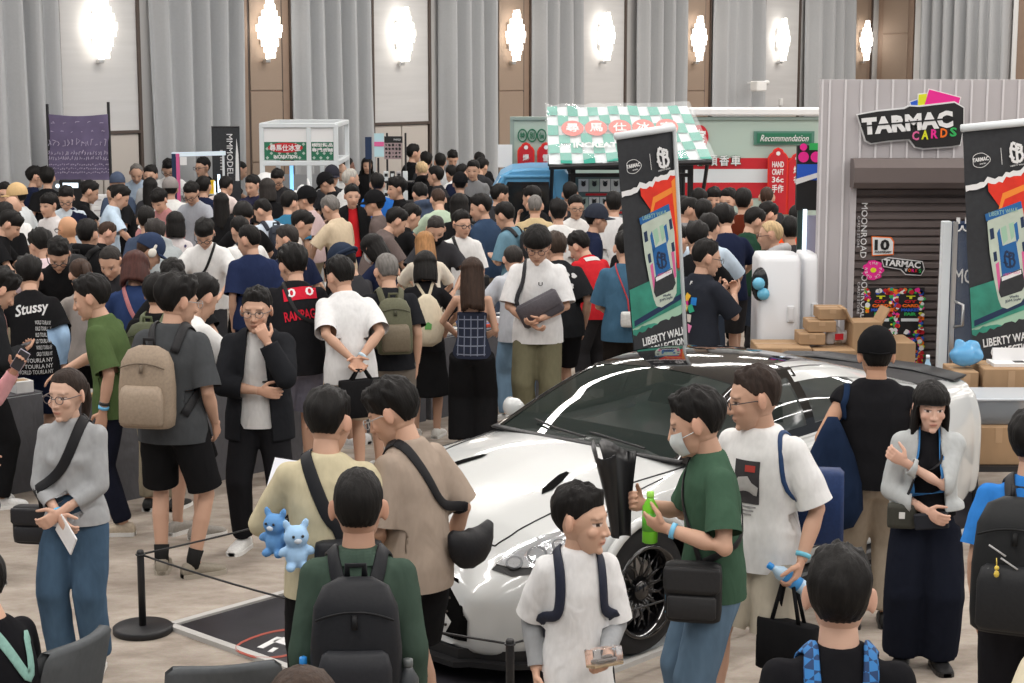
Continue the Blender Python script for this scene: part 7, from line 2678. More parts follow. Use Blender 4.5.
def frame(m):
 z1 = T(600, 167)[2]
 for x in (xb + .06, xe):
  m.box((x, YT, (z1 + .6) / 2 + .1), (.07, .07, z1 - .4))
  m.box((x, YT + 1.35, (z1 + .6) / 2 + .1), (.07, .07, z1 - .4))
 m.box(((xb + xe) / 2, YT - .02, z1), (xe - xb, .08, .07))
 m.box(((xb + xe) / 2, YT - .02, T(600, 175)[2]), (xe - xb, .06, .05))
 m.box(((xb + xe) / 2, YT + 1.35, z1), (xe - xb, .08, .07))
part('rear_frame', frame, 'black steel', tr, base)
r = thing('display_board', 'display board of small printed sheets on the truck bed', 'board', ((xb + xe) / 2, YT + .5, .70))
base2 = np.array([(xb + xe) / 2, YT + .5, .70])
z1 = T(600, 177)[2]
part('board', lambda m: m.box(((xb + xe) / 2, YT + .5, (.70 + z1) / 2), (xe - xb - .2, .04, z1 - .70)), mat('board teal', (.10, .16, .17), .6), r, base2)
n = 0
for row in range(4):
 for k in range(9):
  x = xb + .22 + k * (xe - xb - .44) / 8
  z = z1 - .14 - row * .24
  mt = ('stand white', 'pale green', 'sign white')[(k + row) % 3]
  sh = part('sheet', lambda m: plate(m, (x, YT + .47, z), .135, .17, FM, .006), mt, r, base2)
  part('print', lambda m: (outline(m, oval(.03, .028, 10), (x, YT + .466, z + .012), FM, 0, .003), m.box((x, YT + .464, z + .045), (.07, .003, .012), roty(.4)), m.box((x, YT + .464, z + .045), (.07, .003, .012), roty(-.4))), 'charcoal print', r, base2)
 part('red_strip', lambda m: m.box(((xb + xe) / 2, YT + .475, z1 - .262 - row * .24), (xe - xb - .5, .006, .03)), 'sign red', r, base2)
A, B, Cc, Dd = (at_y(547, 108, YT + .5), at_y(687, 107, YT + .5), at_y(712, 160, YT - .7), at_y(549, 165, YT - .7))
ctr = (A + B + Cc + Dd) / 4
r = empty('awning', tuple(ctr - base))
r.parent = tr
def AW(s, t, off=0.0):
 p = (A * (1 - s) + B * s) * (1 - t) + (Dd * (1 - s) + Cc * s) * t
 nn = nrm(np.cross(Dd - A, B - A))
 if nn[1] > 0:
  nn = -nn
 return p + nn * off
def sheet_(m):
 g = np.array([[AW(i / 16, j / 8, .012 * math.sin(i * .9 + j)) for j in range(9)] for i in range(17)])
 b = g[::-1] - np.array([0, -.02, .01])
 m.grid(np.concatenate([g, b, g[:1]]))
part('panel', sheet_, 'stand white', r, ctr)
solid('awning green', (.035, .33, .25), .4)
def checks(m):
 for i in range(14):
  for j in range(6):
   if (i + j) % 2 == 0:
    g = np.array([[AW((i + a / 2) / 14, (j + b / 2) / 6, .018 + .012 * math.sin((i + a / 2) * 1.03 + (j + b / 2) * 1.33)) for b in range(3)] for a in range(3)])
    m.grid(g)
part('check_pattern', checks, 'awning green', r, ctr)
AM = np.stack([nrm(B - A), nrm((A - Dd)), nrm(np.cross(nrm(B - A), nrm(A - Dd)))], 1)
for i, ch in enumerate('尋馬仕冰室'):
 p = AW(.165 + i * .158, .42, .035)
 part('disc', lambda m: outline(m, oval(.145, .10 * np.linalg.norm(A - Dd) * 1.35), p, AM, 0, .006), mat('awning red', (.66, .10, .07), .4), r, ctr)
 part('lettering', lambda m: fit_text(m, ch, .17, .20, AM, p + AM[:, 2] * .012, bold=.015), 'sign white', r, ctr)
part('lettering', lambda m: fit_text(m, 'INCREATION', .80, .12, AM, AW(.36, .72, .035), bold=.03), 'sign white', r, ctr)
mat('clear film', (.92, .97, .97), .12, alpha=.22, spec=.9)
def film(m):
 g = np.array([[AW(-.01 + i / 39.0, -.01 + j / 19.5, .07 + .05 * vnoise(np.array([[i * .35 - j * .3, j * .22, 0]]), 4)[0] * (1.4 - i / 40)) for j in range(21)] for i in range(41)])
 m.grid(g)
part('film', film, 'clear film', r, ctr, True)
part('front_rail', lambda m: m.tube([AW(0, 1.0, -.03), AW(1, 1.0, -.03)], .035, seg=8), 'black steel', r, ctr)
part('back_rail', lambda m: m.tube([AW(0, 0, -.03), AW(1, 0, -.03)], .03, seg=8), 'stand white', r, ctr)
for s in (.02, .98):
 f_, b_ = AW(s, .97, -.04), AW(s, .03, -.04)
 part('post', lambda m: (m.tube([f_, np.array([f_[0], YT - .04 + .0, 1.5])], .025, seg=8), m.tube([b_, np.array([b_[0], YT + .55, 1.2])], .025, seg=8)), 'black steel', r, ctr)
# ---- white show booth
YW = 26.6
KW = YW / FPX
W = lambda u, v: at_y(u, v, YW)
x0, x1, x2 = W(262, 150)[0], W(309, 150)[0], W(336, 150)[0]
zt, zs0, zs1 = W(300, 124)[2], W(300, 142)[2], W(300, 160)[2]
base = np.array([(x0 + x2) / 2, YW, 0])
r = thing('show_booth', 'white framed show booth with a green checkered fascia', 'booth', tuple(base))
def bframe(m):
 for x in (x0, x1, x2):
  m.box((x, YW, zt / 2), (.07, .07, zt), bev=.008)
  m.box((x, YW + 1.8, zt / 2), (.07, .07, zt), bev=.008)
 for z in (zt - .02, zs1 - .05):
  m.box(((x0 + x2) / 2, YW, z), (x2 - x0, .075, .07), bev=.008)
  m.box(((x0 + x2) / 2, YW + 1.8, z), (x2 - x0, .075, .07), bev=.008)
  for x in (x0, x2):
   m.box((x, YW + .9, z), (.07, 1.8, .07), bev=.008)
part('frame', bframe, 'stand white', r, base)
part('header', lambda m: m.box(((x0 + x2) / 2, YW + .01, (zt + zs0) / 2), (x2 - x0, .03, zt - zs0)), 'sign white', r, base)
for xa_, xb_ in ((x0, x1), (x1, x2)):
 part('fascia', lambda m: m.box(((xa_ + xb_) / 2, YW + .01, (zs0 + zs1) / 2), (xb_ - xa_ - .07, .03, zs0 - zs1)), 'sign green', r, base)
 def chk(m):
  nx = max(4, int((xb_ - xa_) / .066))
  for i in range(nx):
   for j in range(4):
    if (i + j) % 2:
     continue
    cx_, cz_ = xa_ + .05 + (i + .5) * (xb_ - xa_ - .1) / nx, zs1 + (j + .5) * (zs0 - zs1) / 4
    outline(m, [(0, -.026), (.026, 0), (0, .026), (-.026, 0)], (cx_, YW - .006, cz_), FM, 0, .002)
 part('check_pattern', chk, 'pale green', r, base)
cx_ = (x0 + x1) / 2
part('name_plate', lambda m: outline(m, oval((x1 - x0) * .37, .075, 30), (cx_, YW - .012, zs0 - .085), FM, 0, .004), 'sign red', r, base)
part('lettering', lambda m: fit_text(m, '尋馬仕冰室', (x1 - x0) * .66, .10, FM, (cx_, YW - .022, zs0 - .085), bold=.02), 'sign white', r, base)
part('lettering', lambda m: fit_text(m, 'INCREATION', (x1 - x0) * .5, .055, FM, (cx_, YW - .016, zs1 + .05), bold=.03), 'sign white', r, base)
for k in range(2):
 part('lettering', lambda m: fit_text(m, ('模型精品', '專門店鋪')[k], (x2 - x1) * .78, .055, FM, ((x1 + x2) / 2, YW - .016, zs0 - .045 - .075 * k), bold=.02), 'sign white', r, base)
part('counter', lambda m: m.box(((x0 + x2) / 2, YW - .1, .5), (x2 - x0, .5, 1.0), bev=.01), 'stand white', r, base)
part('back_panel', lambda m: m.box(((x0 + x2) / 2, YW + 1.82, .75), (x2 - x0, .03, 1.5)), mat('booth grey', (.34, .35, .36), .7), r, base)
part('light_tube', lambda m: m.box((W(290, 176)[0], YW + .2, (zs1 + 1.0) / 2), (.05, .05, zs1 - 1.05)), 'lit blue', r, base)
part('lit_shelf', lambda m: m.box((W(291, 190)[0], YW + .05, 1.04), (.25, .3, .05)), 'lit white', r, base)
for k, (u, s, lb) in enumerate(((267, 1.3, 'round white helmeted figurine at the corner of the show booth counter'), (303, 1.0, 'slim white figurine in the middle of the show booth counter'), (316, 1.15, 'tall white figurine with two points on the show booth counter'))):
 a = W(u, 180)
 q = thing('figurine', lb, 'figurine', (a[0], YW - .12, 1.0), 0, None, s)
 if k == 0:
  part('body', lambda m: (m.ball((0, 0, .14), (.10, .09, .14)), ), 'sign white', q, (0, 0, 0), True)
  part('helmet', lambda m: m.ball((0, 0, .36), (.14, .13, .14)), 'sign white', q, (0, 0, 0), True)
  part('visor', lambda m: m.ball((.03, -.09, .36), (.08, .06, .05)), 'dark glass', q, (0, 0, 0), True)
 elif k == 1:
  part('body', lambda m: m.tube([(0, 0, 0), (0, 0, .1), (0, 0, .3), (0, 0, .42), (0, 0, .46)], [.05, .075, .09, .07, .02], seg=16), 'sign white', q, (0, 0, 0), True)
 else:
  part('body', lambda m: m.tube([(0, 0, 0), (0, 0, .1), (0, 0, .25), (0, 0, .3)], [.07, .1, .08, .03], seg=16), 'sign white', q, (0, 0, 0), True)
  for s_ in (-1, 1):
   part('wing', lambda m: m.tube([(s_ * .03, 0, .25), (s_ * .08, 0, .36), (s_ * .10, 0, .48)], [.04, .03, .008], seg=10), 'sign white', q, (0, 0, 0), True)
a = W(297, 185)
q = thing('counter_printer', 'small white and black dispenser on the show booth counter', 'dispenser', (a[0] + .02, YW - .26, 1.0))
part('case', lambda m: m.box((0, 0, .19), (.20, .14, .38), bev=.02), 'sign white', q)
part('window', lambda m: m.box((.0, -.072, .17), (.13, .01, .20), bev=.004), 'sign black', q)
# ---- purple fabric banner
YP = 25.6
P_ = lambda u, v: at_y(u, v, YP)
xl, xr = P_(48.5, 140)[0], P_(109.5, 140)[0]
zt, zb = P_(80, 114)[2], P_(80, 180)[2]
base = np.array([(xl + xr) / 2, YP, 0])
r = thing('fabric_banner', 'purple printed fabric banner stretched between two black posts', 'banner', tuple(base))
for x, v in ((xl, 104), (xr, 102)):
 part('post', lambda m: (m.tube([(x, YP, 0), (x, YP, P_(80, v)[2])], .022, seg=8), m.box((x, YP, .015), (.10, .5, .03))), 'black steel', r, base)
solid('purple print', (.13, .105, .19), .8, noise=.35, nscale=4)
solid('lilac print', (.40, .36, .46), .8)
def pcloth(m):
 g = np.array([[(xl + (xr - xl) * i / 12, YP - .02 + .03 * math.sin(i * .9 + j * .5), zt + (zb - zt) * j / 10 - .03 * math.sin(pi * i / 12) * (1 - j / 10)) for j in range(11)] for i in range(13)])
 b = g[::-1] + np.array([0, .006, 0])
 m.grid(np.concatenate([g, b, g[:1]]))
part('cloth', pcloth, 'purple print', r, base, True)
def scribble(m):
 rr = random.Random(9)
 for row, (f0, n, s, hh) in enumerate(((.10, 5, .07, .03), (.24, 6, .05, .02), (.40, 13, .06, .10), (.56, 22, .032, .06), (.64, 26, .026, .05), (.74, 28, .02, .02), (.80, 28, .02, .02), (.86, 28, .02, .02))):
  for k in range(n):
   x = xl + (xr - xl) * (k + .5) / n
   z = zt + (zb - zt) * f0 + rr.uniform(-.01, .01) - .02
   pts = [(x - s * .4, YP - .062, z - hh / 2)]
   for q in range(3):
    pts.append((x + rr.uniform(-.5, .5) * s, YP - .062, z + rr.uniform(-.5, .5) * hh))
   m.tube(pts, .0055 if row > 1 else .004, seg=4)
part('script_print', scribble, 'lilac print', r, base)
xt = P_(78, 190)[0]
q = thing('display_table', 'display table under the purple banner', 'table', (xt, YP - .45, 0))
part('table_top', lambda m: m.box((0, 0, .78), (1.1, .6, .04), bev=.005), 'stand white', q)
for sx in (-1, 1):
 for sy in (-1, 1):
  part('leg', lambda m: m.tube([(sx * .5, sy * .25, 0), (sx * .5, sy * .25, .77)], .02, seg=8), 'black steel', q)
for u, nm in ((60, 'left'), (106, 'right')):
 for k in range(4):
  w_ = thing('white_box', ('bottom', 'second', 'third', 'top')[k] + ' white box of the pile ' + ('next to the left post of the purple banner' if u == 60 else 'next to the right post of the purple banner'), 'box', (P_(u, 180)[0], YP - .45, .80 + .152 * k), .05 * (k % 3 - 1), 'white boxes under the purple banner')
  part('box', lambda m: m.box((0, 0, .075), (.20, .22, .148), bev=.006), 'sign white', w_)
  part('label', lambda m: m.box((.0, -.111, .08), (.12, .003, .02)), 'cladding', w_)
q = thing('lit_display', 'small bright screen between two lamps below the purple banner', 'display', (P_(79, 178)[0], YP - .45, .80))
part('stand', lambda m: m.box((0, 0, .36), (.34, .12, .72), bev=.02), 'sign black', q)
part('screen', lambda m: m.box((0, -.062, .74), (.22, .01, .07), bev=.004), 'lit white', q)
part('case', lambda m: m.box((0, 0, .75), (.34, .11, .14), bev=.02), 'sign black', q)
for s in (-1, 1):
 part('lamp', lambda m: m.ball((s * .19, -.03, .73), (.035, .03, .03)), 'lit white', q, (0, 0, 0), True)
# ---- black vertical banner and the lit display stand
YM = 27.0
M_ = lambda u, v: at_y(u, v, YM)
xl, xr, zt = M_(212, 150)[0], M_(240, 150)[0], M_(225, 127)[2]
base = np.array([(xl + xr) / 2, YM, 0])
r = thing('roll_up_banner', 'black vertical banner with white letters reading downwards', 'banner', tuple(base))
part('sheet', lambda m: m.box((base[0], YM, zt / 2 + .05), (xr - xl, .012, zt - .1)), 'charcoal print', r, base)
part('cassette', lambda m: m.box((base[0], YM, .05), (xr - xl + .04, .18, .10), bev=.02), 'steel', r, base)
part('top_bar', lambda m: m.tube([(xl, YM, zt), (xr, YM, zt)], .014, seg=8), 'black steel', r, base)
DM = np.stack([[0, 0, -1], [1, 0, 0], [0, -1, 0]], 1).astype(float)
a, b = M_(230, 134), M_(230, 176)
part('lettering', lambda m: fit_text(m, 'MMMODEL', a[2] - b[2], 6 * YM / FPX, DM, ((a[0] + b[0]) / 2, YM - .01, (a[2] + b[2]) / 2), extrude=.003), 'sign white', r, base)
a, b = M_(222, 150), M_(222, 170)
part('lettering', lambda m: fit_text(m, 'mini', a[2] - b[2], 4 * YM / FPX, DM, (a[0], YM - .01, (a[2] + b[2]) / 2), extrude=.003), 'cladding', r, base)
part('swoosh_print', lambda m: outline(m, [(.0, .30), (.025, .05), (.03, -.35), (-.03, -.35), (-.02, 0)], M_(237, 158) + np.array([0, -.006, 0]), FM, 0, .003), 'sign white', r, base)
YS_ = 26.2
S_ = lambda u, v: at_y(u, v, YS_)
xl, xr = S_(172, 170)[0], S_(225, 170)[0]
zt = S_(200, 152)[2]
base = np.array([(xl + xr) / 2, YS_, 0])
r = thing('display_stand', 'glass display stand with lit top edge and a pink striped side', 'stand', tuple(base))
part('plinth', lambda m: m.box((base[0], YS_ + .3, .45), (xr - xl, .6, .9), bev=.01), 'sign black', r, base)
part('top_light', lambda m: m.box((base[0], YS_ + .05, zt - .03), (xr - xl, .10, .06), roty(math.radians(-1.5))), mat('soft lit', (.62, .72, .80), .3, emit=.35), r, base)
for x in (xl + .03, xr - .03):
 part('post', lambda m: m.box((x, YS_ + .05, zt / 2 + .4), (.03, .03, zt - .8)), 'stand white', r, base)
part('side_panel', lambda m: m.box((S_(174, 165)[0], YS_ + .0, (zt + .9) / 2), (.06, .03, zt - .95)), 'navy print', r, base)
part('side_stripe', lambda m: m.box((S_(178, 165)[0], YS_ - .0, (zt + .9) / 2), (.05, .03, zt - .95)), 'rose print', r, base)
part('shelf', lambda m: m.box((base[0], YS_ + .25, 1.32), (xr - xl - .1, .4, .02)), 'stand white', r, base)
part('lit_back', lambda m: [m.box((S_(u, 180)[0], YS_ + .08, 1.25), (.035, .03, h_)) for u, h_ in ((213, .55), (218, .75), (223, .65))], 'lit white', r, base)
part('poster', lambda m: plate(m, S_(183.5, 161) + np.array([0, -.01, 0]), .10, .12, FM, .006), 'sign white', r, base)
for k, (u, lb) in enumerate(((186, 'white model on the upper shelf of the lit display stand'), (192, 'grey model on the upper shelf of the lit display stand'))):
 q = thing('model_car', lb, 'model car', (S_(u, 175)[0], YS_ + .2, 1.33), .4)
 part('body', lambda m: (m.box((0, 0, .05), (.20, .09, .06), bev=.02), m.box((.01, 0, .09), (.11, .08, .05), bev=.02)), 'sign white' if k == 0 else 'cladding', q, (0, 0, 0), True)
 for sx in (-1, 1):
  part('wheel', lambda m: m.tube([(sx * .06, -.05, .022), (sx * .06, .05, .022)], .022, seg=12), 'sign black', q)
q = thing('yellow_box', 'bright yellow box on top of the lit display stand', 'box', (S_(206, 177)[0], YS_ + .1, 1.33), .1)
part('box', lambda m: m.box((0, 0, .10), (.20, .16, .20), bev=.006), 'yellow box', q)
part('lid', lambda m: m.box((0, 0, .19), (.205, .165, .03), bev=.004), 'yellow box', q)
part('stand', lambda m: m.box((0, 0, .005), (.22, .2, .01)), 'stand white', q)
# ---- poster rack by the second door
YR = 27.2
R_ = lambda u, v: at_y(u, v, YR)
base = np.array([R_(388, 160)[0], YR, 0])
r = thing('poster_rack', 'black rack of comic style posters and packets beside the pale door', 'rack', tuple(base))
part('navy_panel', lambda m: m.box((R_(368.5, 150)[0], YR, R_(0, 148)[2]), (.10, .05, .34)), 'navy print', r, base)
for u, v0, v1 in ((369.5, 158, 0), (387, 133, 0), (405.5, 133, 0), (378, 158, 0)):
 z = R_(u, v0)[2]
 part('upright', lambda m: m.box((R_(u, 150)[0], YR + .03, z / 2), (.03, .03, z)), 'black steel', r, base)
part('shelf', lambda m: [m.box((R_(394, 150)[0], YR + .1, z), (.60, .35, .02)) for z in (.4, .8, 1.15, 1.45)], 'black steel', r, base)
part('poster', lambda m: plate(m, (R_(377.5, 0)[0], YR - .02, R_(0, 145)[2]), .15, .36, FM, .008), mat('poster cyan', (.45, .66, .72), .5), r, base)
part('poster_band', lambda m: plate(m, (R_(377.5, 0)[0], YR - .026, R_(0, 144)[2]), .15, .07, FM, .008), 'rose print', r, base)
part('header', lambda m: plate(m, (R_(392, 0)[0], YR - .02, R_(0, 139.5)[2]), .28, .10, FM, .02), 'sign black', r, base)
part('lettering', lambda m: fit_text(m, 'MANGA', .11, .03, FM, (R_(396, 0)[0], YR - .034, R_(0, 139.5)[2])), 'sign white', r, base)
def comic(m):
 rr = random.Random(4)
 for i in range(5):
  for j in range(4):
   x = R_(383, 0)[0] + (i + .5) * .052
   z = R_(0, 143)[2] - (j + .5) * .06
   s = rr.uniform(.012, .024)
   outline(m, [(s * math.cos(a) * rr.uniform(.6, 1.2), s * math.sin(a) * rr.uniform(.6, 1.2)) for a in np.linspace(0, 2 * pi, 8, endpoint=False)], (x, YR - .031, z), FM, 0, .002)
part('comic_sheet', lambda m: plate(m, (R_(391.5, 0)[0], YR - .02, R_(0, 151)[2]), .27, .25, FM, .01), mat('dusty pink', (.36, .27, .28), .6), r, base)
part('comic_print', comic, 'sign black', r, base)
for k in range(8):
 x = R_(384 + 6.5 * (k % 4), 0)[0]
 z = (1.16, 1.46)[k // 4]
 q = thing('packet', 'small packet on the %s shelf of the poster rack, %s from the posts' % (('lower', 'upper')[k // 4], ('first', 'second', 'third', 'fourth')[k % 4]), 'packet', (x, YR + .02, z + .01), .1, 'packets on the poster rack')
 part('pack', lambda m: m.box((0, 0, .075), (.075, .05, .15), bev=.006), ('stand white', 'sign black', 'cladding', 'stand white')[k % 4], q)
 part('label', lambda m: m.box((0, -.026, .09), (.05, .003, .05)), ('sign black', 'stand white')[k % 2], q)
                # --- the white sports car (own frame: x to the rear, y to the far side)
CA = math.radians(44)
CARZ = pi / 2 - CA
cr = np.array([math.sin(CA), math.cos(CA), 0])
cl_ = np.array([-math.cos(CA), math.sin(CA), 0])
CO = cr * 6.16 + cl_ * 6.8
car = thing('car', 'white sports car with black roof and black wheels on the dark display mat', 'car', (CO[0], CO[1], .021), CARZ)
mat('car paint', (.54, .555, .55), .25, coat=1.0)
mat('gloss black', (.006, .006, .007), .06, coat=.6)
mat('windscreen glass', (.012, .022, .020), .02, alpha=.72, spec=.9)
mat('tyre', (.014, .014, .015), .8)
mat('black trim', (.010, .010, .011), .45)
mat('lamp chrome', (.75, .77, .80), .12, 1.0)
mat('lamp cover', (.80, .84, .88), .03, alpha=.25, spec=.8)
mat('seat cloth', (.03, .03, .032), .8)
X_ = [0.0, .04, .14, .30, .55, .97, 1.40, 1.60, 2.2, 2.8, 3.3, 3.75, 4.2, 4.52, 4.68, 4.71]
K_ = dict(
 yw=[.50, .60, .72, .82, .90, .95, .92, .905, .90, .90, .925, .955, .95, .90, .85, .80],
 zb=[.18, .15, .13, .12, .12, .13, .14, .15, .15, .15, .15, .16, .19, .25, .33, .40],
 zw=[.42, .44, .47, .51, .56, .62, .60, .60, .60, .62, .64, .68, .68, .70, .72, .72],
 ys=[.46, .55, .66, .755, .83, .885, .86, .85, .845, .845, .865, .885, .88, .85, .80, .76],
 zs=[.54, .58, .64, .705, .775, .855, .875, .885, .90, .92, .955, .985, .985, .975, .95, .92],
 ye=[.38, .46, .54, .60, .66, .72, .74, .75, .76, .76, .77, .78, .77, .74, .70, .66],
 ze=[.58, .62, .675, .735, .805, .885, .925, .94, .95, .965, 1.0, 1.03, 1.035, 1.03, 1.0, .96],
 zc=[.60, .645, .705, .77, .845, .925, .985, 1.0, 1.0, 1.0, 1.04, 1.065, 1.075, 1.07, 1.03, .98])
def cs(xs, ys, x):
 """smooth curve through the stations"""
 xs, ys = np.array(xs), np.array(ys)
 d = np.gradient(ys, xs)
 i = np.clip(np.searchsorted(xs, x) - 1, 0, len(xs) - 2)
 h = xs[i + 1] - xs[i]
 t = (x - xs[i]) / h
 return ys[i] * (1 + 2 * t) * (1 - t) ** 2 + h * d[i] * t * (1 - t) ** 2 + ys[i + 1] * t * t * (3 - 2 * t) + h * d[i + 1] * t * t * (t - 1)
def section(x):
 v = {k: float(cs(X_, a, x)) for k, a in K_.items()}
 P = [(0, v['zb']), (v['yw'] * .6, v['zb']), (v['yw'] - .07, v['zb'] + .005), (v['yw'] - .015, v['zb'] + .07), (v['yw'], (v['zb'] + v['zw']) / 2 + .05), (v['yw'] - .005, v['zw'] + .06), (v['ys'], v['zs'] - .03), (v['ys'] - .045, v['zs'] + .012), (v['ye'], v['ze']), (v['ye'] * .62, v['ze'] * .35 + v['zc'] * .65 + .004), (v['ye'] * .3, v['zc'] - .004), (0, v['zc'])]
 return np.array([(y, z) for y, z in catmull([np.array([a, b]) for a, b in P], 4)])
xs_ = np.concatenate([np.linspace(0, .3, 14)[:-1], np.linspace(.3, 1.6, 34)[:-1], np.linspace(1.6, 4.4, 48)[:-1], np.linspace(4.4, 4.71, 12)])
rows = []
for x in xs_:
 h = section(x)
 full = np.concatenate([h, (h * np.array([-1, 1]))[::-1][1:-1]])
 lean = .16 * max(0, 1 - x / .35) * np.clip((full[:, 1] - .45) / .2, 0, 1)
 rows.append(np.c_[np.full(len(full), x) + lean, full])
G_ = np.array(rows)
bm_ = MB()
bm_.grid(G_, closed_v=True)
nv = G_.shape[1]
bm_.f += [tuple(range(nv)), tuple((len(xs_) - 1) * nv + i for i in range(nv - 1, -1, -1))]
bm_.m += [0, 0]
me = bm_.mesh('bodywork', True)
bo = link('bodywork', me, ['car paint', 'black trim'], car)
WX = (.97, 3.75)
cut = MB()
for x in WX:
 for s in (-1, 1):
  a = np.linspace(0, 2 * pi, 48, endpoint=False)
  cut.prism([(x + .395 * math.cos(t), .36 + .395 * math.sin(t)) for t in a], s * .58, s * 1.1, axis='y')
cme = cut.mesh('cut')
for p in cme.polygons:
 p.material_index = 1
cme.materials.append(MATS['car paint'])
cme.materials.append(MATS['black trim'])
cob = D.objects.new('cut', cme)
COL.objects.link(cob)
md = bo.modifiers.new('arches', 'BOOLEAN')
md.operation = 'DIFFERENCE'
md.object = cob
md.solver = 'EXACT'
bo.parent = None
dg = bpy.context.evaluated_depsgraph_get()
nm_ = D.meshes.new_from_object(bo.evaluated_get(dg), depsgraph=dg)
bo.modifiers.clear()
bo.data = nm_
bo.parent = car
D.objects.remove(cob)
md = bo.modifiers.new('edges', 'EDGE_SPLIT')
md.split_angle = math.radians(38)
CB = BVHTree.FromPolygons(bm_.arr().tolist(), bm_.f)
def top_z(x, y):
 h = CB.ray_cast(Vector((x, y, 3)), Vector((0, 0, -1)))
 return h[0].z if h[0] else 1.0
def on_top(pts, r, name, mt, k=5):
 path = [np.array([p[0], p[1], top_z(p[0], p[1]) + r * .3]) for p in catmull([np.array([a, b, 0.0]) for a, b in pts], k)]
 return part(name, lambda m: m.tube(path, r, seg=6), mt, car, (0, 0, 0), True)
def patch(name, poly, mt, org, ax, ay, dr, off, rings=6, dens=.03):
 V2, f = blob(poly, rings, dens)
 V, f = lay(CB, V2, f, org, ax, ay, dr, off, 2.0)
 return MB().add(V, f).build(name, mt, car, True)
on_top([(.235, -.50), (.215, -.2), (.21, 0), (.215, .2), (.235, .50)], .005, 'hood_line', 'black trim')
for s in (-1, 1):
 on_top([(.235, s * .50), (.34, s * .56), (.55, s * .60), (.97, s * .685), (1.40, s * .735), (1.62, s * .75)], .005, 'hood_line', 'black trim')
 on_top([(.62, s * .835), (.78, s * .83), (1.0, s * .80), (1.3, s * .77)], .004, 'fender_line', 'black trim')
for s in (-1, 1):
 q = [(-.06, .10), (.0, .0), (.20, -.12), (.26, -.11), (.25, -.05), (.14, .05), (.02, .12)]
 P = [(.74 + a, s * (.37 + b * .5)) for a, b in q]
 if s < 0:
  P = P[::-1]
 patch('bonnet_duct', P, mat('duct black', (.004, .004, .004), 1, spec=.05), (0, 0, 2), (1, 0, 0), (0, 1, 0), (0, 0, -1), .004, 5)
for s in (-1, 1):
 dr = nrm((.62, -s * .50, -.60))
 ax = nrm(np.cross((0, 0, 1), dr)) * s
 ay = nrm(np.cross(dr, ax)) * (1 if s > 0 else 1)
 if ay[2] < 0:
  ay = -ay
 if ax[0] < 0:
  ax = -ax
 org = np.array([.36, s * .735, .70])
 out = [(-.27, -.13), (-.16, -.175), (.02, -.15), (.15, -.07), (.27, .05), (.37, .16), (.30, .165), (.16, .12), (-.02, .05), (-.20, -.04)]
 patch('lamp_surround', out, 'black trim', org, ax, ay, dr, .005)
 inn = [(x * .93 + .0, y * .80 + .006) for x, y in out]
 patch('lamp_bowl', inn, 'lamp chrome', org, ax, ay, dr, .009)
 for cx_, cy_, rr_ in ((-.15, -.10, .046), (-.03, -.06, .055), (.09, .0, .045)):
  V2, f = blob(oval(rr_, rr_ * .85, 20, cx_, cy_), 3)
  V, f = lay(CB, V2, f, org, ax, ay, dr, .016, 2.0)
  MB().add(V, f).build('lamp_ring', 'black trim', car, True)
  V2, f = blob(oval(rr_ * .74, rr_ * .6, 18, cx_, cy_), 3)
  V, f = lay(CB, V2, f, org, ax, ay, dr, .021, 2.0)
  MB().add(V, f).build('lamp_lens', 'lamp chrome', car, True)
 patch('lamp_cover', inn, 'lamp cover', org, ax, ay, dr, .026)
def mouth(m):
 g = []
 for z in np.linspace(.215, .525, 9):
  w = np.interp(z, [.215, .33, .525], [.52, .53, .41])
  r = []
  for y in np.linspace(-w, w, 41):
   h = CB.ray_cast(Vector((-1, y, z)), Vector((1, 0, 0)))
   r.append(np.array(h[0]) - np.array([.012, 0, 0]))
  g.append(r)
 m.grid(np.array(g))
part('grille', mouth, MATS['duct black'], car)
part('grille_bar', lambda m: [m.box((-.012 + .02 * k, 0, .28 + .07 * k), (.012, .76, .012)) for k in range(3)], 'gloss black', car)
sp_o = []
for x in (-.07, .0, .08, .22, .42):
 sp_o.append((x, .05 + float(cs(X_, K_['yw'], max(0, x))) + (0 if x >= 0 else -.06)))
sp_o = [(a, -b) for a, b in sp_o[::-1]] + sp_o
part('splitter', lambda m: m.prism(sp_o, .085, .115), 'black trim', car)
part('lower_lip', lambda m: m.prism([(a * .9 + .05, b * .96) for a, b in sp_o], .114, .17), 'black trim', car)
for s in (-1, 1):
 part('side_skirt', lambda m: m.box((2.36, s * .905, .12), (2.0, .10, .07), bev=.015), 'black trim', car)
 a = np.linspace(-.25, pi + .25, 22)
 for x in WX:
  yb = .945 if x < 2 else .95
  part('arch_flare', lambda m: m.tube([(x + .415 * math.cos(t), s * (yb + .012 * math.sin(t) - .01), .36 + .415 * math.sin(t)) for t in a], [(.030, .026)] * 22, seg=10), 'car paint', car, (0, 0, 0), True)
pl = part('number_plate', lambda m: m.box((.235, -.85, .30), (.012, .20, .15), rotz(.9), bev=.004), 'sign white', car)
NM = rotz(.9) @ np.stack([[0, -1, 0], [0, 0, 1], [-1, 0, 0]], 1)
part('lettering', lambda m: fit_text(m, '3', .05, .07, NM, (.228, -.858, .335), bold=.03), 'sign black', pl)
part('lettering', lambda m: fit_text(m, '-PE', .12, .045, NM, (.228, -.858, .26), bold=.02), 'sign black', pl)
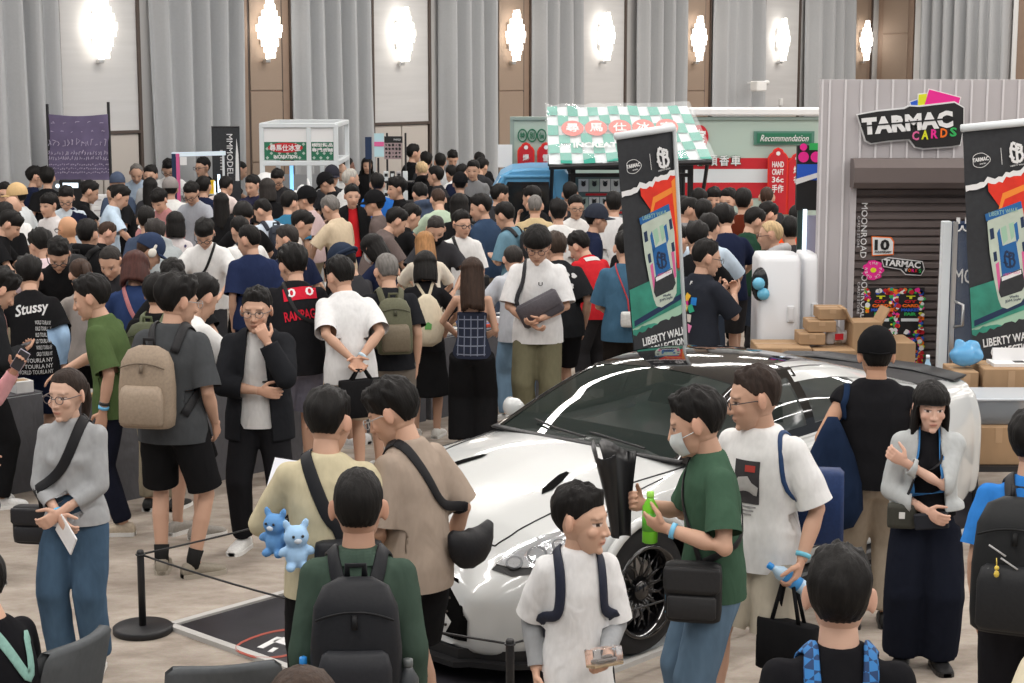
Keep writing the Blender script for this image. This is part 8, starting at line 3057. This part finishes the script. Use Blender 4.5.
def wheel(x, s):
 w = empty('wheel', (x, s * .80, .36))
 w.parent = car
 m = MB()
 pr = [(-.13, .235), (-.135, .29), (-.125, .335), (-.09, .358), (.09, .358), (.125, .335), (.135, .29), (.13, .235)]
 g = np.array([[(r * math.cos(t), y, r * math.sin(t)) for y, r in pr] for t in np.linspace(0, 2 * pi, 48, endpoint=False)])
 m.grid(g, closed_u=True)
 m.build('tyre', 'tyre', w, True)
 m = MB()
 pr = [(s * .135, .262), (s * .15, .256), (s * .145, .240), (s * .08, .225), (s * .0, .205), (-s * .10, .20)]
 g = np.array([[(r * math.cos(t), y, r * math.sin(t)) for y, r in pr] for t in np.linspace(0, 2 * pi, 48, endpoint=False)])
 m.grid(g, closed_u=True)
 m.build('rim', 'gloss black', w, True)
 m = MB()
 for k in range(14):
  for d in (-1, 1):
   a0, a1 = 2 * pi * k / 14, 2 * pi * (k + d * .95) / 14
   m.tube([(.055 * math.cos(a0), s * .085, .055 * math.sin(a0)), (.14 * math.cos((a0 + a1) / 2), s * .10, .14 * math.sin((a0 + a1) / 2)), (.232 * math.cos(a1), s * .09, .232 * math.sin(a1))], [.009, .008, .008], seg=6)
 m.tube([(0, s * .06, 0), (0, s * .105, 0), (0, s * .12, 0)], [.065, .06, .035], seg=20)
 m.build('spokes', 'gloss black', w, True)
 part('brake_disc', lambda m: m.tube([(0, s * .02, 0), (0, s * .04, 0)], .175, seg=32), 'steel', w)
for x in WX:
 for s in (-1, 1):
  wheel(x, s)
# ---- greenhouse
XG = [1.50, 1.85, 2.25, 2.5, 2.8, 3.15, 3.6, 4.0, 4.22]
GZ = [.985, 1.165, 1.325, 1.365, 1.375, 1.345, 1.25, 1.135, 1.06]     # centre line
GT = [.735, .66, .575, .565, .565, .56, .58, .60, .64]             # half width of the top edge
GE = [.965, 1.135, 1.285, 1.32, 1.328, 1.30, 1.205, 1.10, 1.045]     # its height
GB = [.765, .77, .775, .775, .775, .775, .775, .76, .72]              # foot of the side
GBz = [.945, .945, .945, .95, .96, .98, 1.01, 1.03, 1.03]
def gh(x, v):
 """v 0..1 up the near side, 1..3 over the top, 3..4 down the far side"""
 zc_, yt, zt_, yb, zb_ = (float(cs(XG, a, x)) for a in (GZ, GT, GE, GB, GBz))
 if v <= 1 or v >= 3:
  t = v if v <= 1 else 4 - v
  y = yb + (yt - yb) * t + .035 * math.sin(pi * t)
  z = zb_ + (zt_ - zb_) * t
  return np.array([x, -y if v <= 1 else y, z])
 t = v - 2
 return np.array([x - .06 * (1 - t * t) * (x < 1.9) * (1.9 - x) / .4, yt * t, zt_ + (zc_ - zt_) * (1 - abs(t) ** 2.2)])
def gpart(name, x0, x1, v0, v1, mt, nx=14, nvv=10, off=0.0, edge=None):
 def f(m):
  rows = []
  for i in range(nx + 1):
   r = []
   for j in range(nvv + 1):
    v = v0 + (v1 - v0) * j / nvv
    a, b = (edge(v) if edge else (x0, x1))
    x = a + (b - a) * i / nx
    p = gh(x, v)
    n = nrm(np.array([0, p[1], .0]) * (1.0 if (v < 1 or v > 3) else .1) + np.array([0, 0, 0.0 if (v < 1 or v > 3) else 1.0]))
    r.append(p + n * off)
   rows.append(r)
  m.grid(np.array(rows))
 return part(name, f, mt, car, (0, 0, 0), True)
gpart('windscreen', 1.50, 2.27, 1.05, 2.95, 'windscreen glass', 16, 18)
gpart('screen_surround', 1.49, 2.29, .97, 1.07, 'gloss black', 14, 3, .004)
gpart('screen_surround', 1.49, 2.29, 2.93, 3.03, 'gloss black', 14, 3, .004)
gpart('roof', 2.24, 3.16, 1.0, 3.0, 'gloss black', 16, 18, .003)
gpart('rear_window', 3.14, 4.20, 1.14, 2.86, 'windscreen glass', 14, 16)
for a, b, c_, d_ in ((.80, 1.16, 1, 0), (2.84, 3.20, 1, 1)):
 gpart('roof_rail', 2.75, 4.22, a, b, 'car paint', 22, 6, .006)
for k in (0, 1):
 f = (lambda v: v) if k == 0 else (lambda v: 4 - v)
 gpart('pillar', 1.50, 2.80, f(.88), f(1.02), 'gloss black', 16, 4, .006)
 gpart('side_glass', 1.72, 2.72, f(.12), f(.90), 'windscreen glass', 14, 6, -.004)
 gpart('quarter_glass', 2.76, 3.50, f(.14), f(.80), 'windscreen glass', 12, 6, .001, edge=lambda v: (2.76, 3.62 - .50 * ((v if v <= 1 else 4 - v) - .14)))
 gpart('window_trim', 1.55, 3.72, f(-.02), f(.14), 'gloss black', 24, 3, .008)
 gpart('door_post', 2.70, 2.79, f(.10), f(.90), 'gloss black', 3, 6, .006)
 gpart('corner_trim', 1.50, 1.76, f(.0), f(.95), 'gloss black', 6, 6, .003)
 gpart('rear_pillar', 3.10, 4.22, f(.0), f(.84), 'car paint', 16, 6, .0, edge=lambda v: (3.66 - .50 * ((v if v <= 1 else 4 - v) - .14), 4.22))
part('rear_shelf', lambda m: m.add([gh(4.22, v) for v in np.linspace(0, 4, 13)] + [np.array([4.3, y, 1.03]) for y in np.linspace(-.7, .7, 13)], [(i, i + 1, 14 + i, 13 + i) for i in range(12)]), 'car paint', car)
part('dashboard', lambda m: m.tube([(1.72, -.68, .93), (1.72, .68, .93)], [(.20, .10)] * 2, seg=14, side=(1, 0, 0)), 'seat cloth', car, (0, 0, 0), True)
for s in (-1, 1):
 part('seat', lambda m: (m.tube([(2.55, s * .36, .55), (2.72, s * .36, .85), (2.80, s * .36, 1.10)], [(.24, .09), (.23, .08), (.15, .05)], seg=14, side=(0, 1, 0)), m.ball((2.83, s * .36, 1.17), (.05, .12, .07))), 'seat cloth', car, (0, 0, 0), True)
part('steering_wheel', lambda m: m.torus((2.05, -.36, .90), .17, .015, ax=roty(-1.2), seg=24), 'black trim', car, (0, 0, 0), True)
part('wiper', lambda m: m.tube([gh(1.53, 1.35) + np.array([0, 0, .012]), gh(1.55, 1.65) + np.array([-.01, 0, .016]), gh(1.57, 1.95) + np.array([-.01, 0, .016])], .007, seg=6), 'black trim', car)
part('wiper', lambda m: m.tube([gh(1.53, 1.95) + np.array([0, 0, .012]), gh(1.55, 2.3) + np.array([-.01, 0, .016]), gh(1.59, 2.62) + np.array([-.01, 0, .016])], .007, seg=6), 'black trim', car)
part('cowl', lambda m: m.tube([(1.50 - .06 * (1 - t * t), t * .74, .985 - .02 * abs(t)) for t in np.linspace(-1, 1, 15)], [(.035, .012)] * 15, seg=8, side=(1, 0, 0)), 'black trim', car, (0, 0, 0), True)
for s in (-1, 1):
 part('mirror', lambda m: m.tube([(1.84, s * .84, 1.0), (1.84, s * .89, 1.01), (1.85, s * .96, 1.015), (1.86, s * 1.0, 1.01)], [(.035, .045), (.055, .065), (.052, .06), (.02, .03)], seg=18, side=(1, 0, 0)), 'car paint' if s > 0 else 'gloss black', car, (0, 0, 0), True)
 part('mirror_arm', lambda m: m.tube([(1.86, s * .76, .95), (1.85, s * .92, 1.01)], .022, seg=8), 'black trim', car)
 part('tail_lamp', lambda m: [m.tube([(4.69, s * y, .86), (4.715, s * y, .86)], .075, seg=20) for y in (.42, .64)], 'sign red', car)
 part('door_handle', lambda m: m.box((2.62, s * .905, .80), (.20, .015, .03), bev=.006), 'steel', car)
part('spoiler', lambda m: m.tube([(4.58, -.74, 1.06), (4.58, -.4, 1.095), (4.58, .4, 1.095), (4.58, .74, 1.06)], [(.09, .014)] * 4, seg=14, side=(1, 0, .1)), mat('carbon', (.022, .023, .025), .45), car, (0, 0, 0), True)
def bootlid(m):
 g = []
 for x in np.linspace(4.18, 4.60, 12):
  g.append([np.array([x, y, top_z(x, y) + .010]) for y in np.linspace(-.66, .66, 23)])
 m.grid(np.array(g))
part('boot_lid', bootlid, 'carbon', car, (0, 0, 0), True)
for s in (-1, 1):
 zz = lambda z, x: float(cs(X_, K_['yw'], x)) + .002
 part('door_line', lambda m: m.tube([(1.52, s * zz(0, 1.52), .30), (1.50, s * (zz(0, 1.5) + .002), .60), (1.56, s * .865, .87)], .004, seg=5), 'black trim', car)
 part('door_line', lambda m: m.tube([(2.80, s * zz(0, 2.8), .30), (2.86, s * zz(0, 2.86), .60), (2.80, s * .855, .90)], .004, seg=5), 'black trim', car)
# ---- mat under the car
A0, B0, A1, B1 = 5.80, 5.72, 11.9, 8.07
md_ = MB()
mo = thing('display_mat', 'dark printed display mat with pale grey edging under the car', 'mat', tuple(rm((A0 + A1) / 2, (B0 + B1) / 2)), RZ)
L_, W_ = A1 - A0, B1 - B0
mat('mat print', (.020, .019, .024), .45, noise=.9, nscale=5)
part('mat_sheet', lambda m: m.box((0, 0, .012), (L_ - .08, W_ - .08, .016)), 'mat print', mo)
mat('pale grey edge', (.50, .49, .47), .5)
part('edging', lambda m: (m.box((0, -W_ / 2, .014), (L_ + .04, .05, .028)), m.box((0, W_ / 2, .014), (L_ + .04, .05, .028)), m.box((-L_ / 2, 0, .014), (.05, W_, .028)), m.box((L_ / 2, 0, .014), (.05, W_, .028))), 'pale grey edge', mo)
c = at_z(284, 643, .02)
la, lb_ = ab(c)
ox, oy = la - (A0 + A1) / 2, lb_ - (B0 + B1) / 2
TOPM = np.eye(3)
part('red_line_print', lambda m: m.tube([(ox + .30 * math.cos(t) * (1 + .1 * math.cos(3 * t)), oy + .20 * math.sin(t), .022) for t in np.linspace(0, 2 * pi, 25)], .008, seg=4), mat('faded red', (.45, .10, .07), .6), mo)
part('white_mark_print', lambda m: [m.box((ox + x, oy + y, .0215), (w_, h_, .003), rotz(r_)) for x, y, w_, h_, r_ in ((-.05, .06, .20, .04, .3), (.08, -.03, .16, .05, -.2), (.02, .02, .09, .10, .1), (-.12, -.05, .07, .03, .4))], 'sign white', mo)
c = at_z(672, 656, .02)
la, lb_ = ab(c)
o2x, o2y = la - (A0 + A1) / 2, lb_ - (B0 + B1) / 2
part('white_map_print', lambda m: m.box((o2x + .72, -W_ / 2 + .16, .0215), (2.0, .24, .003)), 'stand white', mo)
def maplines(m):
 rr = random.Random(3)
 for k in range(40):
  m.box((o2x - .2 + rr.random() * 1.85, -W_ / 2 + .05 + rr.random() * .22, .0235), (rr.uniform(.04, .16), .006, .002), rotz(rr.uniform(0, 3)))
part('map_line_print', maplines, 'cladding', mo)
part('rust_print', lambda m: m.box((o2x - .36, -W_ / 2 + .15, .0215), (.14, .22, .003)), mat('rust', (.30, .11, .04), .6), mo)
# ---- low barrier posts and cord
def barrier(label, p):
 r = thing('barrier_post', label, 'barrier post', (p[0], p[1], 0), 0, 'low black barrier posts')
 part('base', lambda m: m.tube([(0, 0, 0), (0, 0, .004), (0, 0, .034), (0, 0, .042)], [.165, .17, .17, .16], seg=36), 'black steel', r, (0, 0, 0), True)
 part('post', lambda m: m.tube([(0, 0, .04), (0, 0, .475), (0, 0, .485)], [.021, .021, .017], seg=16), 'black steel', r, (0, 0, 0), True)
 part('eyelet', lambda m: m.torus((0, 0, .46), .024, .005, seg=16, sr=6), 'black steel', r)
 return np.array([p[0], p[1], .46])
b1 = barrier('low black barrier post on a round base near the mat corner', at_z(143, 632, 0))
q = at_z(510, 640, .48)
b2 = barrier('low black barrier post beside the child', (q[0], q[1]))
q = at_z(700, 586, .48)
b3 = barrier('low black barrier post hidden behind the jeans of the green sports tee', rm(9.2, 5.45)[:2])
b4 = barrier('low black barrier post at the far side of the mat', rm(9.0, 8.5)[:2])
def cord(label, p, q, sag=.05):
 m = MB()
 base = (p + q) / 2 * np.array([1, 1, 0])
 m.tube([p * (1 - t) + q * t - np.array([0, 0, sag * 4 * t * (1 - t)]) - base for t in np.linspace(0, 1, 15)], .006, seg=6)
 o = m.build('rope', 'black trim', None, True)
 o.location = tuple(base)
 tag(o, label, 'rope', 'barrier ropes')
cord('thin black cord in front of the car nose between two low posts', b1, b2)
cord('thin black cord along the wheel side of the car', b2, b3)
cord('thin black cord on the far side of the display mat', b1, b4)
# ---- grey chairs at the bottom edge
def chair(label, c, rz):
 r = thing('chair', label, 'chair', (c[0], c[1], 0), rz, 'grey upholstered chairs')
 fb = (.105, .112, .118)
 def back(m):
  g = []
  for z, w, b in ((.44, .20, .0), (.60, .225, -.03), (.76, .235, -.06), (.84, .23, -.08), (.865, .20, -.085)):
   a = np.linspace(-1, 1, 13)
   g.append(np.c_[a * w, -.22 + b + .06 * a ** 2, np.full(13, z) - .01 * a ** 4 * (z > .8)])
  g = np.array(g)
  h = g[::-1].copy()
  h[:, :, 1] -= .045
  m.grid(np.concatenate([g, h, g[:1]]))
 o = part('backrest', back, 'cloth', r, (0, 0, 0), True, fb)
 part('seat', lambda m: m.tube([(0, .02, .40), (0, .02, .42), (0, .02, .475), (0, .02, .49)], [(.21, .20), (.23, .22), (.23, .22), (.20, .19)], seg=24, side=(1, 0, 0), sq=5), 'cloth', r, (0, 0, 0), True, fb)
 for sx in (-1, 1):
  for sy in (-1, 1):
   part('leg', lambda m: m.tube([(sx * .18, .02 + sy * .17, .41), (sx * .22, .02 + sy * .22, 0)], [.014, .011], seg=8), 'black steel', r)
sl = PSEAT.root.location
f_ = rotz(PSEAT.root.rotation_euler[2]) @ np.array([0, 1, 0])
q = at_z(86, 634, .86)
chair('grey upholstered chair under the seated person in black', (q[0] - .28, q[1] + .05), PSEAT.root.rotation_euler[2])
q = at_z(222, 664, .86)
chair('empty grey upholstered chair at the bottom edge', (q[0] - .05, q[1] + .27), math.radians(12))
# ---- long sales tables behind the front row
def sales(label, a, b, ln, dp, cloth_col):
 r = thing('sales_table', label, 'table', tuple(rm(a, b)), RZ, 'long sales tables')
 part('table_top', lambda m: m.box((0, 0, .735), (ln, dp, .03), bev=.004), 'stand white', r)
 part('table_cloth', lambda m: (m.box((0, -dp / 2 - .006, .37), (ln, .010, .74)), m.box((-ln / 2, 0, .37), (.010, dp, .74)), m.box((0, 0, .753), (ln + .01, dp + .01, .008))), 'cloth', r, (0, 0, 0), False, cloth_col)
 for sx in (-1, 1):
  for sy in (-1, 1):
   part('leg', lambda m: m.tube([(sx * ln * .46, sy * dp * .42, 0), (sx * ln * .46, sy * dp * .42, .72)], .016, seg=6), 'black steel', r)
 return r
GOODS = ((.70, .70, .70), (.62, .10, .06), (.10, .11, .13), (.45, .30, .16), (.66, .66, .62), (.06, .12, .28), (.70, .45, .06), (.3, .3, .3))
BX, BWHERE = 0, ('front', 'middle', 'back')
for ti, (a, b, lb) in enumerate(((4.4, 11.55, 'sales table covered with papers at the left edge'), (6.3, 11.55, 'sales table piled with packets behind the tan backpack'), (8.2, 11.65, 'sales table behind the black blazer'), (10.1, 11.75, 'sales table in front of the white tee with hands behind'), (12.0, 11.9, 'sales table in front of the plaid camisole'))):
 b = min(np.arange(10.9, 12.8, .1), key=lambda t: sum(abs(ab((x, y, 0))[0] - a) < 1.05 and abs(ab((x, y, 0))[1] - t) < .52 for x, y in PLACED) + abs(t - 11.6) * .2)
 sales(lb, a, b, 1.84, .62, (.12, .12, .13) if ti else (.55, .55, .56))
 rr = random.Random(40 + ti)
 for k in range(14):
  x, y = -.82 + .27 * (k % 7), (-.19, .10)[k // 7] + rr.uniform(-.03, .03)
  w_, d_, h_ = rr.uniform(.14, .21), rr.uniform(.12, .2), rr.choice((.03, .05, .07, .09))
  p = rm(a + x, b + y, .757)
  cc = GOODS[rr.randrange(8)]
  q = thing('goods_box', 'small model box on the ' + lb.replace('sales table', 'table'), 'box', tuple(p), RZ + rr.uniform(-.3, .3), 'model boxes on the %s' % lb.replace('sales ', ''))
  part('box', lambda m: m.box((0, 0, h_ / 2), (w_, d_, h_), bev=.003), 'card', q, (0, 0, 0), False, cc)
  part('window', lambda m: m.box((0, 0, h_ + .001), (w_ * .7, d_ * .6, .002)), 'plastic', q, (0, 0, 0), False, GOODS[(k * 3 + ti) % 8])
